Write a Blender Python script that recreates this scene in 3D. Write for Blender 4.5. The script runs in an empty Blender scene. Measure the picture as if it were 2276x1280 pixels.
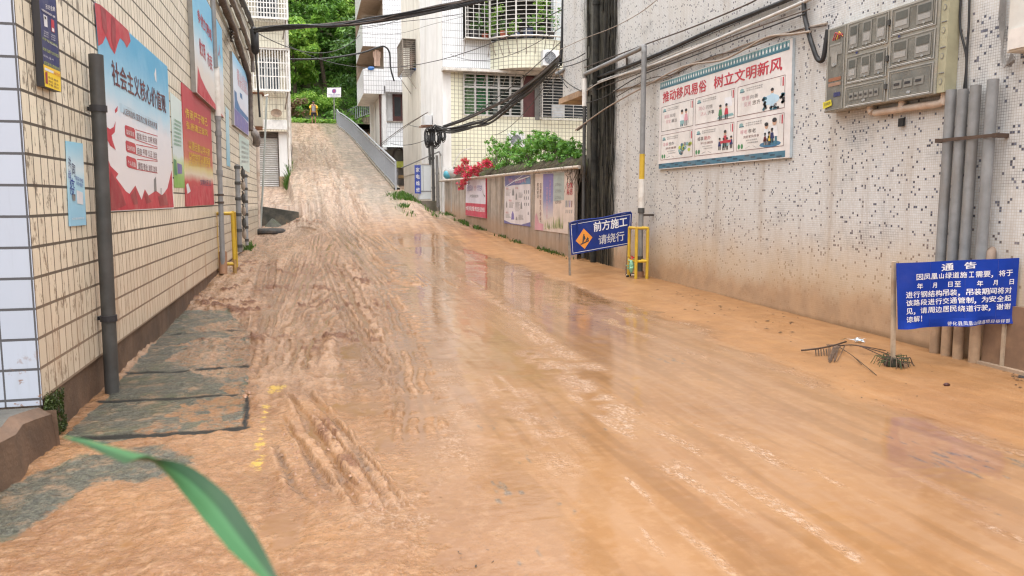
import bpy, math, random
import numpy as np
from mathutils import Vector, Matrix

random.seed(7)
RNG = np.random.default_rng(7)
SC = bpy.context.scene
COL = SC.collection
R_ = math.radians

# ------------------------------------------------------------------ camera
F, CX, CY, VX, VY, H = 1700., 1138., 640., 690., 445., 1.6
_y = np.array([VX - CX, CY - VY, F]); _y /= np.linalg.norm(_y)
_z = np.array([0, F, -(CY - VY)]); _z /= np.linalg.norm(_z)
_x = np.cross(_y, _z)
if _x[0] < 0: _x = -_x
ROT = np.array([_x, _y, _z])                    # world = ROT @ camera (right, up, forward)
cam_d = bpy.data.cameras.new('camera')
cam = bpy.data.objects.new('camera', cam_d); COL.objects.link(cam)
cam_d.sensor_width = 36.0
cam_d.lens = F / 2276 * 36.0
cam_d.clip_start = 0.05
cam_d.clip_end = 1000
cam_d.dof.use_dof = True
cam_d.dof.focus_distance = 11.0
cam_d.dof.aperture_fstop = 6.0
_m = Matrix.Identity(4)
for i in range(3):
    _m[i][0] = ROT[i][0]; _m[i][1] = ROT[i][1]; _m[i][2] = -ROT[i][2]
_m[2][3] = H
cam.matrix_world = _m
SC.camera = cam

# ------------------------------------------------------------------ sky, sun, exposure
SUN_EL, SUN_AZ = 80., 180.
wd = bpy.data.worlds.new('World'); SC.world = wd; wd.use_nodes = True
_nt = wd.node_tree
_bg = _nt.nodes['Background']
_sky = _nt.nodes.new('ShaderNodeTexSky'); _sky.sky_type = 'NISHITA'; _sky.sun_disc = False
_sky.sun_elevation = R_(SUN_EL); _sky.sun_rotation = R_(SUN_AZ)
_sky.air_density = 1.0; _sky.dust_density = 6.0; _sky.ozone_density = 1.0
_hs = _nt.nodes.new('ShaderNodeHueSaturation'); _hs.inputs['Saturation'].default_value = 0.30
_nt.links.new(_sky.outputs[0], _hs.inputs['Color'])
_nt.links.new(_hs.outputs[0], _bg.inputs[0])
_bg.inputs[1].default_value = 0.15
sun_d = bpy.data.lights.new('sun', 'SUN'); sun_d.energy = 1.5; sun_d.angle = R_(140); sun_d.color = (1, .96, .9)
sun = bpy.data.objects.new('sun', sun_d); COL.objects.link(sun)
_az, _el = R_(SUN_AZ), R_(SUN_EL)
_sd = Vector((math.sin(_az) * math.cos(_el), math.cos(_az) * math.cos(_el), math.sin(_el)))
sun.rotation_euler = _sd.to_track_quat('Z', 'Y').to_euler()
sun.location = (0, 0, 30)
SC.view_settings.view_transform = 'Standard'
SC.view_settings.look = 'None'
SC.view_settings.gamma = 1.0
SC.view_settings.use_curve_mapping = False
SC.view_settings.exposure = 1.2
SC.render.engine = 'CYCLES'
SC.cycles.use_denoising = True
SC.cycles.filter_width = 1.25
SC.cycles.max_bounces = 6
SC.cycles.diffuse_bounces = 2
SC.cycles.glossy_bounces = 3
SC.cycles.transparent_max_bounces = 8

# ------------------------------------------------------------------ pixel of the photograph -> point on a real plane
def ray(px, py): return ROT @ np.array([px - CX, CY - py, F])
def PX(px, py, X):
    d = ray(px, py); d = d * (X / d[0]); return Vector((d[0], d[1], d[2] + H))
def PY(px, py, Y):
    d = ray(px, py); d = d * (Y / d[1]); return Vector((d[0], d[1], d[2] + H))
def PP(px, py, p0, n):
    d = ray(px, py); p = Vector(p0) - Vector((0, 0, H)); n = Vector(n); d = Vector(d)
    return d * (p.dot(n) / d.dot(n)) + Vector((0, 0, H))

LWX, RWX = -1.72, 6.35            # street faces of the left and right buildings
def LW(px, py, off=0.0): return PX(px, py, LWX + off)
def RW(px, py, off=0.0): return PX(px, py, RWX - off)

# ------------------------------------------------------------------ the lie of the land
def sstep(a, b, x):
    t = np.clip((x - a) / (b - a), 0, 1); return t * t * (3 - 2 * t)
ZCY, ZCZ = [0, 12, 15, 18, 21, 24, 27, 29, 31, 60, 62, 66, 75], [0, 0, .04, .12, .30, .62, 1.12, 1.55, 2.0, 7.25, 7.5, 7.7, 8.0]
def GR(px, py):
    """the ray meets the ramp's own slope"""
    d = ray(px, py); ts = np.linspace(20, 70, 6000) / d[1]; k = np.where(d[2] * ts + H < np.interp(d[1] * ts, ZCY, ZCZ))[0]; k = k[0] if len(k) else -1
    return Vector((d[0] * ts[k], d[1] * ts[k], float(np.interp(d[1] * ts[k], ZCY, ZCZ))))
FENCE = [GR(*p) for p in [(880, 421), (863, 401), (845, 381), (829, 362), (814.5, 344), (799, 326), (784, 309), (772, 298), (760.6, 288), (752, 281), (744, 274)]]
FENY, FENX = [p.y for p in FENCE], [p.x + .12 for p in FENCE]
def zbase(x, y):
    x = np.asarray(x, float); y = np.asarray(y, float)
    zc = np.interp(y, ZCY, ZCZ)
    zl = np.interp(y, [0, 10, 15, 20, 24, 27, 28.6], [0, .03, .2, .28, .36, .5, .74])
    zr = np.interp(y, [0, 5, 8, 14, 17.3, 21.5, 26, 30, 36, 48, 60], [0.0, .0, .04, .13, .2, .4, .7, 1.1, 1.3, 2.6, 7.0])
    zal = np.interp(y, [28.5, 36, 60], [1.38, 2.2, 2.4])
    xe = np.interp(y, [0, 14, 20, 26] + FENY, [4.0, 4.0, 4.0, 3.8] + FENX)
    w = np.interp(y, [0, 26, 31, 32], [2.0, 1.6, 1.3, .3])
    tl = sstep(.7, -1.2, x)
    z = np.where(y < 28.5, zc * (1 - tl) + zl * tl, zc)
    xl = np.interp(y, [28.5, 34, 46, 48, 60], [-.5, -.82, -.86, -1.5, -3])
    ta = sstep(xl, xl - .14, x)
    z = np.where(y >= 28.5, z * (1 - ta) + np.minimum(zal, z) * ta, z)
    tr = sstep(xe, xe + w, x)
    z = z * (1 - tr) + np.minimum(zr, np.maximum(z, zr)) * tr
    return z
def G(px, py):
    d = ray(px, py); t0 = 0.0
    ts = np.concatenate([np.linspace(1.0, 30, 1500), np.linspace(30, 75, 900)]) / d[1]
    x, y, z = d[0] * ts, d[1] * ts, d[2] * ts + H
    below = np.where(z < zbase(x, y))[0]
    k = below[0] if len(below) else len(ts) - 1
    return Vector((x[k], y[k], float(zbase(x[k], y[k]))))

# ------------------------------------------------------------------ tags
ORG = {}
def tag(o, label=None, cat=None, group=None, kind=None):
    if label: o['label'] = label
    if cat: o['category'] = cat
    if group: o['group'] = group
    if kind: o['kind'] = kind
    return o
def thing(name, label, cat, loc=(0, 0, 0), group=None):
    o = bpy.data.objects.new(name, None); COL.objects.link(o); o.location = loc
    o.empty_display_size = .2
    ORG[o.name] = Vector(loc)
    return tag(o, label, cat, group)
def copy_tree(o, delta, parent=None):
    c = o.copy(); COL.objects.link(c); c.parent = parent
    if parent is None: c.location = o.location + Vector(delta)
    ORG[c.name] = ORG.get(o.name, Vector((0, 0, 0)))
    for ch in list(o.children): copy_tree(ch, delta, c)
    return c

# ------------------------------------------------------------------ node helper
class N:
    def __init__(s, name):
        s.m = bpy.data.materials.new(name); s.m.use_nodes = True
        s.t = s.m.node_tree; s.b = s.t.nodes['Principled BSDF']
        s.geo = None
    def link(s, a, b): s.t.links.new(a, b)
    def put(s, sock, v):
        if isinstance(v, bpy.types.NodeSocket): s.link(v, sock)
        elif isinstance(v, (tuple, list)) and len(v) == 3 and sock.type == 'RGBA': sock.default_value = (*v, 1)
        else: sock.default_value = v
    def pos(s):
        if not s.geo: s.geo = s.t.nodes.new('ShaderNodeNewGeometry')
        return s.geo.outputs['Position']
    def island(s):
        s.pos(); return s.geo.outputs['Random Per Island']
    def xyz(s, v=None):
        n = s.t.nodes.new('ShaderNodeSeparateXYZ'); s.link(v or s.pos(), n.inputs[0]); return n.outputs
    def comb(s, x, y, z):
        n = s.t.nodes.new('ShaderNodeCombineXYZ')
        for i, v in enumerate((x, y, z)): s.put(n.inputs[i], v)
        return n.outputs[0]
    def math(s, op, a, b=0.0, c=0.0, clamp=False):
        n = s.t.nodes.new('ShaderNodeMath'); n.operation = op; n.use_clamp = clamp
        s.put(n.inputs[0], a); s.put(n.inputs[1], b); s.put(n.inputs[2], c); return n.outputs[0]
    def scale(s, v, k):
        n = s.t.nodes.new('ShaderNodeVectorMath'); n.operation = 'MULTIPLY'; s.link(v, n.inputs[0]); n.inputs[1].default_value = k; return n.outputs[0]
    def noise(s, scale, detail=4, rough=.55, vec=None, dist=0.0, col=False):
        n = s.t.nodes.new('ShaderNodeTexNoise'); n.inputs['Scale'].default_value = scale; n.inputs['Detail'].default_value = detail
        n.inputs['Roughness'].default_value = rough; n.inputs['Distortion'].default_value = dist
        s.link(vec or s.pos(), n.inputs['Vector']); return n.outputs[1 if col else 0]
    def white(s, vec):
        n = s.t.nodes.new('ShaderNodeTexWhiteNoise'); n.noise_dimensions = '3D'; s.link(vec, n.inputs['Vector']); return n.outputs[0]
    def vor(s, scale, vec=None, feature='F1', out=0):
        n = s.t.nodes.new('ShaderNodeTexVoronoi'); n.feature = feature; n.inputs['Scale'].default_value = scale
        s.link(vec or s.pos(), n.inputs['Vector']); return n.outputs[out]
    def rng(s, v, a, b, c=0.0, d=1.0):
        n = s.t.nodes.new('ShaderNodeMapRange'); n.interpolation_type = 'SMOOTHSTEP'
        s.put(n.inputs['Value'], v)
        for k, x in zip(('From Min', 'From Max', 'To Min', 'To Max'), (a, b, c, d)): n.inputs[k].default_value = x
        return n.outputs[0]
    def mix(s, f, a, b, mode='MIX'):
        n = s.t.nodes.new('ShaderNodeMix'); n.data_type = 'RGBA'; n.blend_type = mode
        s.put(n.inputs[0], f); s.put(n.inputs[6], a); s.put(n.inputs[7], b); return n.outputs[2]
    def attr(s, name):
        n = s.t.nodes.new('ShaderNodeAttribute'); n.attribute_name = name; return n.outputs['Fac']
    def bump(s, h, strength=.3, dist=.01, normal=None):
        n = s.t.nodes.new('ShaderNodeBump'); n.inputs['Strength'].default_value = strength; n.inputs['Distance'].default_value = dist
        s.link(h, n.inputs['Height'])
        if normal: s.link(normal, n.inputs['Normal'])
        return n.outputs[0]
    def set(s, **k):
        names = dict(col='Base Color', rough='Roughness', metal='Metallic', nor='Normal', spec='Specular IOR Level', coat='Coat Weight',
                     crough='Coat Roughness', cior='Coat IOR', cnor='Coat Normal', alpha='Alpha', trans='Transmission Weight', ior='IOR',
                     emit='Emission Color', estr='Emission Strength', sss='Subsurface Weight')
        for a, v in k.items(): s.put(s.b.inputs[names[a]], v)
        return s.m

_MC = {}
def M(name, col, rough=.6, var=.12, scale=5., bump=.0, bscale=80., metal=0., spec=.5, dirt=None, dscale=3., damt=.6, streak=False, coat=0.):
    """plain surface with mottling, optional dirt patches and fine bump"""
    if name in _MC: return _MC[name]
    n = N(name)
    a = tuple(max(0, c * (1 - var)) for c in col); b = tuple(min(1, c * (1 + var)) for c in col)
    nz = n.noise(scale, 5, .6)
    c = n.mix(n.rng(nz, .3, .7), a, b)
    if dirt:
        v = n.scale(n.pos(), (1, 1, .18)) if streak else n.pos()
        d = n.rng(n.noise(dscale, 6, .65, v), .45, .75, 0, damt)
        c = n.mix(d, c, dirt)
    k = dict(col=c, rough=n.rng(n.noise(scale * 2.3, 3), .2, .8, max(.02, rough - .12), min(1, rough + .12)), metal=metal, spec=spec)
    if bump: k['nor'] = n.bump(n.noise(bscale, 4, .6), .5, bump)
    if coat: k['coat'] = coat
    _MC[name] = n.set(**k)
    return _MC[name]

# ------------------------------------------------------------------ mesh builder
_TXT = {}
def glyphs(s, bold=0.0):
    key = (s, bold)
    if key not in _TXT:
        c = bpy.data.curves.new('t', 'FONT'); c.body = s; c.size = 1; c.offset = bold; c.resolution_u = 2
        o = bpy.data.objects.new('t', c); COL.objects.link(o)
        me = o.evaluated_get(bpy.context.evaluated_depsgraph_get()).to_mesh()
        v = np.array([w.co[:2] for w in me.vertices]) if len(me.vertices) else np.zeros((0, 2))
        f = [tuple(p.vertices) for p in me.polygons]
        o.to_mesh_clear(); bpy.data.objects.remove(o); bpy.data.curves.remove(c)
        _TXT[key] = (v, f)
    return _TXT[key]

def V(*a): return Vector(a)
class MB:
    def __init__(s): s.v = []; s.f = []; s.m = []; s.mats = []; s.sm = []
    def mi(s, mat):
        if mat not in s.mats: s.mats.append(mat)
        return s.mats.index(mat)
    def add(s, vs, fs, mat, smooth=False):
        o = len(s.v); i = s.mi(mat)
        s.v.extend([tuple(v) for v in vs])
        for f in fs: s.f.append(tuple(o + k for k in f)); s.m.append(i); s.sm.append(smooth)
    def poly(s, pts, mat): s.add(pts, [tuple(range(len(pts)))], mat)
    def box(s, a, b, mat):
        x0, y0, z0 = a; x1, y1, z1 = b
        s.obox(V(x0, y0, z0), V(x1 - x0, 0, 0), V(0, y1 - y0, 0), V(0, 0, z1 - z0), mat)
    def obox(s, o, ax, ay, az, mat):
        o, ax, ay, az = Vector(o), Vector(ax), Vector(ay), Vector(az)
        vs = [o, o + ax, o + ax + ay, o + ay, o + az, o + ax + az, o + ax + ay + az, o + ay + az]
        fs = [(0, 3, 2, 1), (4, 5, 6, 7), (0, 1, 5, 4), (1, 2, 6, 5), (2, 3, 7, 6), (3, 0, 4, 7)]
        if ax.cross(ay).dot(az) < 0: fs = [f[::-1] for f in fs]
        s.add(vs, fs, mat)
    def bar(s, p, q, w, d, mat, up=(0, 0, 1)):
        """rectangular bar from p to q"""
        p, q = Vector(p), Vector(q); t = (q - p).normalized(); u = Vector(up)
        if abs(t.dot(u)) > .95: u = Vector((0, 1, 0))
        a = t.cross(u).normalized(); b = a.cross(t).normalized()
        s.obox(p - a * w / 2 - b * d / 2, a * w, q - p, b * d, mat)
    def tube(s, pts, r, mat, n=8, smooth=True, caps=True):
        pts = [Vector(p) for p in pts]; k = len(pts)
        rr = r if isinstance(r, (list, tuple)) else [r] * k
        ref = None; vs = []
        for i, p in enumerate(pts):
            t = (pts[min(i + 1, k - 1)] - pts[max(i - 1, 0)])
            t = t.normalized() if t.length > 1e-9 else Vector((0, 0, 1))
            if ref is None: ref = Vector((0, 0, 1)) if abs(t.z) < .9 else Vector((1, 0, 0))
            a = (ref - t * ref.dot(t)).normalized(); b = t.cross(a); ref = a
            for j in range(n):
                w = 2 * math.pi * j / n
                vs.append(p + (a * math.cos(w) + b * math.sin(w)) * rr[i])
        fs = [(i * n + j, i * n + (j + 1) % n, (i + 1) * n + (j + 1) % n, (i + 1) * n + j) for i in range(k - 1) for j in range(n)]
        s.add(vs, fs, mat, smooth)
        if caps:
            s.add(vs[:n], [tuple(range(n))[::-1]], mat); s.add(vs[-n:], [tuple(range(n))], mat)
    def ball(s, c, r, mat, nu=12, nv=8):
        r = r if isinstance(r, (list, tuple)) else (r, r, r); c = Vector(c)
        vs = [c + V(0, 0, r[2])]
        for i in range(1, nv):
            th = math.pi * i / nv
            for j in range(nu):
                ph = 2 * math.pi * j / nu
                vs.append(c + V(r[0] * math.sin(th) * math.cos(ph), r[1] * math.sin(th) * math.sin(ph), r[2] * math.cos(th)))
        vs.append(c - V(0, 0, r[2]))
        fs = [(0, 1 + j, 1 + (j + 1) % nu) for j in range(nu)]
        for i in range(nv - 2):
            a = 1 + i * nu
            fs += [(a + j, a + nu + j, a + nu + (j + 1) % nu, a + (j + 1) % nu) for j in range(nu)]
        a = 1 + (nv - 2) * nu
        fs += [(a + j, len(vs) - 1, a + (j + 1) % nu) for j in range(nu)]
        s.add(vs, fs, mat, True)
    def disc(s, c, ax, ay, mat, n=20):
        c = Vector(c); s.poly([c + Vector(ax) * math.cos(2 * math.pi * j / n) + Vector(ay) * math.sin(2 * math.pi * j / n) for j in range(n)], mat)
    def text(s, txt, tl, tr, bl, mat, bold=0.012, off=None):
        """the string fills the parallelogram tl, tr, bl"""
        v, f = glyphs(txt, 0.0)
        if not len(v): return
        tl, tr, bl = Vector(tl), Vector(tr), Vector(bl)
        lo, hi = v.min(0), v.max(0); w = max(hi[0] - lo[0], 1e-6); h = max(hi[1] - lo[1], 1e-6)
        ux = tr - tl; uy = tl - bl; o = Vector(off) if off else Vector((0, 0, 0))
        # heavier strokes: the same glyph laid down again, shifted a hair
        sh = [(0, 0)] if bold < .018 else [(0, 0), (1, 0), (-1, 0), (0, 1), (0, -1)]
        nn = ux.cross(uy).normalized()
        for k, (a, b) in enumerate(sh):
            du, dv = a * bold * .75 / w, b * bold * .6 / h
            q = o + nn * (.00022 * k)
            s.add([bl + ux * float((p[0] - lo[0]) / w + du) + uy * float((p[1] - lo[1]) / h + dv) + q for p in v], f, mat)
    def build(s, name, parent=None, loc=None, mod=None):
        if parent is not None: org = ORG[parent.name]
        else: org = Vector(loc) if loc is not None else Vector((0, 0, 0))
        me = bpy.data.meshes.new(name)
        me.from_pydata([(a - org.x, b - org.y, c - org.z) for a, b, c in s.v], [], s.f)
        for m in s.mats: me.materials.append(m)
        me.polygons.foreach_set('material_index', s.m)
        me.polygons.foreach_set('use_smooth', s.sm)
        me.update()
        o = bpy.data.objects.new(name, me); COL.objects.link(o)
        ORG[o.name] = org
        if parent is not None: o.parent = parent
        else: o.location = org
        if mod:
            b = o.modifiers.new('bevel', 'BEVEL'); b.width = mod; b.segments = 2; b.limit_method = 'ANGLE'
        return o
    def one(s, name, label, cat, loc=(0, 0, 0), group=None, kind=None, mod=None):
        return tag(s.build(name, None, loc, mod), label, cat, group, kind)
def catenary(p, q, sag, n=14):
    p, q = Vector(p), Vector(q)
    return [p.lerp(q, i / n) - V(0, 0, sag * 4 * (i / n) * (1 - i / n)) for i in range(n + 1)]
def smooth_path(pts, n=6):
    """Catmull-Rom through the points"""
    P = [Vector(p) for p in pts]; P = [P[0] * 2 - P[1]] + P + [P[-1] * 2 - P[-2]]; out = []
    for i in range(1, len(P) - 2):
        for k in range(n):
            t = k / n; a, b, c, d = P[i - 1:i + 3]
            out.append(.5 * ((2 * b) + (c - a) * t + (2 * a - 5 * b + 4 * c - d) * t * t + (3 * b - a - 3 * c + d) * t ** 3))
    out.append(P[-2]); return out

# ------------------------------------------------------------------ numpy noise
def vnoise(x, y, seed=0):
    xi = np.floor(x).astype(np.int64); yi = np.floor(y).astype(np.int64)
    fx = x - xi; fy = y - yi; fx = fx * fx * (3 - 2 * fx); fy = fy * fy * (3 - 2 * fy)
    def h(a, b):
        n = (a * 374761393 + b * 668265263 + seed * 982451653) & 0xffffffff
        n = ((n ^ (n >> 13)) * 1274126177) & 0xffffffff
        return ((n ^ (n >> 16)) & 0xffff) / 65535.0
    a = h(xi, yi); b = h(xi + 1, yi); c = h(xi, yi + 1); d = h(xi + 1, yi + 1)
    return (a * (1 - fx) + b * fx) * (1 - fy) + (c * (1 - fx) + d * fx) * fy
def fbm(x, y, f, octs=4, seed=0, gain=.5):
    s = 0; a = 1.; t = 0
    for k in range(octs):
        s = s + a * vnoise(x * f + 17.3 * k, y * f - 9.1 * k, seed + k); t += a; a *= gain; f *= 2.03
    return s / t
MUD_A, MUD_B, MUD_P = (.185, .076, .021), (.28, .134, .046), (.36, .210, .108)
SILT_A, SILT_B = (.29, .145, .056), (.35, .185, .080)
WATER_A, WATER_B, POOL_B = (.20, .090, .023), (.265, .130, .039), (.17, .070, .014)
# ------------------------------------------------------------------ the muddy road: one sheet with ruts, pools and slabs
def polydist(pts, X, Y, reach):
    """signed lateral distance and length along a polyline for grid points near it (inf elsewhere)"""
    lat = np.full(X.shape, 1e3); alo = np.zeros(X.shape)
    L = 0.0
    for a, b in zip(pts[:-1], pts[1:]):
        ax, ay, bx, by = a[0], a[1], b[0], b[1]
        ln = math.hypot(bx - ax, by - ay)
        if ln < 1e-6: continue
        i0, i1 = np.searchsorted(Y[:, 0], [min(ay, by) - reach, max(ay, by) + reach])
        j0, j1 = np.searchsorted(X[0], [min(ax, bx) - reach, max(ax, bx) + reach])
        if i1 <= i0 or j1 <= j0: L += ln; continue
        xs = X[i0:i1, j0:j1] - ax; ys = Y[i0:i1, j0:j1] - ay
        ux, uy = (bx - ax) / ln, (by - ay) / ln
        t = np.clip(xs * ux + ys * uy, 0, ln)
        dx, dy = xs - t * ux, ys - t * uy
        d = np.hypot(dx, dy); sgn = np.sign(xs * uy - ys * ux); sgn[sgn == 0] = 1
        sub = lat[i0:i1, j0:j1]; better = d < np.abs(sub)
        sub[better] = (d * sgn)[better]
        al = alo[i0:i1, j0:j1]; al[better] = (L + t)[better]
        L += ln
    return lat, alo, L
def gp(*px): return [G(*p) for p in px]

def axis(a, b, step):
    n = max(2, int(round((b - a) / step))); return list(np.linspace(a, b, n + 1))
xs = axis(-14, -2.3, .45)[:-1] + axis(-2.3, 6.55, .0135)[:-1] + axis(6.55, 14, .45)
ys = axis(-5, 2.5, .5)[:-1]
yy = 2.5
while yy < 72: ys.append(yy); yy += max(.011, .0024 * yy)
X, Y = np.meshgrid(np.array(xs), np.array(ys))
Z = zbase(X, Y)
wx = X + .25 * (fbm(X, Y, 1.3, 3, 5) - .5) * 2
wy = Y + .5 * (fbm(X, Y, .7, 3, 6) - .5) * 2

# zones (all in metres on the ground)
pb = gp((850, 545), (900, 640), (960, 760), (1000, 900), (1020, 1080), (1030, 1270))[::-1]
xb = np.interp(Y, [p.y for p in pb], [p.x for p in pb])
pf = gp((1060, 560), (1160, 591), (1269, 629), (1426, 691), (1597, 741), (1880, 880), (2270, 985))[::-1]
xf = np.interp(Y, [p.y for p in pf], [p.x for p in pf])
far = sstep(24, 17, Y)
warp = .9 * (fbm(X, Y * .6, .55, 4, 7) - .5)
sheet = sstep(-.8, .5, wx - xb + warp) * sstep(.45, -.55, wx - xf + .5 * warp) * sstep(27, 20, Y)
silt = sstep(-.15, .15, wx - xf) * sstep(26, 18, Y)
churn = sstep(.7, -.6, wx - xb + warp) * sstep(2.0, 5.0, Y) * sstep(33, 24, Y)
lowleft = sstep(7.2, 5.2, wy + .55 * X) * sstep(.9, .2, wx - xb * 0 - .5)   # finely pitted mud near the camera
churn = churn * (1 - .72 * lowleft)
ramp = sstep(22, 30, Y)

big = fbm(X, Y, .55, 4, 11)
mid = fbm(X + .3 * big, Y * .8, 2.2, 4, 21)
fine = fbm(X, Y, 9., 4, 31)
clod = fbm(X, Y, 5.2, 3, 41)
ridg = 1 - np.abs(2 * fbm(X * 1.0, Y * .55, 3.3, 4, 51) - 1)
h = .03 * (big - .5) * (1 - .7 * sheet)
grain = fbm(X, Y, 26., 3, 36)
h += churn * (.045 * (mid - .5) + .050 * (fine - .5) + .036 * (grain - .5) + .03 * np.clip(ridg - .75, 0, 1) * 3)
h += silt * (.018 * (mid - .5) + .004 * (fine - .5))
h += ramp * (.03 * (mid - .5) + .008 * (fine - .5))
h += lowleft * (.012 * (fine - .5) + .034 * (mid - .5) + .004 * (grain - .5))
red = np.zeros_like(X)
streak = fbm(X * 5.0 + 1.6 * fbm(X, Y, .35, 3, 8), Y * .26, 1., 4, 9, .6)      # long lines drawn out by wheels and running water
str2 = fbm(X * 11 + 2.2 * fbm(X, Y, .5, 3, 18), Y * .8, 1., 3, 19, .6)
patch = fbm(X, Y * .5, .8, 3, 28)
dash = sstep(.5, .66, fbm(X * 7, Y * 3.2, 1., 3, 29))
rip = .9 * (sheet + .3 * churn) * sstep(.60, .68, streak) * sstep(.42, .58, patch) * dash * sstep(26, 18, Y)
h += sheet * (.012 * (streak - .56) + .004 * (str2 - .5)) + churn * .045 * (streak - .5)
lumps = np.clip(fbm(X, Y, 6.5, 3, 61) - .55, 0, 1) * 5
lz = churn * sstep(7, 9.5, Y) * sstep(22, 16, Y)
h += lz * np.clip(lumps, 0, 1) * .06 * sstep(.47, .60, fbm(X, Y, 1.1, 3, 62))

groove = np.zeros_like(X)
def rut(px, half, n, depth, berm=.02, tread=0.0, redk=0.0, ripk=0.0, fade=.5, dk=1.0):
    global h, red, rip, groove
    pts = [(p.x, p.y) for p in smooth_path(gp(*px), 5)]
    lat, al, L = polydist(pts, X, Y, half * 2.2)
    lat = lat + .22 * half * (fbm(X, Y, 3.0, 3, 71) - .5) * 2
    inn = sstep(half * 1.05, half * .8, np.abs(lat)) * sstep(0, fade, al + .01) * sstep(L, L - fade, al)
    wob = .4 + .6 * sstep(.32, .55, fbm(X, Y, 2.6, 3, 72 + int(half * 100)))
    g = np.cos(math.pi * n * (lat / half + 1))
    T = sstep(-.15, .55, g)
    pr = depth * (.5 - 1.45 * T) * (wob + .35 * (fine - .5)) + .022 * (fine - .5) + .02 * (grain - .5)
    groove = np.maximum(groove, inn * T * wob * dk)
    if tread:
        lug = (np.sin(al * 2 * math.pi / tread + 2.2 * np.sign(lat) * lat / half) > .1)
        pr = pr - depth * .9 * lug * wob
        red += inn * redk * wob * (.4 + .6 * lug)
    else: red += inn * redk * wob * (g < .2)
    edge = np.exp(-((np.abs(lat) - half * 1.15) / (half * .22)) ** 2) * sstep(0, fade, al + .01) * sstep(L, L - fade, al)
    h = h * (1 - .75 * inn) + inn * pr + edge * berm * .9 * (.1 + 1.2 * mid + .8 * (fine - .5))
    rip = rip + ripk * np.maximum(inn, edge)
rut([(590, 580), (578, 625), (569, 668)], .085, 1, .012, .01, .13, 1.0)
rut([(606, 575), (603, 620), (590, 668)], .085, 1, .012, .01, .13, 1.0)
rut([(545, 700), (538, 735)], .06, 1, .012, .008, .12, .9, fade=.2)
rut([(571, 698), (563, 732)], .06, 1, .012, .008, .12, .9, fade=.2)
rut([(752, 650), (715, 690), (672, 735), (642, 790), (622, 840)], .36, 5, .040, .03, 0, .3)
rut([(735, 560), (722, 600), (700, 625)], .22, 3, .03, .03, .16, .6)
rut([(741, 585), (770, 634), (790, 684), (831, 748)], .20, 2, .055, .035, 0, .5)
rut([(757, 500), (790, 545), (822, 600), (838, 625)], .26, 3, .050, .03)
rut([(690, 492), (740, 520), (722, 560)], .24, 2, .03, .03, .2, .5)
rut([(840, 520), (905, 572), (960, 606), (1010, 640), (1098, 700), (1210, 768), (1335, 828)], .22, 3, .016, .016, 0, .35, .12)
rut([(1000, 618), (1030, 632), (1060, 648)], .2, 2, .025, .05, .16, 1.3)
rut([(880, 545), (930, 580), (975, 612)], .15, 2, .03, .03, .15, .7)
rut([(655, 868), (731, 963), (804, 1085), (842, 1135)], .11, 1, .060, .040, 0, .8)
rut([(641, 918), (700, 1005), (790, 1108)], .07, 1, .055, .026, 0, .7)
rut([(633, 971), (662, 1036), (731, 1134)], .10, 1, .012, .03, 0, .1)
rut([(860, 700), (900, 790), (935, 880)], .16, 1, .018, .014)
rut([(560, 560), (640, 545), (730, 518), (800, 510)], .22, 1, .02, .03, 0, .3)
rut([(650, 492), (700, 493), (722, 497)], .12, 1, -.04, .01, 0, 1.2, fade=.3)
rut([(610, 505), (660, 508), (700, 515)], .14, 1, -.05, .01, 0, 1.0, fade=.3)
rut([(765, 505), (800, 575), (850, 650), (895, 760), (915, 880), (930, 1000)], .17, 3, .030, .02)
rut([(705, 520), (692, 590), (668, 660), (640, 720)], .16, 3, .032, .02, .14, .3)
rut([(720, 590), (745, 660), (790, 735), (850, 830)], .10, 2, .032, .02)
rut([(660, 560), (640, 620), (610, 690), (585, 760)], .14, 3, .026, .016, 0, .2)
rut([(850, 535), (900, 590), (985, 665), (1080, 760)], .11, 2, .03, .02)
rut([(700, 905), (775, 990), (850, 1085), (905, 1160)], .06, 1, .040, .02)
rut([(690, 450), (735, 500), (790, 560), (850, 620)], .3, 3, .03, .02)
rut([(745, 440), (765, 480), (800, 520), (860, 560)], .3, 3, .03, .02)
rut([(700, 300), (735, 380), (770, 440), (800, 490)], .4, 4, .03, .02, 0, .1)
rut([(670, 320), (690, 400), (700, 450), (705, 500)], .4, 4, .03, .02, 0, .1)
# thin rills of running water over the sheet, where the flow breaks into wavelets
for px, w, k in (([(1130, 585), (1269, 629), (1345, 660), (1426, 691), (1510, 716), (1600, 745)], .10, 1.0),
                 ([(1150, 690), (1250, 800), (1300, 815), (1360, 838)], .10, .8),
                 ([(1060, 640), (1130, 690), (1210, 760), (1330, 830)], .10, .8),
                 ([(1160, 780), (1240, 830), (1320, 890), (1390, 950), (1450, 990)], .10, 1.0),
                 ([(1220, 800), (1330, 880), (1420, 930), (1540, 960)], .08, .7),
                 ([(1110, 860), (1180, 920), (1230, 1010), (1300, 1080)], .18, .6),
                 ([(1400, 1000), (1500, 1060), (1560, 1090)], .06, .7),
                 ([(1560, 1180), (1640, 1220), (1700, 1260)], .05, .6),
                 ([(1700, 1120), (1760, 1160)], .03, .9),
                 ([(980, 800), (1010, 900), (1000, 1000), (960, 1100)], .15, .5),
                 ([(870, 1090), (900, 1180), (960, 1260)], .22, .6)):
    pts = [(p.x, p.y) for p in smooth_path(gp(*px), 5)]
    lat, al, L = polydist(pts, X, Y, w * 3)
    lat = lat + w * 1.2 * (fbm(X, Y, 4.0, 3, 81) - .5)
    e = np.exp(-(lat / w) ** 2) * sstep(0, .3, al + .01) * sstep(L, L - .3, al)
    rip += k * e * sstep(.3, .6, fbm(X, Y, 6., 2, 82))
wavelet = fbm(X, Y * .8, 17., 3, 83)
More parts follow.
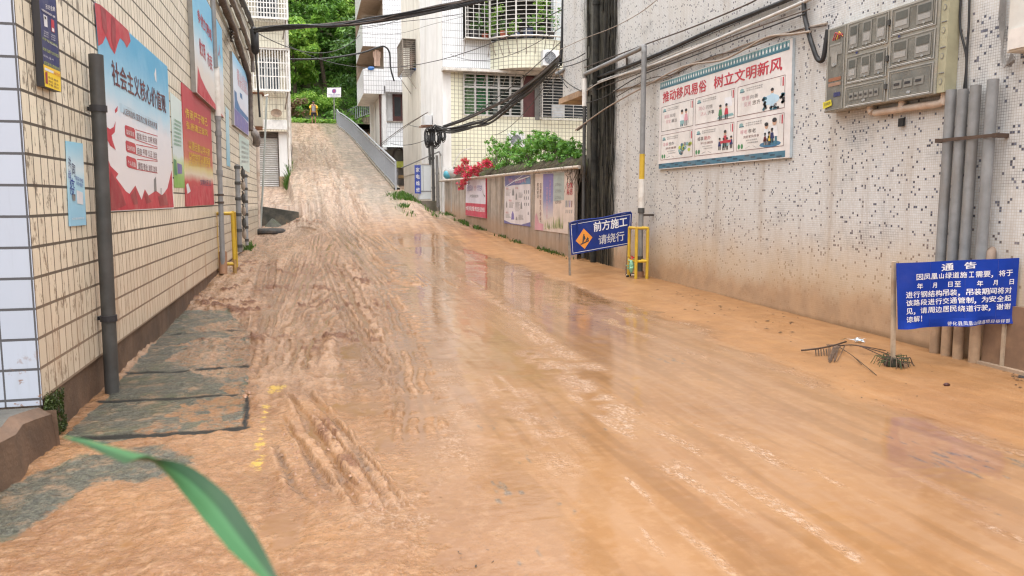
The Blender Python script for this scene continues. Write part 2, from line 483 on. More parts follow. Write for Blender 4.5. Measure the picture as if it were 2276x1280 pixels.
h += .014 * np.clip(rip, 0, 1.2) * (1 - sheet) * (wavelet - .42)

# standing water: lies level with the road, drowns whatever is lower
broad = .03 * (big - .5) * (1 - .7 * sheet)
pool = np.full_like(X, -.5)
for px, rx, ry in (((786, 780), .12, .5), ((920, 590), .35, 1.2), ((880, 580), .25, 1.0), ((990, 600), .5, 1.2),
                   ((960, 660), .4, .9), ((860, 640), .25, .7), ((560, 690), .3, .5), ((800, 850), .2, .16), ((745, 830), .18, .2), ((830, 760), .15, .3), ((1110, 600), .5, 1.2),
                   ((880, 840), .14, .20), ((735, 905), .22, .16), ((905, 760), .2, .5), ((990, 750), .35, .9), ((960, 900), .22, .5), ((1340, 690), .5, .8),
                   ((1080, 870), .5, .45), ((1100, 960), .35, .25)):
    c = G(*px); d = np.hypot((X - c.x) / rx, (Y - c.y) / ry) + 1.7 * (fbm(X, Y * .75, 3.4, 4, 92) - .5)
    pool = np.maximum(pool, 1 - d)
basin = sstep(-.5, .6, pool)
lv = broad - .013 * (1 - sheet) * (1 - .3 * lowleft) + .018 * sheet + .005 * basin
h -= basin * .026
wetm = sstep(-.002, .005, lv - h) * sstep(31, 24, Y) * (1 - ramp)
wetm = np.where((pool > -.4) | (sheet > .3) | (churn > .25) | (lowleft > .3), wetm, wetm * .3)
h = np.maximum(h, lv * (wetm > .5) + h * (wetm <= .5))
h += wetm * (.010 * np.clip(rip, 0, 1.2) * (wavelet - .45) + .0022 * (fbm(X * .8, Y * 1.6, 9., 3, 84) - .5) * np.clip(1 + 0 * X, 0, 1))

# the old concrete slabs over the gutter on the left
sl = gp((150, 968), (238, 880), (300, 815), (400, 690), (505, 690), (560, 740), (552, 830), (545, 950), (380, 968), (230, 985))
def inside(poly):
    c = np.zeros(X.shape, bool); n = len(poly)
    for i in range(n):
        a, b = poly[i], poly[(i + 1) % n]
        cond = ((a.y > Y) != (b.y > Y)) & (X < (b.x - a.x) * (Y - a.y) / (b.y - a.y + 1e-12) + a.x)
        c ^= cond
    return c
_X, _Y = X, Y; X, Y = X + .10 * (fbm(_X, _Y, 3.2, 4, 106) - .5), Y + .10 * (fbm(_X, _Y, 2.6, 4, 107) - .5)
S0 = inside(sl); X, Y = _X, _Y
smear = fbm(X, Y, 1.6, 5, 101)
c0, c1 = G(170, 975), G(545, 952)
slab = np.where(S0, np.maximum(sstep(.62, .42, smear + .50 * (X + 1.18)), .42), 0)
slab = np.maximum(slab, S0 * .8 * sstep(.5, .62, fbm(X, Y, 7., 4, 102)) * sstep(9.5, 6.5, Y))
mo = gp((-60, 1180), (40, 1120), (160, 1060), (280, 1020), (330, 1040), (220, 1090), (160, 1150), (60, 1215), (-60, 1260))
smm = sstep(.25, 0, np.minimum.reduce([np.hypot(X - p.x, (Y - p.y)) for p in smooth_path(mo[:5], 6)]) - .12) * sstep(.40, .55, smear + .12)
slab = np.maximum(slab, smm * .9)
crack = np.zeros_like(X); riser = np.zeros_like(X)
for px, w in (([(290, 829), (400, 826), (548, 815)], .08), ([(232, 893), (380, 886), (470, 880), (520, 876)], .07), ([(180, 972), (330, 969), (440, 960), (542, 949)], .08), ([(548, 880), (547, 915), (541, 950)], .035), ([(375, 745), (470, 738), (545, 735)], .03)):
    lat, al, L = polydist([(p.x, p.y) for p in gp(*px)], X, Y, .3)
    lat = lat + .05 * (fbm(X, Y, 9, 3, 103) - .5)
    if abs(px[-1][0] - px[0][0]) > 30:      # each slab sits a little proud of the one nearer the camera
        d_ = -lat; on = (np.abs(lat) < .29) * sstep(.0, .08, al) * sstep(L, L - .08, al)
        riser = np.maximum(riser, .022 * on * sstep(-.012, .012, d_) * sstep(.29, .0, d_))
    crack = np.maximum(crack, sstep(w * .75, w * .4, np.abs(lat)) * sstep(.25, .45, fbm(X, Y, 3.5, 3, 104) + .1))
h = h * (1 - .8 * slab * S0) - crack * .007 + slab * .004 * (fbm(X, Y, 30, 2, 105) - .5)
# worn dark asphalt showing through the thin flow
grit = np.zeros_like(X)
for px, r, k in (((1140, 1100), .16, .9), ((1180, 1030), .2, .5), ((1250, 1110), .25, .5), ((1190, 1240), .2, .7), ((1110, 1130), .1, .9), ((900, 1215), .12, .5), ((1990, 985), .3, .6), ((2080, 1020), .3, .9),
                 ((2160, 1050), .25, .8), ((2240, 1030), .25, .7), ((2230, 1140), .25, .5), ((1300, 940), .3, .5), ((1120, 950), .25, .6), ((1480, 800), .25, .8), ((1600, 850), .4, .35), ((560, 860), .25, .5), ((600, 780), .3, .4), ((1130, 690), .4, .3)):
    c = G(*px); d = np.hypot(X - c.x, (Y - c.y) * .8)
    grit = np.maximum(grit, k * np.exp(-(d / r) ** 2))
grit = sstep(.56, .64, fbm(X * 1.6, Y * .45, 17., 3, 111) * .62 + .26 * grit)
yel = np.zeros_like(X)
for px, r in (((615, 866), .10), ((590, 905), .05), ((588, 925), .035), ((576, 990), .055), ((583, 950), .03), ((570, 1030), .05), ((575, 1040), .04), ((585, 1015), .03), ((648, 895), .03), ((589, 915), .035), ((585, 937), .03), ((580, 962), .03), ((580, 975), .03), ((602, 872), .05), ((572, 1000), .035), ((578, 1022), .03), ((645, 955), .02)):
    c = G(*px); yel = np.maximum(yel, np.exp(-(np.hypot(X - c.x, (Y - c.y) * .7) / r) ** 2))
yel = .9 * yel * (.4 + fbm(X, Y, 9, 3, 121))
red = np.clip(red, 0, 1.2) * sstep(.30, .48, fbm(X, Y, 8, 3, 131)) + lz * 1.0 * sstep(.2, .7, np.clip(lumps, 0, 1)) * sstep(.47, .60, fbm(X, Y, 1.1, 3, 62))
red = np.clip(red, 0, 1) * (1 - .8 * wetm)
# bare concrete rubbed clean on the ramp, along the wheel paths and the right gutter
xr = np.interp(Y, FENY, FENX) - .8
bare = sstep(24, 30, Y) * (sstep(.95, .45, np.abs(wx - xr)) * 1.0 + .45 * sstep(.5, .66, fbm(X * 2.2, Y * .25, 1.2, 4, 141)))
bare = np.clip(bare, 0, 1) * (1 - .35 * sstep(.5, .7, fbm(X, Y, 2, 3, 142)))
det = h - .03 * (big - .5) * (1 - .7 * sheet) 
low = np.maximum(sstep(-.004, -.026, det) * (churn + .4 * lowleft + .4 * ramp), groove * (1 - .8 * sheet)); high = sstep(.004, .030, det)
print('crack', crack.max(), (crack>.5).sum(), 'wet', wetm.mean(), 'red', (red>.5).sum())
Z = Z + h
for _x0, sel in ((LWX, X < LWX - .15), (RWX, X > RWX + .1)):
    Z = np.where(sel & (Y < 26), zbase(X, Y) - .08, Z)

ny, nx = X.shape
me = bpy.data.meshes.new('road')
co = np.stack([X, Y, Z], -1).reshape(-1, 3).astype(np.float32)
idx = np.arange(nx * ny).reshape(ny, nx)
quads = np.stack([idx[:-1, :-1], idx[:-1, 1:], idx[1:, 1:], idx[1:, :-1]], -1).reshape(-1, 4)
me.vertices.add(len(co)); me.vertices.foreach_set('co', co.ravel())
me.loops.add(quads.size); me.loops.foreach_set('vertex_index', quads.ravel().astype(np.int32))
me.polygons.add(len(quads))
me.polygons.foreach_set('loop_start', (np.arange(len(quads)) * 4).astype(np.int32))
me.polygons.foreach_set('use_smooth', np.ones(len(quads), bool))
me.update(calc_edges=True)
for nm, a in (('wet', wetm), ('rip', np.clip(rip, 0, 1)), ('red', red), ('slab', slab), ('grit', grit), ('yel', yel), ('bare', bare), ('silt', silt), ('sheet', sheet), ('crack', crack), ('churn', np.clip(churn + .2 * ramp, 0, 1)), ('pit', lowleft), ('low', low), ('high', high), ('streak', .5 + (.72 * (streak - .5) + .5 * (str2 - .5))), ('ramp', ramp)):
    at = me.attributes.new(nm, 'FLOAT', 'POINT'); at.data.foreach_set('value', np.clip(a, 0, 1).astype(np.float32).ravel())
road = bpy.data.objects.new('road', me); COL.objects.link(road)
tag(road, 'lane flooded with orange mud, rutted by tyres, climbing to the trees', 'road', kind='structure')

n = N('wet_mud')
wet, ripA, redA, slabA, gritA, yelA, bareA, siltA, sheetA, crackA, churnA, pitA = [n.attr(k) for k in ('wet', 'rip', 'red', 'slab', 'grit', 'yel', 'bare', 'silt', 'sheet', 'crack', 'churn', 'pit')]
strA = n.attr('streak')
lowA, highA, rampA = n.attr('low'), n.attr('high'), n.attr('ramp')
n1 = n.noise(1.3, 6, .6); n2 = n.noise(14, 5, .6); n3 = n.noise(60, 4, .6)
mud = n.mix(n.rng(n1, .3, .7), MUD_A, MUD_B)
mud = n.mix(n.math('MULTIPLY', n.rng(n2, .45, .7), .6), mud, MUD_P)
mud = n.mix(n.math('MULTIPLY', n.math('MULTIPLY', n.rng(n3, .52, .68), n.math('ADD', churnA, pitA)), .5), mud, (.12, .058, .026))
mud = n.mix(n.math('MULTIPLY', churnA, .32), mud, (.155, .074, .028))
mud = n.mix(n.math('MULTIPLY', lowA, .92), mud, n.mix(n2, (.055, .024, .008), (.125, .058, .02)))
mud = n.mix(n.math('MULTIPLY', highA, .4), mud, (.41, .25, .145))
mud = n.mix(n.math('MULTIPLY', rampA, .7), mud, n.mix(n.rng(n.noise(3.2, 7, .75, n.scale(n.pos(), (2.4, .45, .3))), .35, .65), (.30, .22, .165), (.52, .425, .355)))
mud = n.mix(n.math('MULTIPLY', n.rng(strA, .52, .64, 0, .38), n.math('SUBTRACT', 1.0, pitA)), mud, (.37, .235, .145))
mud = n.mix(n.math('MULTIPLY', n.rng(strA, .48, .38, 0, .5), n.math('SUBTRACT', 1.0, n.math('MULTIPLY', pitA, .85))), mud, (.16, .080, .033))
mud = n.mix(n.math('MULTIPLY', siltA, .7), mud, n.mix(n.rng(n.noise(2.1, 5), .35, .7), SILT_A, SILT_B))
mud = n.mix(n.math('MULTIPLY', sheetA, .45), mud, n.mix(n.rng(n.noise(.9, 4, .6, n.scale(n.pos(), (1.6, .5, 1))), .35, .65), WATER_A, WATER_B))
mud = n.mix(n.math('MULTIPLY', n.math('MULTIPLY', wet, n.math('SUBTRACT', 1.0, sheetA)), .75), mud, n.mix(n.rng(n.noise(1.7, 3), .35, .65), WATER_A, POOL_B))
conc = n.mix(n.rng(n.noise(34, 6, .8), .36, .66), (.022, .023, .014), (.115, .112, .078))
conc = n.mix(n.math('MULTIPLY', n.rng(n.noise(3.1, 5), .5, .66), .6), conc, (.075, .078, .032))
conc = n.mix(n.rng(n.noise(6.5, 6, .7), .48, .68, 0, .8), conc, (.25, .155, .085))
mud = n.mix(n.math('MULTIPLY', bareA, .65), mud, n.mix(n.rng(n.noise(7, 6, .7), .35, .65), (.10, .088, .062), (.27, .235, .18)))
mud = n.mix(n.math('MULTIPLY', ripA, n.rng(n.noise(34, 5, .8, n.scale(n.pos(), (1, .6, 1))), .47, .62, 0, .75)), mud, (.47, .335, .24))  # sky glints along the rills, painted as broken pale flecks in the mud colour
mud = n.mix(n.rng(redA, .25, .95), mud, n.mix(n.rng(n3, .35, .7), (.09, .034, .016), (.21, .095, .046)))
mud = n.mix(n.math('MULTIPLY', gritA, .75), mud, n.mix(n.rng(n3, .35, .65), (.045, .040, .034), (.16, .135, .10)))
mud = n.mix(n.rng(n.math('ADD', slabA, n.math('ADD', n.math('MULTIPLY', n.math('SUBTRACT', n2, .5), .9), n.math('MULTIPLY', n.math('SUBTRACT', n3, .5), .5))), .32, .62), mud, conc)
mud = n.mix(n.math('MULTIPLY', crackA, 1.0), mud, (.012, .011, .008))
mud = n.mix(n.rng(n.math('ADD', yelA, n.math('MULTIPLY', n.math('SUBTRACT', n.noise(30, 5, .75), .5), 2.2)), .45, .8, 0, .7), mud, (.50, .33, .03))
fl = n.scale(n.pos(), (1.0, .55, 1.0))
hb = n.math('ADD', n.math('MULTIPLY', n.math('SUBTRACT', n.noise(58, 4, .6), .5), 1.7), n.math('MULTIPLY', n.math('SUBTRACT', n.noise(15, 4, .6, fl), .5), 1.6))
dry = n.math('SUBTRACT', 1.0, n.math('MULTIPLY', wet, .93))
amp = n.math('MULTIPLY', n.math('ADD', n.math('ADD', n.math('MULTIPLY', churnA, .75), .14), n.math('ADD', n.math('MULTIPLY', pitA, .22), n.math('MULTIPLY', slabA, .4))), dry)
amp = n.math('MULTIPLY', amp, n.math('SUBTRACT', 1.0, n.math('MULTIPLY', sheetA, .75)))
amp = n.math('ADD', amp, n.math('MULTIPLY', ripA, .5))
nb = n.bump(n.math('MULTIPLY', hb, amp), .9, .017)
rp = n.math('SUBTRACT', n.noise(24, 3, .5, n.scale(n.pos(), (.7, 1.6, 1))), .5)
nb = n.bump(n.math('MULTIPLY', rp, n.math('ADD', .075, n.math('MULTIPLY', ripA, .9))), .8, .010, nb)
rp2 = n.math('SUBTRACT', n.noise(70, 2, .5, n.scale(n.pos(), (.45, 1.5, 1))), .5)
nb = n.bump(n.math('MULTIPLY', rp2, n.math('MULTIPLY', sheetA, n.rng(n.noise(1.1, 3), .4, .6, .0, .6))), .5, .0012, nb)
und = n.math('ADD', n.math('SUBTRACT', n.noise(6.5, 3, .5), .5), n.math('MULTIPLY', n.math('SUBTRACT', n.noise(19, 3, .55), .5), .55))
cn = n.bump(n.math('MULTIPLY', und, n.math('MULTIPLY', n.math('ADD', pitA, n.math('MULTIPLY', churnA, .8)), dry)), 1.0, .045, nb)
film = n.rng(n.noise(3.3, 5, .6), .3, .6)
coat = n.math('MAXIMUM', wet, n.math('MAXIMUM', n.math('MULTIPLY', sheetA, .95), n.math('MULTIPLY', n.math('MAXIMUM', film, n.math('MAXIMUM', churnA, pitA)), n.math('SUBTRACT', 1.0, n.math('MULTIPLY', siltA, .55)))))
coat = n.math('MULTIPLY', coat, n.math('SUBTRACT', 1.0, n.math('MULTIPLY', redA, .8)))
coat = n.math('MULTIPLY', coat, n.math('SUBTRACT', 1.0, n.math('MULTIPLY', crackA, .95)))
cr = n.math('SUBTRACT', .235, n.math('MAXIMUM', n.math('MULTIPLY', wet, .215), n.math('MAXIMUM', n.math('MULTIPLY', sheetA, .18), n.math('MAXIMUM', n.math('MULTIPLY', churnA, .19), n.math('MULTIPLY', pitA, .195)))))
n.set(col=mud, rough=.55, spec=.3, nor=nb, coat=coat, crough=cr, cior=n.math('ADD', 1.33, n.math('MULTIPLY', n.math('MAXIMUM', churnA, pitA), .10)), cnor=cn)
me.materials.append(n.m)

# wide ground under everything, and the hillside
gb = MB(); gm = M('wet_soil', (.16, .10, .055), .8, .25, 1.5)
gb.poly([(-220, -220, -.45), (220, -220, -.45), (220, 220, -.45), (-220, 220, -.45)], gm)
gb.one('ground', 'bare wet soil round the lane', 'ground', kind='structure')
# ------------------------------------------------------------------ tiled wall materials
def tile_mat(name, col, bw, bh, gu, gv, grout, ua, va='Z', u0=0., v0=0., var=.05, rough=.25, grime=(.12, .08, .05), gamt=.35, gscale=2.5, mudz=None, mudcol=(.42, .25, .13), bumpd=.004, vcol=None):
    n = N(name); s = n.xyz(); ax = dict(X=s[0], Y=s[1], Z=s[2])
    u = n.math('DIVIDE', n.math('SUBTRACT', ax[ua], u0), bw); v = n.math('DIVIDE', n.math('SUBTRACT', ax[va], v0), bh)
    fu, fv = n.math('FRACT', u), n.math('FRACT', v)
    g1 = n.math('LESS_THAN', fu, gu / bw); g2 = n.math('LESS_THAN', fv, gv / bh); g = n.math('MAXIMUM', g1, g2)
    cid = n.comb(n.math('FLOOR', u), n.math('FLOOR', v), 0.0)
    w = n.white(cid)
    a = tuple(c * (1 - var) for c in col); b = tuple(min(1, c * (1 + var)) for c in col)
    c = n.mix(w, a, vcol or b)
    st = n.comb(n.math('MULTIPLY', ax[ua], 6.0), n.math('MULTIPLY', ax[va], .55), 0.0)
    d = n.rng(n.noise(gscale, 6, .7, st), .50, .80, 0, gamt)
    c = n.mix(d, c, grime)
    d2 = n.rng(n.noise(.8, 5, .6), .45, .75, 0, gamt * .3)
    c = n.mix(d2, c, tuple(.6 * x + .4 * y for x, y in zip(grime, col)))
    c = n.mix(n.math('MULTIPLY', g, .92), c, grout)
    if mudz:
        zz = n.math('ADD', s[2], n.math('MULTIPLY', n.math('SUBTRACT', n.noise(1.1, 6, .65), .5), mudz[2]))
        m = n.rng(zz, mudz[0], mudz[1], mudz[3], 0)
        c = n.mix(m, c, n.mix(n.rng(n.noise(5, 5), .3, .7), mudcol, tuple(k * .72 for k in mudcol)))
    h = n.math('SUBTRACT', 1.0, g)
    n.set(col=c, rough=n.math('ADD', rough, n.math('MULTIPLY', g, .5)), nor=n.bump(n.math('ADD', h, n.math('MULTIPLY', n.noise(7, 2), .25)), .6, bumpd))
    return n, c

def finish(n, c):
    n.put(n.b.inputs['Base Color'], c); return n.m

# left building: cream facade tile on the lane side, wide white tile on the end
n, c = tile_mat('cream_facade_tile', (.79, .73, .59), .14, .196, .015, .019, (.035, .026, .02), 'Y', v0=.117, u0=5.46, var=.08, gamt=.32, grime=(.24, .16, .095))
s = n.xyz()
sp = n.comb(n.math('MULTIPLY', s[1], 11.), n.math('MULTIPLY', s[2], 4.0), 0.0)
near = n.rng(s[1], 10, 5.4, .05, 1.0)
spots = n.math('MULTIPLY', n.rng(n.noise(1.0, 5, .70, sp), .55, .62), near)
c = n.mix(n.math('MULTIPLY', spots, .7), c, (.07, .042, .026))
rust = n.rng(n.noise(.7, 6, .7, n.comb(n.math('MULTIPLY', s[1], 9.), s[2], 1.7)), .52, .7)
c = n.mix(n.math('MULTIPLY', n.math('MULTIPLY', rust, n.rng(s[2], 1.5, .35)), .6), c, (.30, .15, .075))
c = n.mix(n.rng(n.math('ADD', s[2], n.math('MULTIPLY', n.noise(2, 4), .5)), 1.9, .5, 0, .35), c, (.60, .40, .26))
CREAM_L = finish(n, c)
n, c = tile_mat('white_end_tile', (.44, .48, .56), .2, .196, .011, .017, (.05, .045, .045), 'X', v0=.117, u0=-1.735, var=.03, gamt=.12)
s = n.xyz(); c = n.mix(n.math('MULTIPLY', n.rng(n.noise(9, 5, .7), .58, .66), n.rng(s[2], .75, .35)), c, (.25, .13, .07))
WHITE_END = finish(n, c)
PLINTH = M('muddy_plinth', (.135, .082, .052), .75, .3, 2.5, .01, 35, dirt=(.08, .055, .04), dscale=2.2, damt=.8)
LEDGE = M('old_concrete_ledge', (.085, .08, .068), .6, .4, 4, .01, 40, dirt=(.035, .033, .025), dscale=4, damt=.85)

lb = thing('building', 'cream tiled building hung with posters and banners along the left side of the lane', 'building', (LWX, 5.46, 0))
b = MB(); X0, X1, Y0, Y1, T = -12., LWX, 5.46, 27.2, 7.6
b.poly([(X1, Y0, .315), (X1, Y1, .315), (X1, Y1, T), (X1, Y0, T)], CREAM_L)
b.poly([(X0, Y1, .1), (X1, Y1, .1), (X1, Y1, T), (X0, Y1, T)][::-1], M('left_render', (.42, .40, .36), .8))
b.poly([(X0, Y0, T), (X1, Y0, T), (X1, Y1, T), (X0, Y1, T)], LEDGE)
b.poly([(X1, Y0, .315), (X1, Y1, .315), (X1 - .1, Y1, .315), (X1 - .1, Y0, .315)], PLINTH)
b.build('wall', lb)
b = MB(); b.poly([(X0, Y0 - .004, .28), (X1 + .001, Y0 - .004, .28), (X1 + .001, Y0 - .004, T), (X0, Y0 - .004, T)], WHITE_END); b.build('end_wall', lb)
b = MB()
pts = [(X1 - .018 + .012 * math.sin(k * 2.1), Y0 + .03 + k * .6) for k in range(37)]
for (xa, ya), (xb_, yb_) in zip(pts[:-1], pts[1:]):
    b.poly([(xa, ya, -.3), (xb_, yb_, -.3), (xb_, yb_, .313), (xa, ya, .313)], PLINTH)
b.build('plinth', lb)
# the raised concrete step at the near corner, with a broken edge
b = MB(); e = []
for k in range(15):
    t = k / 14; e.append((-1.655 + .02 * math.sin(k * 1.9) + .012 * random.random(), 2.6 + t * 2.83))
for (xa, ya), (xb_, yb_) in zip(e[:-1], e[1:]):
    za, zb = [.285 + (5.43 - q) * .07 + .012 * math.sin(q * 9) for q in (ya, yb_)]
    b.poly([(xa + .02, ya, -.3), (xb_ + .02, yb_, -.3), (xb_ - .03, yb_, zb - .05), (xa - .03, ya, za - .05)], PLINTH)
    b.poly([(xa - .03, ya, za - .05), (xb_ - .03, yb_, zb - .05), (xb_ - .10, yb_, zb), (xa - .10, ya, za)], PLINTH)
    b.poly([(xa - .10, ya, za), (xb_ - .10, yb_, zb), (-12, yb_, zb + .01), (-12, ya, za + .01)], LEDGE)
b.poly([(e[-1][0] + .02, e[-1][1], -.3), (-12, e[-1][1], -.3), (-12, e[-1][1], .28), (e[-1][0], e[-1][1], .25)], PLINTH)
b.build('step', lb)

# right building: small white mosaic with scattered blue chips
def mosaic(name, xcol=(.62, .635, .645)):
    n = N(name); s = n.xyz(); C = .0270
    u, v = n.math('DIVIDE', s[1], C), n.math('DIVIDE', s[2], C)
    g = n.math('MAXIMUM', n.math('LESS_THAN', n.math('FRACT', u), .13), n.math('LESS_THAN', n.math('FRACT', v), .13))
    cid = n.comb(n.math('FLOOR', u), n.math('FLOOR', v), 3.0)
    w = n.white(cid); w2 = n.white(n.comb(n.math('FLOOR', u), n.math('FLOOR', v), 8.0))
    c = n.mix(w2, tuple(k * .93 for k in xcol), tuple(min(1, k * 1.05) for k in xcol))
    c = n.mix(n.rng(n.noise(.7, 5), .35, .7, 0, .3), c, (.60, .56, .49))
    chip = n.math('GREATER_THAN', n.math('ADD', w, n.math('MULTIPLY', n.math('SUBTRACT', n.noise(.9, 3), .5), .012)), .944)
    c = n.mix(chip, c, n.mix(w2, (.035, .042, .075), (.15, .17, .23)))
    # bare patches where grime sits in the joints
    gz = n.math('MULTIPLY', n.rng(n.noise(1.5, 6, .7), .50, .64), n.rng(n.noise(.6, 2), .44, .58))
    grout = n.mix(gz, (.50, .44, .37), (.085, .08, .08))
    c = n.mix(n.math('MULTIPLY', g, .8), c, grout)
    c = n.mix(n.math('MULTIPLY', gz, .15), c, (.17, .16, .165))
    st = n.comb(n.math('MULTIPLY', s[1], 3.2), n.math('MULTIPLY', s[2], .35), 0.0)
    c = n.mix(n.rng(n.noise(1.0, 6, .7, st), .46, .76, 0, .55), c, (.34, .27, .20))
    zz = n.math('ADD', s[2], n.math('MULTIPLY', n.math('SUBTRACT', n.noise(1.2, 7, .68), .5), .75))
    c = n.mix(n.rng(zz, 1.55, .40, 0, .72), c, (.54, .385, .225))
    c = n.mix(n.rng(zz, .62, .28, 0, .72), c, n.mix(n.rng(n.noise(4, 5), .3, .7), (.46, .28, .155), (.34, .20, .11)))
    c = n.mix(n.rng(n.math('ADD', s[2], n.math('MULTIPLY', n.noise(9, 4), .07)), .16, .06, 0, .7), c, (.17, .10, .05))
    # black mould running down beside the far corner
    yy = n.math('ADD', s[1], n.math('MULTIPLY', n.math('SUBTRACT', n.noise(1.6, 6, .75, n.comb(n.math('MULTIPLY', s[1], 7.), n.math('MULTIPLY', s[2], .8), 0.)), .5), 1.3))
    mo = n.math('MULTIPLY', n.rng(yy, 15.25, 15.75), n.rng(yy, 17.75, 17.25))
    c = n.mix(n.math('MULTIPLY', mo, .96), c, n.mix(n.rng(n.noise(6, 5, .7, st), .35, .7), (.008, .008, .006), (.10, .092, .065)))
    n.set(col=c, rough=n.math('ADD', .32, n.math('MULTIPLY', g, .4)), nor=n.bump(n.math('ADD', n.math('SUBTRACT', 1.0, g), n.math('MULTIPLY', n.noise(3, 3), 1.5)), .45, .003))
    return n.m
MOS = mosaic('white_blue_mosaic')
rb = thing('building', 'long windowless building faced in white mosaic speckled with blue along the right side', 'building', (RWX, 5, 0))
b = MB(); E1, E2, ZT = 17.3, 19.1, 9.2; ZL = RW(1262, 214).z
b.poly([(RWX, -8, -.3), (RWX, -8, ZT), (RWX, E1, ZT), (RWX, E1, -.3)], MOS)
b.poly([(RWX, E1, ZL), (RWX, E1, ZT), (RWX, E2, ZT), (RWX, E2, ZL)], MOS)
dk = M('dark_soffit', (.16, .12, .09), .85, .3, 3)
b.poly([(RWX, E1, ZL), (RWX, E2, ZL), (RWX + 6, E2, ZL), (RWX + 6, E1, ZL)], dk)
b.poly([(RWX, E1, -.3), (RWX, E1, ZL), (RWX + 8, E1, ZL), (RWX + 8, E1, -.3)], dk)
b.poly([(RWX, E2, ZL), (RWX, E2, ZT), (RWX + 8, E2, ZT), (RWX + 8, E2, ZL)], MOS)
b.poly([(RWX, -8, ZT), (RWX + 8, -8, ZT), (RWX + 8, E2, ZT), (RWX, E2, ZT)], LEDGE)
b.build('wall', rb)
b = MB(); b.box((RWX - .07, E1 - .1, ZL - .14), (RWX + .6, E2 + .12, ZL), M('stained_slab_edge', (.36, .24, .15), .8, .3, 4, dirt=(.1, .07, .05))); b.build('ledge', rb)

# retaining wall with posters
RA, RB_ = V(6.12, 17.25, 0), V(5.16, 30.3, 0)
rd = (RB_ - RA); rd.z = 0; rdn = rd.normalized(); rn = V(-rdn.y, rdn.x, 0)      # rn faces the lane
if rn.x > 0: rn = -rn
def RT(px, py, off=0.0): return PP(px, py, RA + rn * off, rn)
n = N('weathered_cement'); s = n.xyz()
st = n.scale(n.pos(), (3.5, 3.5, .3))
c = n.mix(n.rng(n.noise(1.4, 6, .7), .3, .7), (.30, .26, .22), (.46, .40, .34))
c = n.mix(n.rng(n.noise(1.2, 6, .75, st), .42, .66, 0, .85), c, (.12, .095, .072))
c = n.mix(n.rng(n.noise(3, 6, .7), .5, .75, 0, .5), c, (.42, .31, .20))
gz = n.math('SUBTRACT', s[2], n.math('MULTIPLY', n.math('SUBTRACT', s[1], 17.25), .068))
c = n.mix(n.rng(n.math('ADD', gz, n.math('MULTIPLY', n.noise(2.5, 5), .5)), 1.15, .5, 0, .7), c, (.36, .22, .13))
n.set(col=c, rough=.85, nor=n.bump(n.noise(25, 5, .7), .5, .01)); CEM = n.m
rw = thing('retaining_wall', 'stained cement retaining wall carrying three posters below the climbing shrub', 'wall', RA)
b = MB(); K = 12
for i in range(K):
    p, q = RA.lerp(RB_, i / K), RA.lerp(RB_, (i + 1) / K)
    zp, zq = RT(1290, 376).z, RT(987, 403).z
    za, zb = zp + (zq - zp) * i / K, zp + (zq - zp) * (i + 1) / K
    b.poly([p + V(0, 0, -.3), q + V(0, 0, -.3), q + V(0, 0, zb), p + V(0, 0, za)], CEM)
    b.poly([p + V(0, 0, za), q + V(0, 0, zb), q - rn * .45 + V(0, 0, zb + .02), p - rn * .45 + V(0, 0, za + .02)], CEM)
    b.poly([p - rn * .45 + V(0, 0, za + .02), q - rn * .45 + V(0, 0, zb + .02), q - rn * .45 + V(0, 0, -.3), p - rn * .45 + V(0, 0, -.3)], CEM)
b.poly([RB_ + V(0, 0, -.3), RB_ - rn * .45 + V(0, 0, -.3), RB_ - rn * .45 + V(0, 0, RT(987, 403).z + .02), RB_ + V(0, 0, RT(987, 403).z)], CEM)
b.build('wall_face', rw)
b = MB()          # soil, roots and moss heaped on top
tp = M('mossy_soil', (.055, .045, .025), .95, .5, 6, .03, 20, dirt=(.06, .10, .02), dscale=4, damt=.9)
for i in range(60):
    t = .01 + .70 * i / 59; p = RA.lerp(RB_, t)
    z = RT(1290, 376).z * (1 - t) + RT(987, 403).z * t
    hgt = (.42 if t < .6 else .42 * (1 - (t - .6) / .12)) * (.8 + .3 * random.random()) + .06
    b.ball(p - rn * (.30 + .1 * random.random()) + V(0, 0, z + .05), (.3, .28, max(.08, hgt * .62)), tp, 8, 6)
b.build('soil_bed', rw)

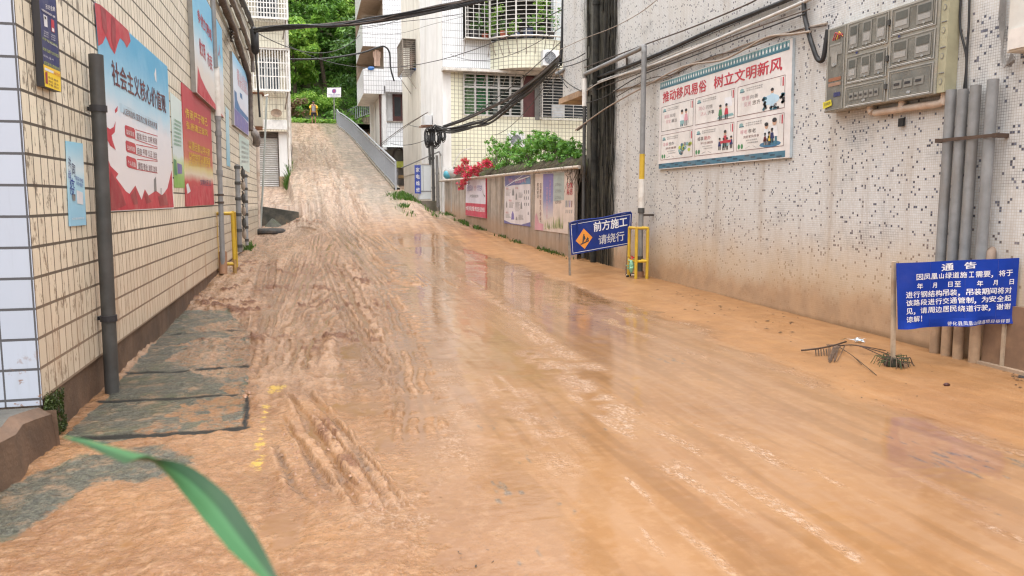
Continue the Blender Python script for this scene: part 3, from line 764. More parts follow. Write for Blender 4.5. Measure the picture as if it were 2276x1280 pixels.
# ------------------------------------------------------------------ grilles and windows
GRILL = M('grille_metal', (.55, .53, .50), .4, .15, 8, metal=.2)
RUSTG = M('rusty_grille', (.30, .26, .22), .6, .25, 8)
GLASS = None
def glass_mat(name, col, rough=.06):
    if name in _MC: return _MC[name]
    n = N(name); n.set(col=n.mix(n.rng(n.noise(.9, 3), .35, .65), tuple(c * .6 for c in col), col), rough=rough, spec=.6); _MC[name] = n.m; return n.m
DARKG = glass_mat('dark_window_glass', (.03, .035, .04))
ALU = M('window_aluminium', (.62, .62, .60), .35, .08, 5, metal=.3)
def cage(mb, o, ux, uz, uy, nv, nh, mat, r=.012, sides=True, floor=True):
    """bars over a rectangle o+ux+uz, standing off the wall by uy"""
    o, ux, uz, uy = V(*o), V(*ux), V(*uz), V(*uy)
    f = o + uy
    for i in range(nv + 1): mb.bar(f + ux * (i / nv), f + ux * (i / nv) + uz, r * (2 if i in (0, nv) else 1), r * (2 if i in (0, nv) else 1), mat)
    for j in range(nh + 1): mb.bar(f + uz * (j / nh), f + uz * (j / nh) + ux, r * (2.4 if j in (0, nh) else 1.1), r * (2.4 if j in (0, nh) else 1.1), mat)
    if sides:
        for e in (V(0, 0, 0), ux):
            for j in range(nh + 1): mb.bar(o + e + uz * (j / nh), f + e + uz * (j / nh), r, r, mat)
            for k in (1, 2): mb.bar(o + e + uy * (k / 3), o + e + uy * (k / 3) + uz, r, r, mat)
    if floor:
        for i in range(nv + 1):
            for z in (V(0, 0, 0), uz): mb.bar(o + z + ux * (i / nv), f + z + ux * (i / nv), r, r, mat)

# ------------------------------------------------------------------ white and cream block behind the retaining wall
YA, XA = 30.6, PY(985, 300, 30.6).x
n, c = tile_mat('narrow_white_tile', (.78, .80, .82), .085, .28, .013, .018, (.25, .25, .26), 'X', u0=XA, v0=.1, var=.03, gamt=.15); NWT = finish(n, c)
n, c = tile_mat('cream_square_tile', (.77, .76, .60), .155, .155, .018, .018, (.24, .22, .17), 'X', u0=XA, v0=.05, var=.04, gamt=.22); CRT = finish(n, c)
PLAIN = M('white_side_render', (.80, .80, .79), .7, .05, 1.2, .004, 20, dirt=(.55, .53, .48), dscale=1.6, damt=.5, streak=True)
PLAIN2 = M('cream_side_render', (.74, .71, .64), .75, .06, 1.2, .004, 20, dirt=(.42, .37, .30), dscale=1.8, damt=.6, streak=True)
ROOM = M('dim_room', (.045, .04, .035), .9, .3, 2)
wa = thing('building', 'white and cream tiled apartment block with a curved caged balcony behind the retaining wall', 'building', (XA, YA, 0))
XE = 14.0; ZT = 14.5
zc0 = PY(1100, 258, YA).z; zc1 = PY(1100, 163, YA).z          # lower window band
xw0 = PY(1030, 200, YA).x; zb1 = PY(1060, 90, YA).z            # bottom of the balcony cage
zlow = PY(985, 370, YA).z                                      # the body hangs over a recessed ground floor
xs0 = PY(1003, 300, YA).x
def wq(mb, x0, x1, z0, z1, mat, y=YA): mb.poly([(x0, y, z0), (x1, y, z0), (x1, y, z1), (x0, y, z1)], mat)
b = MB()
wq(b, XA, xs0, zlow, zc1, PLAIN); wq(b, xs0, xw0, zlow, zc1, CRT); wq(b, xw0, XE, zlow, zc0, CRT)
wq(b, XA, XE, zc1, zb1, NWT); wq(b, XA, xw0, zb1, ZT, NWT); wq(b, xw0, XE, zb1 + 2.75, ZT, NWT)
b.build('front_wall', wa)
b = MB()
ym = 36.8
b.poly([(XA, YA, zlow), (XA, ym, zlow), (XA, ym, ZT), (XA, YA, ZT)][::-1], PLAIN)
b.poly([(XA - .02, ym, zlow), (XA - .02, 44, zlow), (XA - .02, 44, ZT), (XA - .02, ym, ZT)][::-1], PLAIN2)
b.poly([(XA - .02, ym, zlow), (XA, ym, zlow), (XA, ym, ZT), (XA - .02, ym, ZT)], PLAIN2)
b.build('side_wall', wa)
b = MB(); b.poly([(XA, YA, ZT), (XE, YA, ZT), (XE, 44, ZT), (XA, 44, ZT)], LEDGE); b.poly([(XE, YA, -.4), (XE, 44, -.4), (XE, 44, ZT), (XE, YA, ZT)], PLAIN)
b.poly([(XA, 44, -.4), (XE, 44, -.4), (XE, 44, ZT), (XA, 44, ZT)], PLAIN); b.build('roof', wa)
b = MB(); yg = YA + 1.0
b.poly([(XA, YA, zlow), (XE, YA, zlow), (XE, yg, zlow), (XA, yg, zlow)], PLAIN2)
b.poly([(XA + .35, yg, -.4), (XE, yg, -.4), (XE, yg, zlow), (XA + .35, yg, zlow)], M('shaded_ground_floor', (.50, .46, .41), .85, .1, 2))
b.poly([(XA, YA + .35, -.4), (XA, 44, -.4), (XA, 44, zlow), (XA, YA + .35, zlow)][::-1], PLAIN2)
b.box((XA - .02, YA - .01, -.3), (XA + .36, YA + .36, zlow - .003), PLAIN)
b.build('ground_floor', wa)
# room behind the lower window band, and the upper balcony
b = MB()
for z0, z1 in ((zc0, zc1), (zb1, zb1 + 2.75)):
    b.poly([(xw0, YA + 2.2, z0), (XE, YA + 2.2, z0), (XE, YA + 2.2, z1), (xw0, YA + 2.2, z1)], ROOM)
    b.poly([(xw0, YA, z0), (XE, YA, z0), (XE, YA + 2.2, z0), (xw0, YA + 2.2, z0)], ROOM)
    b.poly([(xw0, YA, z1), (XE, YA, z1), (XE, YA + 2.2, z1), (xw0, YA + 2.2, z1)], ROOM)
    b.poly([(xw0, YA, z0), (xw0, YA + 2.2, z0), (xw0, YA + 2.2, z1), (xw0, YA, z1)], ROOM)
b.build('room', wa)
eave = M('ragged_eave', (.62, .60, .56), .8, .2, 5, .01, 30, dirt=(.25, .22, .18))
b = MB()
for k in range(24):
    x0 = XA - .05 + (XE - XA) * k / 24; x1 = XA - .05 + (XE - XA) * (k + 1) / 24
    b.box((x0, YA - .42 - .05 * random.random(), zc1 - .02), (x1, YA + .01, zc1 + .07 + .03 * random.random()), eave)
b.build('eave', wa)
# lower window: aluminium frame, green curtains, bars outside
xw1 = PY(1160, 200, YA).x
wnd = MB(); 
for k in range(6):
    x = xw0 + (xw1 - xw0) * k / 5; wnd.box((x - .03, YA + .05, zc0), (x + .03, YA + .11, zc1), ALU)
zm = zc0 + (zc1 - zc0) * .66
for z in (zc0, zm, zc1 - .06): wnd.box((xw0, YA + .052, z), (xw1, YA + .108, z + .06), ALU)
wo = wnd.build('window', wa)
b = MB(); b.poly([(xw0, YA + .085, zc0), (xw1, YA + .085, zc0), (xw1, YA + .085, zc1), (xw0, YA + .085, zc1)], (lambda n: (n.set(col=(.10, .14, .12), rough=.05, alpha=.25, spec=.5), n.m)[1])(N('window_pane'))); b.build('pane', wo)
b = MB(); cu1 = M('pale_green_curtain', (.20, .34, .15), .8, .15, 3); cu2 = M('deep_green_curtain', (.02, .20, .045), .75, .15, 3)
def curtain(x0, x1, mat, y=YA + .3, z0=zc0 + .03, z1=zc1 - .05):
    kk = max(6, int((x1 - x0) / .05))
    for i in range(kk):
        a, c_ = x0 + (x1 - x0) * i / kk, x0 + (x1 - x0) * (i + 1) / kk
        b.poly([(a, y + .04 * math.sin(i * 1.3), z0), (c_, y + .04 * math.sin((i + 1) * 1.3), z0), (c_, y + .04 * math.sin((i + 1) * 1.3), z1), (a, y + .04 * math.sin(i * 1.3), z1)], mat)
xx = [PY(p, 220, YA).x for p in (1031, 1060, 1064, 1092, 1100, 1118)]
curtain(xx[0], xx[1], cu1); curtain(xx[2], xx[3], cu2); curtain(xx[4], xx[5], M('grey_curtain', (.18, .2, .19), .8))
b.build('curtain', wo)
b = MB(); cage(b, (xw0, YA, zc0 + .02), (xw1 - xw0, 0, 0), (0, 0, zc1 - zc0 - .1), (0, -.12, 0), 5, 12, GRILL, .016, True, False)
for k in range(7):
    x = xw0 + (xw1 - xw0) * k / 6; b.bar((x, YA, zc1 - .5), (x + .05, YA - .42, zc1 - .04), .02, .02, RUSTG)
b.build('grille', wo)
xd0, xd1 = PY(1160, 200, YA).x, PY(1189, 200, YA).x
b = MB(); b.box((xd0 + .04, YA + .06, zc0), (xd1, YA + .14, zc1 - .05), M('maroon_door', (.10, .03, .03), .5, .2, 4))
b.box((xd1, YA - .02, zc0 - .1), (xd1 + .2, YA + .2, zc1), M('grey_post', (.2, .2, .19), .7))
b.build('door', wa)
xv0, xv1 = xd1 + .2, PY(1312, 220, YA).x
b = MB(); b.poly([(xv0, YA + .2, zc0 - .1), (xv1, YA + .2, zc0 - .1), (xv1, YA + .2, zc1), (xv0, YA + .2, zc1)], DARKG)
b.box((xv0 + .55, YA + .06, zc0 + .02), (xv0 + 1.1, YA + .19, zc0 + .55), M('pale_appliance', (.55, .58, .6), .5))
w2 = b.build('window', wa)
b = MB(); cage(b, (xv0, YA, zc0 - .1), (xv1 - xv0, 0, 0), (0, 0, zc1 - zc0 - .05), (0, -.4, 0), 5, 14, GRILL, .016); b.build('grille', w2)
# curved balcony: tiled parapet and cage following the same arc
xb0, xb1 = PY(1090, 120, YA).x, PY(1090, 120, YA).x + 3.7
cxm = (xb0 + xb1) / 2; hw = (xb1 - xb0) / 2; sag = 1.2; RR = (hw * hw + sag * sag) / (2 * sag); cyc = YA + RR - sag
def arc(t, dr=0.0):
    a = math.asin(hw / RR) * (2 * t - 1); return cxm + (RR + dr) * math.sin(a), cyc - (RR + dr) * math.cos(a)
b = MB(); K = 28
for i in range(K):
    (x0, y0), (x1, y1) = arc(i / K), arc((i + 1) / K)
    b.add([(x0, y0, zc1 + .1), (x1, y1, zc1 + .1), (x1, y1, zb1 - .05), (x0, y0, zb1 - .05)], [(0, 1, 2, 3)], CRT, True)
    b.poly([(x0, y0, zc1 + .1), (x1, y1, zc1 + .1), (x1, YA, zc1 + .1), (x0, YA, zc1 + .1)], eave)
    b.poly([(x0, y0, zb1 - .05), (x1, y1, zb1 - .05), (x1, YA, zb1 - .05), (x0, YA, zb1 - .05)], eave)
bal = b.build('balcony', wa)
b = MB(); ctop = zb1 + 2.7; path = [(xw0 + .02, YA - .45), (xb0 - .1, YA - .45)] + [arc(i / 14, .38) for i in range(1, 14)]
nh = 17
for j in range(nh + 1):
    z = zb1 + (ctop - zb1) * j / nh
    b.tube([(x, y, z) for x, y in path], .013 if j else .035, GRILL, 5)
b.tube([(xw0 + .02, YA, zb1), (xw0 + .02, YA - .45, zb1)], .03, GRILL, 5)
for i, (x, y) in enumerate(path):
    b.bar((x, y, zb1), (x, y, ctop), .035 if i != 5 else .06, .035, GRILL)
    xi, yi = (x, YA) if i < 2 else arc((i - 1) / 14, 0)
    b.bar((x, y, zb1), (xi, yi, zb1 - .62), .022, .022, RUSTG)
for k in range(5): b.bar((xw0 + (xb0 - xw0) * (k + .5) / 5, YA - .45, zb1), (xw0 + (xb0 - xw0) * (k + .5) / 5, YA - .45, ctop), .02, .02, GRILL)
b.build('grille', bal)
b = MB(); 
b.poly([(xw0, YA, zb1), (xw0, YA - .45, zb1), (xb0, YA - .45, zb1), (xb0, YA, zb1)], RUSTG)
b.build('cage_floor', bal)
# narrow caged window on the side wall
p0 = PX(943, 150, XA - .02); p1 = PX(913, 150, XA - .02)
zt_, zb_ = PX(928, 83, XA).z, PX(928, 152, XA).z
b = MB(); b.poly([(XA - .03, 38.2, zb_), (XA - .03, 40.4, zb_), (XA - .03, 40.4, zt_), (XA - .03, 38.2, zt_)], DARKG)
w3 = b.build('window', wa)
b = MB(); cage(b, (XA - .03, 38.2, zb_), (0, 2.2, 0), (0, 0, zt_ - zb_), (-.62, 0, 0), 8, 15, RUSTG, .022)
b.bar((XA - .65, 38.2, zb_), (XA - .02, 38.2, zb_ - .9), .03, .03, RUSTG); b.bar((XA - .65, 40.2, zb_), (XA - .02, 40.2, zb_ - .9), .03, .03, RUSTG)
b.box((XA - .68, 38.15, zt_), (XA - .02, 40.45, zt_ + .03), RUSTG)
b.build('grille', w3)

# ------------------------------------------------------------------ white balcony block beside the railing
YB = 48.
def bx(px): return PY(px, 200, YB).x
def bz(py, px=830, y=YB): return PY(px, py, y).z
n, c = tile_mat('white_ribbed_tile', (.80, .81, .83), .15, .28, .018, .022, (.30, .30, .32), 'X', u0=0, v0=.1, var=.03, gamt=.12); WRT = finish(n, c)
n, c = tile_mat('white_ribbed_side', (.80, .81, .83), .15, .28, .018, .022, (.30, .30, .32), 'Y', u0=0, v0=.1, var=.03, gamt=.12); WRS = finish(n, c)
LOG = M('loggia_plaster', (.38, .30, .23), .85, .2, 2, dirt=(.16, .12, .09), dscale=2, damt=.7)
wb = thing('building', 'white tiled block with stacked open balconies beside the grey railing up the ramp', 'building', (bx(808), YB, 2))
xa, xb2, xc = bx(808), bx(854), bx(912) + 5
yb2 = 54.5
b = MB()
wq(b, xb2, xc, bz(190), 21, WRT, YB); b.poly([(xb2, YB, bz(208)), (xb2, yb2, bz(208)), (xb2, yb2, 21), (xb2, YB, 21)], LOG)
b.poly([(xb2, yb2, 0), (xc, yb2, 0), (xc, yb2, 21), (xb2, yb2, 21)], WRT); b.poly([(xb2, YB, 21), (xc, YB, 21), (xc, yb2, 21), (xb2, yb2, 21)], LEDGE)
b.poly([(xa, yb2, bz(208)), (xb2, yb2, bz(208)), (xb2, yb2, 21), (xa, yb2, 21)], LOG)
wq(b, bx(847), xc, 2.0, bz(190), PLAIN, YB + .6); b.poly([(bx(847), YB + .6, 2), (bx(847), yb2, 2), (bx(847), yb2, bz(205)), (bx(847), YB + .6, bz(205))], PLAIN2)
b.build('wall', wb)
def balcony(zb, zp, zo, znext):
    """parapet from zb to zp, opening up to zo, wall above to znext"""
    b = MB()
    for z0, z1 in ((zb, zp), (zo, znext)):
        if z1 <= z0: continue
        b.poly([(xa, YB, z0), (xb2, YB, z0), (xb2, YB, z1), (xa, YB, z1)], WRT)
        b.poly([(xa, YB, z0), (xa, yb2, z0), (xa, yb2, z1), (xa, YB, z1)][::-1], WRS)
    b.poly([(xa, YB, zb), (xb2, YB, zb), (xb2, yb2, zb), (xa, yb2, zb)], PLAIN2)
    b.poly([(xa, YB, zb + .2), (xb2, YB, zb + .2), (xb2, yb2, zb + .2), (xa, yb2, zb + .2)], LOG)
    b.poly([(xa, YB, zo), (xb2, YB, zo), (xb2, yb2, zo), (xa, yb2, zo)], LOG)
    b.poly([(xa + .12, YB + .12, zb), (xb2, YB + .12, zb), (xb2, YB + .12, zp), (xa + .12, YB + .12, zp)][::-1], LOG)
    b.box((xa, YB + .005, zp - .04), (xb2, YB + .12, zp), PLAIN); b.box((xa + .005, YB, zp - .04), (xa + .12, yb2, zp - .002), PLAIN)
    return b.build('balcony', wb)
zz = [bz(208), bz(152), bz(103), bz(42)]
balcony(*zz); balcony(zz[3] + .004, zz[3] + .01, bz(0) + .05, bz(-40)); balcony(bz(-40) + .004, bz(-80), bz(-130), 21)
b = MB(); b.box((bx(856), YB - .35, bz(204)), (xc, YB + .6, bz(178)), WRT); b.build('lintel_band', wb)
for py0, py1 in ((5, 53), (106, 157)):
    b = MB(); b.box((bx(899), YB - .02, bz(py1)), (bx(908.5), YB + .02, bz(py0)), ALU); w4 = b.build('window', wb)
    b = MB(); b.box((bx(900.2), YB - .035, bz(py1 - 3)), (bx(907.3), YB - .022, bz(py0 + 2)), DARKG); b.build('pane', w4)
b = MB(); mar = M('maroon_frame', (.10, .035, .03), .5, .2, 4)
b.box((bx(874), YB + .5, bz(272)), (bx(911), YB + .58, bz(205)), mar); dr = b.build('door', wb)
b = MB(); b.box((bx(878), YB + .47, bz(255)), (bx(892), YB + .49, bz(212)), DARKG); b.box((bx(896), YB + .47, bz(255)), (bx(909), YB + .49, bz(212)), DARKG); b.build('pane', dr)
b = MB(); b.box((bx(857), YB - .6, bz(326)), (bx(905), YB + .6, bz(272)), WRT); b.box((bx(856), YB - .65, bz(273)), (bx(905), YB - .55, bz(270)), RUSTG); b.build('parapet', wb)
b = MB(); b.tube([(bx(845), YB + .3, 2), (bx(845), YB + .3, bz(206))], .05, mar); b.build('drainpipe', wb)
b = MB(); b.box((bx(849), YB + .1, 2), (bx(858), YB + .5, bz(206)), PLAIN); b.build('pillar', wb)
b = MB(); b.box((bx(833), YB + 4, 2), (bx(842), YB + 4.4, bz(214)), PLAIN2); b.build('pillar', wb)
b = MB(); kk = 30; yc0, yc1 = YB - 2.2, YB - .4; awm = M('corrugated_sheet', (.62, .66, .66), .5, .1, 4, metal=.3)
for i in range(kk):
    x0 = bx(846) + (bx(908) - bx(846)) * i / kk; x1 = bx(846) + (bx(908) - bx(846)) * (i + 1) / kk; dz = .045 * (i % 2)
    b.poly([(x0, yc0, bz(332) + dz), (x1, yc0, bz(332) + .045 - dz), (x1, yc1, bz(325) + .045 - dz), (x0, yc1, bz(325) + dz)], awm)
b.build('awning', wb)
b = MB(); gr_ = M('grey_garage', (.23, .22, .21), .85, .15, 2); b.box((bx(846), YB - .5, 1.2), (xc, YB - .3, bz(333)), gr_); 
b.tube([PY(886, 346, YB - .56) + V(.32 * math.cos(a), 0, .48 * math.sin(a)) for a in np.linspace(0, 6.3, 20)], .05, M('ornament', (.12, .10, .10), .8)); b.build('ground_floor', wb)

# ------------------------------------------------------------------ cream house with the roller shutter at the foot of the ramp
YC = 36.
n, c = tile_mat('cream_house_tile', (.76, .72, .58), .115, .30, .014, .016, (.33, .29, .22), 'X', v0=.05, var=.03, gamt=.2); CHT = finish(n, c)
hc = thing('house', 'narrow cream tiled house with barred windows and roller shutter beside the ramp', 'house', (-2, YC, 2.2))
def cz(py): return PY(610, py, YC).z
def cxp(px): return PY(px, 300, YC).x
xr = cxp(638); xl = -9.
yf = YC - .35
b = MB(); b.poly([(xl, yf, cz(293)), (xr + .02, yf, cz(293)), (xr + .02, yf, 13.5), (xl, yf, 13.5)], CHT)
b.poly([(xr + .02, yf, cz(293)), (xr + .02, YC + 9, cz(293)), (xr + .02, YC + 9, 13.5), (xr + .02, yf, 13.5)], PLAIN2)
b.poly([(xl, yf, cz(293)), (xr + .02, yf, cz(293)), (xr + .02, YC + .4, cz(293)), (xl, YC + .4, cz(293))], PLAIN2)
b.poly([(xl, yf, 13.5), (xr + .02, yf, 13.5), (xr + .02, YC + 9, 13.5), (xl, YC + 9, 13.5)], LEDGE)
b.poly([(xl, YC + .3, 1.5), (xr, YC + .3, 1.5), (xr, YC + .3, cz(293)), (xl, YC + .3, cz(293))], M('grey_front', (.42, .38, .33), .85, .15, 2))
b.poly([(xr, YC, 1.5), (xr, YC + 9, 1.5), (xr, YC + 9, cz(293)), (xr, YC, cz(293))], PLAIN2)
b.build('wall', hc)
b = MB(); b.box((cxp(619), YC - .02, 1.5), (xr, YC + .3, cz(293)), PLAIN); b.box((cxp(618), YC - .05, 1.5), (xr + .01, YC + .2, cz(392)), M('muddy_base', (.35, .25, .16), .85)); b.build('pillar', hc)
b = MB(); sh = M('shutter_slats', (.55, .54, .52), .5, .1, 3, metal=.2); z0, z1 = 1.9, cz(305); ns = 26
for i in range(ns):
    a, c_ = z0 + (z1 - z0) * i / ns, z0 + (z1 - z0) * (i + 1) / ns
    b.poly([(cxp(560), YC + .18, a), (cxp(616), YC + .18, a), (cxp(616), YC + .13, (a + c_) / 2), (cxp(560), YC + .13, (a + c_) / 2)], sh)
    b.poly([(cxp(560), YC + .13, (a + c_) / 2), (cxp(616), YC + .13, (a + c_) / 2), (cxp(616), YC + .18, c_), (cxp(560), YC + .18, c_)], sh)
b.box((cxp(616), YC + .05, 1.9), (cxp(619), YC + .22, z1 + .1), M('dark_jamb', (.08, .06, .05), .7)); b.box((cxp(558), YC + .06, z1), (cxp(619), YC + .21, z1 + .12), M('dark_jamb', (.08, .06, .05), .7)); b.build('roller_shutter', hc)
for (py0, py1, pb0, pb1, pl) in ((134, 203, 119, 208, 566), (-40, 46, -45, 53, 561)):
    b = MB(); wm = M('house_window_frame', (.50, .54, .56), .4, .05)
    xw_0, xw_1 = cxp(583), cxp(625)
    for k in range(4):
        x = xw_0 + (xw_1 - xw_0) * k / 3; b.box((x - .03, yf - .05, cz(py1)), (x + .03, yf - .01, cz(py0)), wm)
    for p in (py0, (py0 * .7 + py1 * .3), py1): b.box((xw_0, yf - .052, cz(p) - .03), (xw_1, yf - .008, cz(p) + .03), wm)
    w5 = b.build('window', hc)
    b = MB(); gm_ = glass_mat('bluish_glass', (.10, .12, .14)); b.poly([(xw_0, yf - .03, cz(py1)), (xw_1, yf - .03, cz(py1)), (xw_1, yf - .03, cz(py0)), (xw_0, yf - .03, cz(py0))], gm_); b.build('pane', w5)
    b = MB(); cage(b, (cxp(pl), yf, cz(pb1)), (cxp(649) - cxp(pl), 0, 0), (0, 0, cz(pb0) - cz(pb1)), (0, -.75, 0), 14, 3 if py0 > 0 else 9, M('pale_grille', (.70, .69, .66), .5), .034)
    b.box((cxp(pl) - .05, yf - .8, cz(pb0)), (cxp(649) + .05, yf, cz(pb0) + .04), RUSTG)
    b.bar((cxp(645), yf - .7, cz(pb1)), (cxp(636), yf, cz(pb1) - .7), .05, .05, RUSTG)
    b.build('grille', w5)
b = MB(); b.box((xl, yf - .03, cz(289)), (xr + .03, yf + .02, cz(268)), M('white_band', (.75, .75, .73), .6)); b.build('sill_band', hc)
b = MB(); b.tube([(xr + .1, YC - .1, 2.2), (xr + .1, YC - .1, 13)], .055, M('white_pvc', (.72, .70, .66), .45, .08, 4, dirt=(.35, .25, .17), dscale=3, damt=.5)); b.build('drainpipe', hc)
# satellite dish fixed to the house
t = thing('satellite_dish', 'small rusty satellite dish under the lower barred window of the cream house', 'dish', PY(614, 251, yf - .3))
b = MB(); c0 = PY(614, 251, yf - .3); dm = M('dish_rust', (.30, .22, .16), .7, .3, 5)
for i in range(4):
    for j in range(20):
        a0, a1 = 2 * math.pi * j / 20, 2 * math.pi * (j + 1) / 20; r0, r1 = .24 * i / 4, .24 * (i + 1) / 4
        f = lambda r, a: c0 + V(r * math.cos(a), -.8 * r * r + .05, .72 * r * math.sin(a))
        b.add([f(r0, a0), f(r1, a0), f(r1, a1), f(r0, a1)], [(0, 1, 2, 3)], dm, True)
b.build('reflector', t)
b = MB(); b.bar(c0 + V(0, .05, 0), c0 + V(0, .32, .05), .03, .03, RUSTG); b.bar(c0 + V(0, .3, .05), c0 + V(0, .3, 1.0), .02, .02, RUSTG); b.build('arm', t)
# ------------------------------------------------------------------ printed things on the walls
def ink(name, col, rough=.5, var=.10): return M('print_' + name, col, rough, var, 2.5, dirt=tuple(.55 * c + .16 * d for c, d in zip(col, (.9, .75, .6))), dscale=2.2, damt=.45, streak=True, bump=.006, bscale=9)
WHITE = ink('white', (.78, .78, .80)); PALE = ink('pale', (.70, .72, .76)); REDK = ink('red', (.48, .035, .06)); REDD = ink('dark_red', (.30, .03, .045))
MAROON = ink('maroon', (.13, .025, .035)); NAVY = ink('navy', (.022, .03, .13)); BLUE = ink('blue', (.02, .06, .36)); SKYB = ink('sky', (.22, .52, .74))
YEL = ink('yellow', (.72, .50, .05)); LIME = ink('lime', (.45, .55, .08)); BLK = ink('black', (.03, .03, .035)); GREYK = ink('grey', (.22, .22, .23))
TEAL = ink('teal', (.05, .16, .22)); TEALP = ink('pale_teal', (.22, .40, .42)); GREENK = ink('green', (.06, .24, .10)); ORG_ = ink('orange', (.75, .28, .03)); SKIN = ink('skin', (.55, .34, .24))
PINK = ink('pink', (.60, .30, .36)); PURP = ink('violet', (.17, .15, .38)); CREAMK = ink('cream', (.66, .60, .48)); SKYP = ink('pale_sky', (.45, .64, .78))
def grad(name, stops, z0, z1, wob=.25):
    n = N('print_' + name); s = n.xyz()
    t = n.math('ADD', n.rng(s[2], z0, z1), n.math('MULTIPLY', n.math('SUBTRACT', n.noise(2.2, 5, .6), .5), wob))
    r = n.t.nodes.new('ShaderNodeValToRGB'); n.link(t, r.inputs[0]); e = r.color_ramp.elements
    while len(e) < len(stops): e.new(.5)
    for i, (p, c) in enumerate(stops): e[i].position = p; e[i].color = (*c, 1)
    n.set(col=r.outputs[0], rough=.5, nor=n.bump(n.noise(3.5, 3), .35, .02)); return n.m
LY = .0016
class Print:
    def __init__(s, pl, d, base=None): s.pl = pl; s.d = d; s.b = MB(); s.base = base
    def p(s, x, y, l=0): return s.pl(x, y, s.d + l * LY)
    def panel(s, c, mat, edge=None, back=.004):
        f = [s.p(*q) for q in c]; k = [s.pl(q[0], q[1], back) for q in c]
        # keep the back square behind the front
        nrm = (f[1] - f[0]).cross(f[3] - f[0]).normalized(); off = (s.pl(c[0][0], c[0][1], s.d) - s.pl(c[0][0], c[0][1], back))
        dd = abs(off.dot(nrm)); sg = 1 if off.dot(nrm) > 0 else -1
        k = [v - nrm * dd * sg for v in f]
        s.b.poly(f, mat)
        for i in range(4): s.b.poly([f[i], f[(i + 1) % 4], k[(i + 1) % 4], k[i]], edge or mat)
        s.b.poly(k[::-1], edge or mat); return s
    def shape(s, pts, mat, l=1): s.b.poly([s.p(x, y, l) for x, y in pts], mat); return s
    def quad(s, x0, y0, x1, y1, x2, y2, x3, y3, mat, l=1): return s.shape([(x0, y0), (x1, y1), (x2, y2), (x3, y3)], mat, l)
    def text(s, t, tl, tr, bl, mat, l=2, bold=.012): s.b.text(t, s.p(*tl, l), s.p(*tr, l), s.p(*bl, l), mat, bold); return s
    def line(s, a, b, w, mat, l=1):
        p, q = s.p(*a, l), s.p(*b, l); nrm = s.pl(600, 400, 1).__sub__(s.pl(600, 400, 0)).normalized()
        t = (q - p).normalized(); u = V(0, 0, 1) if abs(t.z) < .7 else V(0, 1, 0)
        u = (u - t * u.dot(t)).normalized() * w / 2
        s.b.poly([p - u, q - u, q + u, p + u], mat); return s
    def done(s, name, label, cat, group=None):
        c = sum((Vector(v) for v in s.b.v[:4]), Vector((0, 0, 0))) / 4
        return s.b.one(name, label, cat, c, group)
def z2(x, y): return (200 + x / 4.267, y / 4.267)
def z3(x, y): return (220 + x / 4.267, 200 + y / 4.267)

# core values banner
P = Print(LW, .012)
P.panel([(212, 5), (372, 148), (387, 463), (245, 470)], grad('banner', [(0, (.74, .72, .74)), (.45, (.72, .74, .80)), (.66, (.42, .66, .82)), (1, (.10, .40, .66))], 1.6, 3.25))
P.shape([z2(*q) for q in ((42, 22), (100, 45), (190, 125), (270, 200), (365, 290), (385, 390), (350, 455), (322, 395), (285, 360), (262, 420), (235, 515), (190, 440), (150, 340), (120, 410), (80, 435))], REDK)
P.shape([z2(*q) for q in ((100, 60), (150, 100), (165, 300), (150, 335), (120, 260))], REDD, 2).shape([z2(*q) for q in ((200, 150), (240, 190), (250, 400), (232, 490), (205, 380))], REDD, 2)
P.shape([z3(*q) for q in ((80, 640), (110, 720), (185, 795), (160, 830), (215, 905), (255, 960), (290, 985), (345, 905), (405, 1040), (435, 940), (470, 1000), (540, 955), (600, 1000), (650, 930), (690, 760), (700, 1000), (710, 1112), (108, 1145), (90, 900))], REDK)
for q in (((110, 760), (200, 930), (260, 1090), (150, 1140), (110, 1130)), ((300, 1000), (345, 940), (370, 1080), (330, 1090)), ((430, 1000), (445, 970), (500, 1060), (450, 1080)), ((560, 1010), (630, 980), (660, 1090), (580, 1100))):
    P.shape([z3(*k) for k in q], REDD, 2)
P.shape([z3(*q) for q in ((68, 345), (105, 370), (140, 350), (158, 295), (150, 400), (120, 430), (130, 480), (160, 570), (110, 530), (78, 470))], REDK)
P.shape([z3(*q) for q in ((150, 190), (178, 150), (175, 200), (155, 220))], REDK)
P.text('社会主义核心价值观', z2(200, 560), z2(712, 905), z2(218, 800), MAROON, 2, .02)
P.shape([z3(*q) for q in ((195, 118), (555, 300), (560, 385), (205, 205))], SKYP)
P.text('人民有信仰 国家有力量 民族有希望', z3(225, 160), z3(550, 315), z3(232, 232), MAROON)
for k, (a, t) in enumerate((('国家层面', '富强 民主 文明 和谐'), ('社会层面', '自由 平等 公正 法治'), ('个人层面', '爱国 敬业 诚信 友善'))):
    dy = 145 * k; dx = 7 * k
    P.shape([z3(x + dx, y + dy) for x, y in ((245, 345), (252, 332), (332, 362), (342, 385), (346, 468), (262, 442), (250, 425))], REDK)
    P.text(a, z3(258 + dx, 372 + dy), z3(332 + dx, 398 + dy), z3(262 + dx, 420 + dy), WHITE)
    P.text(t, z3(357 + dx, 400 + dy - 4 * k), z3(550, 458 + dy - 12 * k), z3(360 + dx, 468 + dy - 4 * k), MAROON)
    P.line(z3(345 + dx, 375 + dy - 4 * k), z3(556, 410 + dy + 28 - 26 * k), .008, REDK).line(z3(345 + dx, 470 + dy - 4 * k), z3(556, 520 + dy + 22 - 22 * k), .008, REDK)
P.shape([z3(*q) for q in ((520, 850), (540, 820), (548, 960), (525, 965))], GREYK).shape([z3(*q) for q in ((585, 930), (592, 930), (592, 1000), (587, 1000))], GREYK)
P.shape([z2(*q) for q in ((610, 700), (625, 640), (632, 780), (620, 760))], WHITE)
P.done('banner', 'largest banner on the left wall, blue over white with red waves and three tags', 'banner')

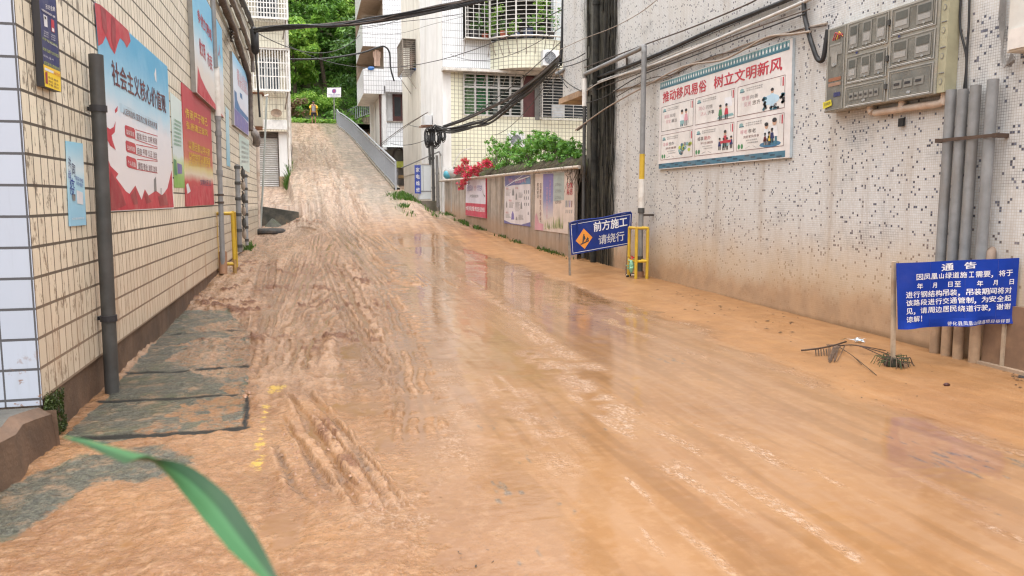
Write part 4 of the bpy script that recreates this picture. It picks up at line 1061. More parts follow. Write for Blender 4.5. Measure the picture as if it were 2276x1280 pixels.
# navy advertisement board
def z1(x, y): return (x / 4.923, y / 4.923)
P = Print(LW, .05)
P.panel([(85, -30), (122, -24), (136, 205), (99.5, 192)], NAVY, BLK)
P.shape([z1(*q) for q in ((475, 702), (660, 785), (668, 1005), (492, 942))], grad('ad_foot', [(0, (.85, .62, .03)), (.5, (.82, .45, .04)), (1, (.75, .20, .04))], 2.43, 2.62, .1))
P.text('东方金典', z1(497, 40), z1(600, 75), z1(500, 95), WHITE).text('中国优秀示范区第一品牌', z1(455, 90), z1(600, 175), z1(458, 115), WHITE, 2, .02)
P.shape([z1(*q) for q in ((475, 155), (515, 180), (522, 300), (485, 285))], PALE).shape([z1(*q) for q in ((485, 175), (505, 185), (508, 215), (490, 205))], BLK, 2)
P.shape([z1(*q) for q in ((558, 205), (592, 225), (597, 360), (563, 340))], REDK).shape([z1(*q) for q in ((568, 300), (592, 315), (594, 350), (570, 340))], WHITE, 2)
for y, t in ((330, '项目经理'), (352, '客户热线'), (376, '投资总监')): P.text(t, z1(480, y), z1(530, y + 25), z1(481, y + 15), PALE).text(t, z1(560, y + 40), z1(605, y + 60), z1(561, y + 55), PALE)
P.text('财富专线 服务电话', z1(465, 400), z1(625, 490), z1(466, 425), LIME).text('专业 诚信 高效 共赢', z1(510, 435), z1(630, 505), z1(512, 455), PALE)
P.text('连锁 品质 生活 家园', z1(468, 510), z1(640, 600), z1(470, 545), LIME).text('地址 中心 大道 一号', z1(475, 590), z1(585, 645), z1(477, 615), PALE).text('欢迎来电 咨询洽谈', z1(480, 660), z1(650, 740), z1(481, 700), LIME)
P.shape([z1(*q) for q in ((488, 735), (585, 780), (586, 805), (490, 765))], PALE, 2).shape([z1(*q) for q in ((497, 785), (520, 790), (525, 920), (500, 910))], REDD, 2).text('招商 热线', z1(590, 775), z1(655, 810), z1(592, 815), REDK, 3)
for y, t in ((830, '电话 服务'), (870, '微信 咨询'), (905, '专属 顾问')): P.text(t, z1(530, y), z1(640, y + 50), z1(531, y + 25), MAROON, 2)
P.done('advertisement_board', 'tall navy advertisement board with an orange foot near the corner of the left building', 'sign')

# small blue poster
P = Print(LW, .01)
P.panel([(147, 313), (184, 319), (192, 500), (155, 503)], grad('blue_poster', [(0, (.30, .58, .78)), (.35, (.40, .66, .80)), (.6, (.62, .76, .84)), (1, (.24, .58, .80))], 1.45, 2.13))
P.text('共', (152, 345), (158, 352), (152.5, 370), NAVY).text('同', (160, 362), (167, 368), (160.5, 388), NAVY).text('战', (152, 374), (158, 379), (152.5, 395), BLUE).text('疫', (155, 393), (166, 398), (156, 432), BLUE)
P.text('携手并肩 守护家园', (168, 390), (185, 398), (168, 400), BLUE).text('科学防护 健康同行', (170, 402), (185, 409), (170, 411), BLUE)
P.shape([(170, 422), (184, 428), (185, 455), (172, 452)], PALE).shape([(160, 430), (168, 432), (168, 446), (162, 446)], GREYK, 2).text('社区居民委员会', (160, 484), (187, 482), (160, 489), PALE)
P.done('poster', 'narrow light blue poster beside the thick grey drainpipe on the left wall', 'poster')

# green and white notice behind, red poster, two tall boards and the small notices
P = Print(LW, .006)
P.panel([(378, 204), (403, 226), (411, 417), (388, 417)], grad('green_notice', [(0, (.20, .42, .08)), (.16, (.45, .58, .26)), (.3, (.60, .70, .72)), (.75, (.55, .70, .70)), (1, (.62, .74, .74))], 1.78, 2.95))
for k in range(7): P.text('文明健康绿色环保'[:6], (386, 262 + 9 * k), (403, 272 + 8.2 * k), (386, 268 + 9 * k), GREENK)
P.shape([(386, 352), (392, 356), (394, 390), (388, 388)], GREENK).shape([(394, 362), (404, 366), (405, 386), (395, 386)], PURP).done('notice', 'pale green and white notice half hidden behind the core values banner', 'notice')
P = Print(LW, .015)
P.panel([(404, 183), (468, 240), (476, 455), (414, 458)], grad('red_poster', [(0, (.42, .05, .06)), (.14, (.50, .06, .07)), (.24, (.66, .58, .45)), (.34, (.62, .52, .22)), (.46, (.52, .16, .10)), (1, (.46, .05, .07))], 1.52, 3.0, .12))
P.text('传承严于律己', z3(815, 165), z3(1025, 268), z3(822, 262), YEL, 2, .02).text('弘扬清正家风', z3(828, 290), z3(1030, 380), z3(832, 365), YEL, 2, .02)
P.text('以德治家以学兴家', z3(850, 470), z3(1050, 560), z3(853, 560), YEL, 2, .02).text('以俭持家以廉保家', z3(855, 580), z3(1055, 645), z3(857, 660), YEL, 2, .02).text('文明家庭共建共享', z3(848, 660), z3(1055, 690), z3(850, 718), YEL, 2, .01)
P.text('文明社区 宣', z3(960, 845), z3(1060, 855), z3(962, 905), NAVY)
P.shape([z3(*q) for q in ((825, 940), (850, 880), (880, 930), (905, 905), (950, 915), (1010, 900), (1060, 915), (1090, 1080), (830, 1105))], REDK)
P.shape([z3(*q) for q in ((828, 900), (845, 880), (870, 960), (840, 985))], PALE, 2).done('poster', 'red poster with dense yellow writing below the tall framed board', 'poster')
def zf(x, y): return (400 + x / 5.818, y / 5.818)
P = Print(LW, .075)
P.panel([(424, -66), (493, 65), (499, 263), (436.5, 205)], grad('tall_board', [(0, (.62, .56, .52)), (.4, (.66, .64, .60)), (.62, (.60, .68, .74)), (.85, (.22, .54, .74)), (1, (.16, .45, .68))], 2.75, 4.9), M('board_edge', (.25, .24, .22), .5))
P.shape([zf(*q) for q in ((230, 850), (270, 1000), (330, 1130), (420, 1290), (575, 1530), (225, 1195))], REDK)
P.text('争创文明城', zf(222, 95), zf(405, 385), zf(232, 275), REDK, 2, .02).text('做文明', zf(245, 480), zf(322, 580), zf(258, 700), REDK, 2, .02).text('市民', zf(352, 655), zf(415, 740), zf(358, 850), REDK, 2, .02).text('人', zf(492, 565), zf(522, 610), zf(495, 720), REDK, 2, .02)
P.done('sign_board', 'tall framed board, blue to cream with red writing, crossed by the white sleeved gas pipe', 'sign')
P = Print(LW, .06)
P.panel([(516, 114), (551, 169), (553, 302), (521, 278)], grad('mountain_board', [(0, (.50, .46, .60)), (.22, (.62, .62, .70)), (.45, (.64, .70, .80)), (.7, (.62, .70, .80)), (.9, (.25, .55, .80)), (1, (.2, .5, .78))], 3.2, 5.5), M('board_edge', (.25, .24, .22), .5))
P.shape([(521, 200), (526, 206), (527, 222), (534, 240), (552, 262), (552, 272), (522, 240)], ink('mountain', (.05, .16, .36))).shape([(521, 240), (536, 255), (552, 275), (552, 300), (523, 278)], PURP, 2)
P.text('青山绿水', (526, 150), (549, 178), (527, 176), PINK).text('就是金山银山', (528, 172), (550, 198), (529, 190), PINK)
P.shape([(533, 205), (538, 210), (539, 222), (534, 216)], ink('mountain', (.05, .16, .36)), 2).done('sign_board', 'framed board with a blue mountain landscape near the far end of the left wall', 'sign')
P = Print(LW, .008); P.panel([(501.5, 236), (508.5, 245), (512, 371), (504.5, 368)], grad('blue_strip', [(0, (.18, .42, .56)), (.5, (.36, .56, .64)), (1, (.42, .60, .68))], 1.9, 4)).done('poster', 'thin faded blue strip poster between the gas pipe and the mountain board', 'poster')
P = Print(LW, .008); P.panel([(531, 296), (553.5, 312), (555, 384), (534, 372)], grad('pale_notice', [(0, (.45, .56, .52)), (.5, (.55, .65, .60)), (1, (.50, .62, .58))], 1.9, 3.4))
for k in range(5): P.text('便民服务公告', (537, 312 + 11 * k), (552, 321 + 9 * k), (537, 318 + 11 * k), GREYK)
P.done('notice', 'pale green notice under the mountain board', 'notice')

# right: board on changing customs
def zr(x, y): return (1440 + x / 3.764, 60 + y / 3.764)
P = Print(RW, .045)
P.panel([(1467, 183), (1762, 84), (1755, 350), (1463, 377)], ink('board_cream', (.70, .67, .66)), M('board_pale_edge', (.45, .52, .56), .5))
def fr(u, v):      # fractions over the board, from its left and from its top, to pixels on its plane (u runs in metres along the wall)
    a, b_, c_, d_ = (P.p(1467, 183), P.p(1762, 84), P.p(1755, 350), P.p(1463, 377)); p = a.lerp(b_, u).lerp(d_.lerp(c_, u), v); return p
class Frac(Print):
    """a print addressed by fractions of its own board instead of traced points"""
    def setup(s, tl, tr, br, bl, n): s.c = [Vector(q) for q in (tl, tr, br, bl)]; s.n = Vector(n); return s
    def p(s, u, v, l=0): a, b_, c_, d_ = s.c; return a.lerp(b_, u).lerp(d_.lerp(c_, u), v) + s.n * (l * LY)
    def rect(s, u0, v0, u1, v1, mat, l=1): s.b.poly([s.p(u0, v0, l), s.p(u1, v0, l), s.p(u1, v1, l), s.p(u0, v1, l)], mat); return s
    def frame(s, u0, v0, u1, v1, w, h, mat, l=1):
        for q in ((u0, v0, u1, v0 + h), (u0, v1 - h, u1, v1), (u0, v0 + h, u0 + w, v1 - h), (u1 - w, v0 + h, u1, v1 - h)): s.rect(*q, mat, l)
        return s
    def t(s, txt, u0, v0, u1, v1, mat, l=2, bold=.012): s.b.text(txt, s.p(u0, v0, l), s.p(u1, v0, l), s.p(u0, v1, l), mat, bold); return s
    def blob(s, u, v, ru, rv, mat, l=2, n=12): s.b.poly([s.p(u + ru * math.cos(6.283 * k / n), v + rv * math.sin(6.283 * k / n), l) for k in range(n)], mat); return s
Q = Frac(RW, .045); Q.b = P.b; Q.setup(P.p(1467, 183), P.p(1762, 84), P.p(1755, 350), P.p(1463, 377), (-1, 0, 0))
Q.rect(.004, .008, .985, .075, TEALP).rect(.004, .066, .985, .088, TEAL, 2)
for k in range(46):
    u = .01 + .975 * k / 46; Q.rect(u, .014, u + .007, .064, TEAL, 2).blob(u + .014, .045, .005, .016, WHITE, 2, 6)
Q.rect(.004, .935, .975, .992, ink('brick_blue', (.06, .17, .25)))
for k in range(24): Q.rect(.006 + .04 * k, .938 + .018 * (k % 3), .006 + .04 * k + .03, .952 + .018 * (k % 3), ink('brick_dark', (.03, .07, .11)), 2)
Q.t('推动移风易俗', .035, .125, .43, .245, REDK, 2, .028).t('树立文明新风', .49, .125, .945, .245, REDK, 2, .028)
cells = [(.025, .290, .325, .570), (.342, .290, .648, .570), (.668, .290, .965, .570), (.025, .610, .325, .895), (.342, .610, .648, .895), (.668, .610, .965, .895)]
words = [('家庭', '和睦', '邻里', '融洽'), ('同心', '同德', '济人', '济事'), ('崇德', '向善', '见贤', '思齐'), ('喜事', '俭办', '厚养薄葬', ''), ('婚事', '新办', '不比铺张', ''), ('尊老', '孝老', '良好家风传承', '')]
for k, ((u0, v0, u1, v1), wd_) in enumerate(zip(cells, words)):
    w, h_ = u1 - u0, v1 - v0
    Q.rect(u0, v0, u1, v1, ink('cell', (.71, .69, .67))).frame(u0, v0, u1, v1, .002, .004, MAROON if k else BLK, 2)
    Q.blob(u0 + .10 * w, v0 + .15 * h_, .045 * w, .055 * h_, TEALP, 2).rect(u0 + .05 * w, v0 + .19 * h_, u0 + .16 * w, v0 + .23 * h_, TEAL, 2)
    Q.t('弘扬中华传统美德', u0 + .2 * w, v0 + .10 * h_, u0 + .55 * w, v0 + .15 * h_, GREYK).t('培育时代文明新风', u0 + .2 * w, v0 + .17 * h_, u0 + .55 * w, v0 + .22 * h_, GREYK)
    Q.rect(u1 - .05 * w, v0 + .05 * h_, u1 - .025 * w, v0 + .32 * h_, REDK, 2).rect(u1 - .085 * w, v0 + .05 * h_, u1 - .075 * w, v0 + .3 * h_, GREYK, 2)
    if k < 3:
        Q.t(wd_[0], u0 + .10 * w, v0 + .36 * h_, u0 + .27 * w, v0 + .50 * h_, PINK).t(wd_[1], u0 + .29 * w, v0 + .36 * h_, u0 + .46 * w, v0 + .50 * h_, GREYK)
        Q.t(wd_[2], u0 + .15 * w, v0 + .57 * h_, u0 + .31 * w, v0 + .71 * h_, PINK).t(wd_[3], u0 + .34 * w, v0 + .57 * h_, u0 + .51 * w, v0 + .71 * h_, BLK)
    else:
        Q.t(wd_[0], u0 + .08 * w, v0 + .32 * h_, u0 + .24 * w, v0 + .46 * h_, BLK if k == 4 else PINK).t(wd_[1], u0 + .26 * w, v0 + .32 * h_, u0 + .43 * w, v0 + .46 * h_, REDK if k == 4 else BLK)
        Q.t(wd_[2], u0 + .16 * w, v0 + .52 * h_, u0 + .5 * w, v0 + .61 * h_, MAROON).t('树立文明新风', u0 + .22 * w, v0 + .66 * h_, u0 + .46 * w, v0 + .71 * h_, GREYK).t('共建美好家园', u0 + .25 * w, v0 + .74 * h_, u0 + .48 * w, v0 + .79 * h_, GREYK)
        for q in (.055, .125): Q.blob(u0 + q * w, v0 + .86 * h_, .028 * w, .085 * h_, GREENK, 2)
        Q.line((u0 + .2 * w, v0 + .93 * h_), (u0 + .3 * w, v0 + .88 * h_), .008, GREYK).line((u0 + .36 * w, v0 + .87 * h_), (u0 + .45 * w, v0 + .95 * h_), .006, GREYK)
def fig(u, v, s_, body, legs=BLK, l=3):
    Q.blob(u, v, .011 * s_, .028 * s_, SKIN, l, 10).blob(u, v - .014 * s_, .012 * s_, .018 * s_, BLK, l + 1, 10)
    Q.b.poly([Q.p(u - .012 * s_, v + .03 * s_, l), Q.p(u + .012 * s_, v + .03 * s_, l), Q.p(u + .02 * s_, v + .11 * s_, l), Q.p(u - .02 * s_, v + .11 * s_, l)], body)
    Q.rect(u - .014 * s_, v + .11 * s_, u - .003 * s_, v + .17 * s_, legs, l).rect(u + .003 * s_, v + .11 * s_, u + .014 * s_, v + .17 * s_, legs, l)
fig(.225, .40, .9, PALE, TEAL); fig(.262, .40, .9, PINK, GREYK); Q.rect(.21, .49, .245, .53, TEALP, 4).line((.285, .40), (.285, .53), .012, GREYK)
fig(.545, .44, .75, GREENK); fig(.59, .44, .75, REDK); Q.rect(.575, .36, .63, .45, PALE, 2); Q.b.poly([Q.p(.52, .555, 2), Q.p(.645, .545, 2), Q.p(.635, .52, 2), Q.p(.53, .53, 2)], TEALP)
Q.blob(.885, .475, .05, .045, SKYP, 2); fig(.892, .40, .8, SKYP, SKYP); 
for k in range(16):
    Q.blob(.835 + .1 * random.random(), .52 + .04 * random.random(), .008, .012, random.choice((BLK, TEAL, GREYK)), 3, 7)
    Q.blob(random.choice((.835, .845, .94, .95)) + .01 * random.random(), .44 + .08 * random.random(), .009, .014, random.choice((BLK, TEAL)), 3, 7)
for k in range(18): Q.blob(.20 + .11 * random.random(), .74 + .11 * random.random(), .012, .02, random.choice((TEALP, GREYK, LIME, TEAL)), 2 + k % 3, 8)
fig(.585, .70, .85, REDK); Q.rect(.55, .775, .63, .80, REDK, 4); fig(.545, .76, .6, NAVY); fig(.575, .765, .6, TEALP); fig(.60, .765, .6, TEALP); fig(.63, .755, .6, NAVY)
Q.blob(.885, .865, .065, .028, ink('floor_blue', (.05, .17, .30)), 2); fig(.862, .70, 1.0, PALE, GREYK); fig(.91, .675, 1.15, WHITE, TEAL); fig(.855, .775, .55, MAROON); fig(.88, .77, .6, YEL); fig(.897, .745, .65, NAVY)
P.done('sign_board', 'large cream notice board with red headline and six framed cartoons on the mosaic wall', 'sign')

# three posters on the retaining wall
def zm(x, y): return (860 + x / 6.4, 300 + y / 6.4)
P = Print(RT, .05)
P.panel([zm(1125, 625), zm(1402, 612), zm(1405, 1185), zm(1118, 1140)], ink('poster_pale', (.66, .64, .72)), REDK)
P.shape([zm(1118, 962), zm(1405, 985), zm(1404, 1183), zm(1118, 1138)], ink('poster_red', (.52, .06, .11)))
P.text('预防溺水', zm(1140, 712), zm(1222, 710), zm(1142, 795), PURP).text('珍爱生命', zm(1285, 710), zm(1352, 708), zm(1287, 795), PURP).text('安全第一', zm(1235, 715), zm(1275, 715), zm(1237, 790), PINK)
P.text('关爱未成年', zm(1175, 845), zm(1302, 848), zm(1176, 890), GREYK).text('大家共同关爱 筑起安全防线', zm(1120, 1005), zm(1388, 1030), zm(1122, 1068), WHITE, 2, .02)
P.shape([zm(1362, 780), zm(1372, 840), zm(1398, 860), zm(1396, 890), zm(1380, 870), zm(1362, 820)], GREYK).shape([zm(1165, 640), zm(1180, 680), zm(1165, 715), zm(1150, 690)], GREYK)
P.done('poster', 'white poster with a red lower band below the bougainvillea', 'poster')
def zp(x, y): return (1080 + x / 7.113, 360 + y / 7.113)
P = Print(RT, .01)
P.panel([zp(300, 215), zp(703, 205), zp(700, 1022), zp(288, 965)], ink('poster_white', (.64, .60, .62)))
P.shape([zp(300, 217), zp(703, 207), zp(703, 345), zp(560, 355), zp(420, 368), zp(305, 395)], ink('poster_blue', (.12, .12, .30))).shape([zp(620, 290), zp(690, 235), zp(703, 345), zp(540, 352)], ink('poster_teal', (.13, .24, .38)), 2)
P.shape([zp(288, 915), zp(400, 968), zp(560, 990), zp(700, 950), zp(700, 1022), zp(288, 965)], ink('poster_blue', (.12, .12, .30)))
P.text('预防一氧化碳中毒', zp(355, 262), zp(628, 252), zp(360, 335), PINK)
for (x, y, w, h_) in ((312, 440, 85, 110), (365, 635, 85, 100), (465, 640, 70, 150), (515, 490, 70, 90), (515, 840, 80, 85), (310, 825, 85, 70)):
    kk = int(h_ / 16)
    for i in range(kk): P.line(zp(x, y + h_ * i / kk), zp(x + w * (.75 + .25 * random.random()), y + h_ * i / kk), .011, GREYK)
for (x, y) in ((312, 410), (465, 405), (362, 600), (312, 790)): P.text('安全', zp(x, y - 8), zp(x + 45, y - 8), zp(x, y + 22), REDK)
for (x, y, w, h_, m) in ((412, 410, 35, 120, GREYK), (468, 480, 26, 115, GREYK), (318, 610, 20, 110, GREYK), (545, 620, 30, 120, GREYK), (400, 770, 45, 140, PURP), (470, 860, 28, 60, GREYK), (660, 780, 18, 55, GREYK)):
    P.shape([zp(x, y + h_), zp(x + w * .1, y + h_ * .4), zp(x + w * .5, y), zp(x + w * .9, y + h_ * .35), zp(x + w, y + h_)], m)
for i in range(3):
    for j in range(3): P.shape([zp(602 + 32 * j, 450 + 100 * i), zp(614 + 32 * j, 440 + 100 * i), zp(616 + 32 * j, 500 + 95 * i), zp(603 + 32 * j, 500 + 95 * i)], GREYK)
P.line(zp(455, 300), zp(690, 225), .03, PALE, 3).line(zp(310, 390), zp(575, 215), .02, PALE, 3)
P.done('poster', 'white safety poster with violet head and foot, middle one on the retaining wall', 'poster')
P = Print(RT, .012)
P.panel([zp(780, 190), zp(1400, 160), zp(1395, 1150), zp(770, 1070)], ink('poster_sand', (.62, .52, .46)))
P.shape([zp(905, 190), zp(1068, 180), zp(1060, 860), zp(905, 930)], grad('violet_column', [(0, (.60, .54, .50)), (.25, (.42, .38, .46)), (.5, (.22, .24, .42)), (1, (.20, .17, .40))], 1.0, 2.2))
P.shape([zp(1070, 172), zp(1240, 165), zp(1235, 600), zp(1068, 620)], ink('poster_sage', (.36, .42, .40)))
P.text('家\n风\n家\n训', zp(808, 330), zp(835, 328), zp(806, 575), BLK).text('忠\n厚\n传\n家\n久\n诗\n书', zp(850, 330), zp(878, 328), zp(846, 950), MAROON)
P.text('文\n明\n新\n风\n进\n万\n家', zp(955, 390), zp(980, 388), zp(950, 900), PINK).text('和\n谐\n社\n会\n靠\n大\n家', zp(1005, 280), zp(1028, 278), zp(1000, 640), PINK)
for y, m in ((330, GREYK), (430, GREYK), (535, GREYK), (605, BLK)): P.text('以文化人', zp(1095, y), zp(1195, y - 6), zp(1095, y + 55), m)
P.text('扫黑\n除恶', zp(1280, 330), zp(1375, 322), zp(1276, 520), REDK, 2, .02)
for k in range(4): P.shape([zp(1262 + 30 * k, 612), zp(1275 + 30 * k, 608), zp(1273 + 30 * k, 715), zp(1260 + 30 * k, 715)], (TEAL, GREYK, PURP, MAROON)[k]).shape([zp(1262 + 30 * k, 755), zp(1273 + 30 * k, 753), zp(1271 + 30 * k, 810), zp(1260 + 30 * k, 810)], GREYK)
for k in range(40):
    x = 915 + 300 * random.random(); y = 1060 - 40 * random.random(); hh = 60 + 190 * random.random() * (x - 850) / 370
    P.shape([zp(x - 8, y), zp(x + 3 * random.random(), y - hh), zp(x + 10, y + 5)], ink('reed_%d' % (k % 3), ((.40, .42, .20), (.50, .46, .30), (.28, .32, .16))[k % 3]), 2 + k % 3)
P.shape([zp(775, 860), zp(800, 800), zp(840, 960), zp(905, 980), zp(905, 1085), zp(772, 1068)], PINK)
P.done('poster', 'wide faded poster in four columns next to the blue construction sign', 'poster')

# ------------------------------------------------------------------ standing signs
STEEL = M('dull_steel', (.32, .31, .29), .5, .2, 9, metal=.6, dirt=(.20, .12, .07), dscale=6, damt=.6)
MUDST = M('muddy_post', (.22, .15, .10), .7, .25, 9)
# construction ahead sign
SGB = M('sign_blue_sheet', (.009, .030, .19), .55, .14, 5, .006, 8, spec=.25, dirt=(.10, .08, .12), dscale=2, damt=.35)
t0 = G(1267, 612); ya, yb_ = t0.y, t0.y - .25
t = thing('construction_sign', 'tilted blue construction sign with an orange diamond standing by the yellow guard', 'sign', t0)
c = [PY(1265, 496, ya), PY(1405, 472, yb_), PY(1402, 543, yb_), PY(1270, 567, ya)]
nn = (c[1] - c[0]).cross(c[3] - c[0]).normalized()
if nn.y > 0: nn = -nn
Q = Frac(None, 0).setup(*c, nn)
K = 16       # the sheet is slack: it bellies between the two posts
Q.b.poly(c, SGB); back = [v - nn * .02 for v in c]; Q.b.poly(back[::-1], SGB)
for i in range(4): Q.b.poly([c[i], c[(i + 1) % 4], back[(i + 1) % 4], back[i]], SGB)
for k in range(9):
    Q.b.tube([Q.p(.02 + .96 * k / 9, -.01 - .02 * math.sin(k), 2), Q.p(.02 + .96 * (k + 1) / 9, -.01 - .02 * math.sin(k + 1), 2)], .014, SGB, 6)
Q.b.tube([Q.p(.12, -.03, 4), Q.p(.13, .1, 3), Q.p(.10, .38, 3)], [.02, .018, .006], SGB, 6)
Q.frame(.025, .05, .975, .955, .006, .014, WHITE, 2)
S_ = ink('sign_white', (.72, .72, .74))
Q.t('前方施工', .385, .10, .92, .40, S_, 3, .03).t('请绕行', .46, .54, .88, .83, ink('sign_worn_white', (.50, .50, .52)), 3, .02)
Q.b.poly([Q.p(.225, .24, 2), Q.p(.36, .56, 2), Q.p(.225, .88, 2), Q.p(.085, .58, 2)], ORG_)
Q.b.poly([Q.p(.16, .70, 4), Q.p(.30, .62, 4), Q.p(.30, .66, 4), Q.p(.16, .74, 4)], BLK)
Q.blob(.222, .44, .012, .03, BLK, 4); Q.b.poly([Q.p(.19, .68, 4), Q.p(.205, .48, 4), Q.p(.235, .47, 4), Q.p(.25, .56, 4), Q.p(.225, .60, 4), Q.p(.215, .66, 4)], BLK); Q.b.poly([Q.p(.245, .64, 4), Q.p(.28, .52, 4), Q.p(.305, .60, 4)], BLK)
Q.b.build('sign_sheet', t)
b = MB(); g1 = V(t0.x, ya, t0.z - .08); b.bar(g1 - nn * .03, V(c[0].x, ya, c[0].z + .02) - nn * .03, .035, .035, STEEL); b.build('post', t)
b = MB(); g2x = c[2].x - .06; b.bar(V(g2x - .02, yb_ + .03, float(zbase(g2x, yb_)) - .06), V(c[1].x - .02, yb_ + .03, c[1].z), .035, .035, MUDST); b.build('post', t)
# notice sign
SB2 = M('notice_blue_sheet', (.006, .038, .31), .6, .10, 4, .008, 6, spec=.2, dirt=(.10, .09, .22), dscale=1.5, damt=.25)
t0 = G(1984, 815); t1 = G(2243, 826); ya, yb_ = t0.y - .03, t1.y
t = thing('notice_sign', 'bright blue notice sheet of white writing stretched between two muddy posts in the foreground', 'sign', t0)
c = [PY(1992, 585, ya), PY(2266, 573, yb_), PY(2256, 718, yb_), PY(1996, 732, ya)]
nn = (c[1] - c[0]).cross(c[3] - c[0]).normalized()
if nn.y > 0: nn = -nn
class Cloth(Frac):
    def p(s, u, v, l=0):
        a, b_, c_, d_ = s.c; q = a.lerp(b_, u).lerp(d_.lerp(c_, u), v)
        w = .016 * math.sin(u * 9 + v * 2) * math.sin(math.pi * min(max(u, 0), 1)) + .01 * math.sin(u * 23) * v + (.02 * max(0, v - .9) * 10) * math.sin(u * 14)
        return q + s.n * (l * LY + w)
Q = Cloth(None, 0).setup(*c, nn); KU, KV = 40, 16
for i in range(KU):
    for j in range(KV):
        e = .012 * math.sin(i * .9)
        f = lambda a, d: Q.p(a / KU, (d / KV) + (e * 0), 0)
        Q.b.add([f(i, j), f(i + 1, j), f(i + 1, j + 1), f(i, j + 1)], [(0, 1, 2, 3)], SB2, True)
        g_ = lambda a, d: Q.p(a / KU, d / KV, -3)
        Q.b.add([g_(i, j), g_(i, j + 1), g_(i + 1, j + 1), g_(i + 1, j)], [(0, 1, 2, 3)], SB2, True)
wh = ink('notice_white', (.74, .74, .78))
def tt(s_, u0, v0, u1, v1, bold=.022):
    """letters laid one at a time so that they follow the sheet"""
    n_ = len(s_); w = (u1 - u0) / n_
    for i, ch in enumerate(s_):
        if ch == ' ': continue
        a, d = u0 + w * i + w * .06, u0 + w * (i + 1) - w * .06
        if ch in '，': Q.t(ch, a, v0 + (v1 - v0) * .75, a + w * .25, v1 + .015, wh, 3, bold)
        elif ch == '！': Q.t('!', a + w * .1, v0, a + w * .22, v1, wh, 3, bold)
        elif ch in '日月目山工': Q.t(ch, a + w * .12, v0 + .004, d - w * .12, v1 - .004, wh, 3, bold)
        else: Q.t(ch, a, v0, d, v1, wh, 3, bold)
Q.b.text('通', Q.p(.375, .045, 3), Q.p(.475, .035, 3), Q.p(.375, .15, 3), wh, .03); Q.b.text('告', Q.p(.565, .035, 3), Q.p(.655, .025, 3), Q.p(.565, .135, 3), wh, .03)
rows = ['因凤凰山绿道施工需要，将于', '进行钢结构吊装，吊装期间将对', '该路段进行交通管制，为安全起', '见，请周边居民绕道行驶，谢谢', '谅解！']
tt(rows[0], .16, .175, .955, .265)
for ch, u in (('年', .165), ('月', .29), ('日', .425), ('至', .485), ('年', .66), ('月', .785), ('日', .92)): tt(ch, u, .315, u + .055, .40)
tt(rows[1], .068, .435, .955, .53); tt(rows[2], .068, .56, .955, .65); tt(rows[3], .068, .685, .955, .775); tt('谅解！', .068, .81, .068 + .19, .90)
tt('德化县凤凰山绿道项目指挥部', .43, .925, .955, .985, .012)
for u in (.28, .57, .83): Q.b.tube([Q.p(u, .01 + .98 * k / 12, 1.2) for k in range(13)], .0016, ink('fold', (.03, .06, .36)), 4)
Q.b.build('sign_sheet', t)
PALEP = M('pale_muddy_post', (.42, .33, .24), .6, .2, 7, dirt=(.28, .17, .10), dscale=4, damt=.8)
b = MB(); b.bar(V(t0.x + .035, ya + .065, t0.z - .06), V(c[0].x + .032, ya + .065, c[0].z + .01), .034, .03, PALEP); b.build('post', t)
b = MB(); b.bar(V(t1.x + .01, yb_ + .075, t1.z - .06), V(c[1].x - .02, yb_ + .075, c[1].z - .01), .06, .03, PALEP); b.build('post', t)

# no parking sign at the head of the ramp
YS = 61.5
t = thing('no_parking_sign', 'white board with a violet no parking roundel at the top of the ramp', 'sign', PY(743, 262, YS))
cw = [PY(727, 195, YS), PY(758, 194.5, YS), PY(758, 216, YS), PY(727, 216, YS)]
Q = Frac(None, 0).setup(*cw, (0, -1, 0)); LY_ = LY; LY = .006
Q.b.poly(cw, WHITE); Q.b.obox(cw[3] + V(0, .005, 0), cw[2] - cw[3], V(0, .05, 0), cw[0] - cw[3], WHITE)
Q.blob(.5, .36, .155, .24, PURP, 1, 20).blob(.5, .36, .115, .18, ink('roundel', (.25, .12, .42)), 2, 20)
Q.b.poly([Q.p(.40, .24, 3), Q.p(.43, .20, 3), Q.p(.60, .48, 3), Q.p(.57, .52, 3)], REDK); Q.b.poly([Q.p(.57, .20, 3), Q.p(.60, .24, 3), Q.p(.43, .52, 3), Q.p(.40, .48, 3)], REDK)
Q.t('此处禁止停车 违者拖离', .08, .66, .92, .78, PURP).t('后果自负', .25, .83, .75, .93, PURP); LY = LY_
Q.b.build('board', t)
b = MB(); b.tube([PY(743, 265, YS + .06), PY(742.5, 214, YS + .06)], .04, STEEL, 8); b.build('post', t)
# ------------------------------------------------------------------ pipes and fittings on the left wall
GREYPVC = M('grey_pvc', (.062, .062, .06), .5, .2, 5, .002, 50, dirt=(.06, .05, .045), dscale=4, damt=.6)
GREYPVC2 = M('grey_pvc_light', (.23, .235, .24), .45, .15, 5, .002, 50, dirt=(.15, .12, .09), dscale=3, damt=.7, streak=True)
WHITEPVC = M('white_pvc', (.72, .70, .66), .45)
WHITEMUD = M('stained_white_pvc', (.62, .52, .44), .5, .15, 4, dirt=(.36, .22, .14), dscale=3, damt=.8)
YGUARD = M('yellow_guard_paint', (.60, .40, .035), .4, .12, 8, dirt=(.35, .18, .06), dscale=4, damt=.5)
YGMUD = M('yellow_guard_muddy', (.42, .26, .09), .6, .2, 8, dirt=(.28, .15, .08), dscale=5, damt=.8)
BLACKC = M('black_cable', (.018, .018, .02), .5, .3, 6)
BROWNC = M('dirty_conduit', (.075, .055, .045), .7, .4, 5, dirt=(.16, .13, .11), dscale=6)
BEIGEC = M('beige_cable', (.34, .28, .23), .6, .2, 6, dirt=(.12, .09, .07), dscale=6)
WHITEC = M('white_cable', (.55, .53, .50), .5)

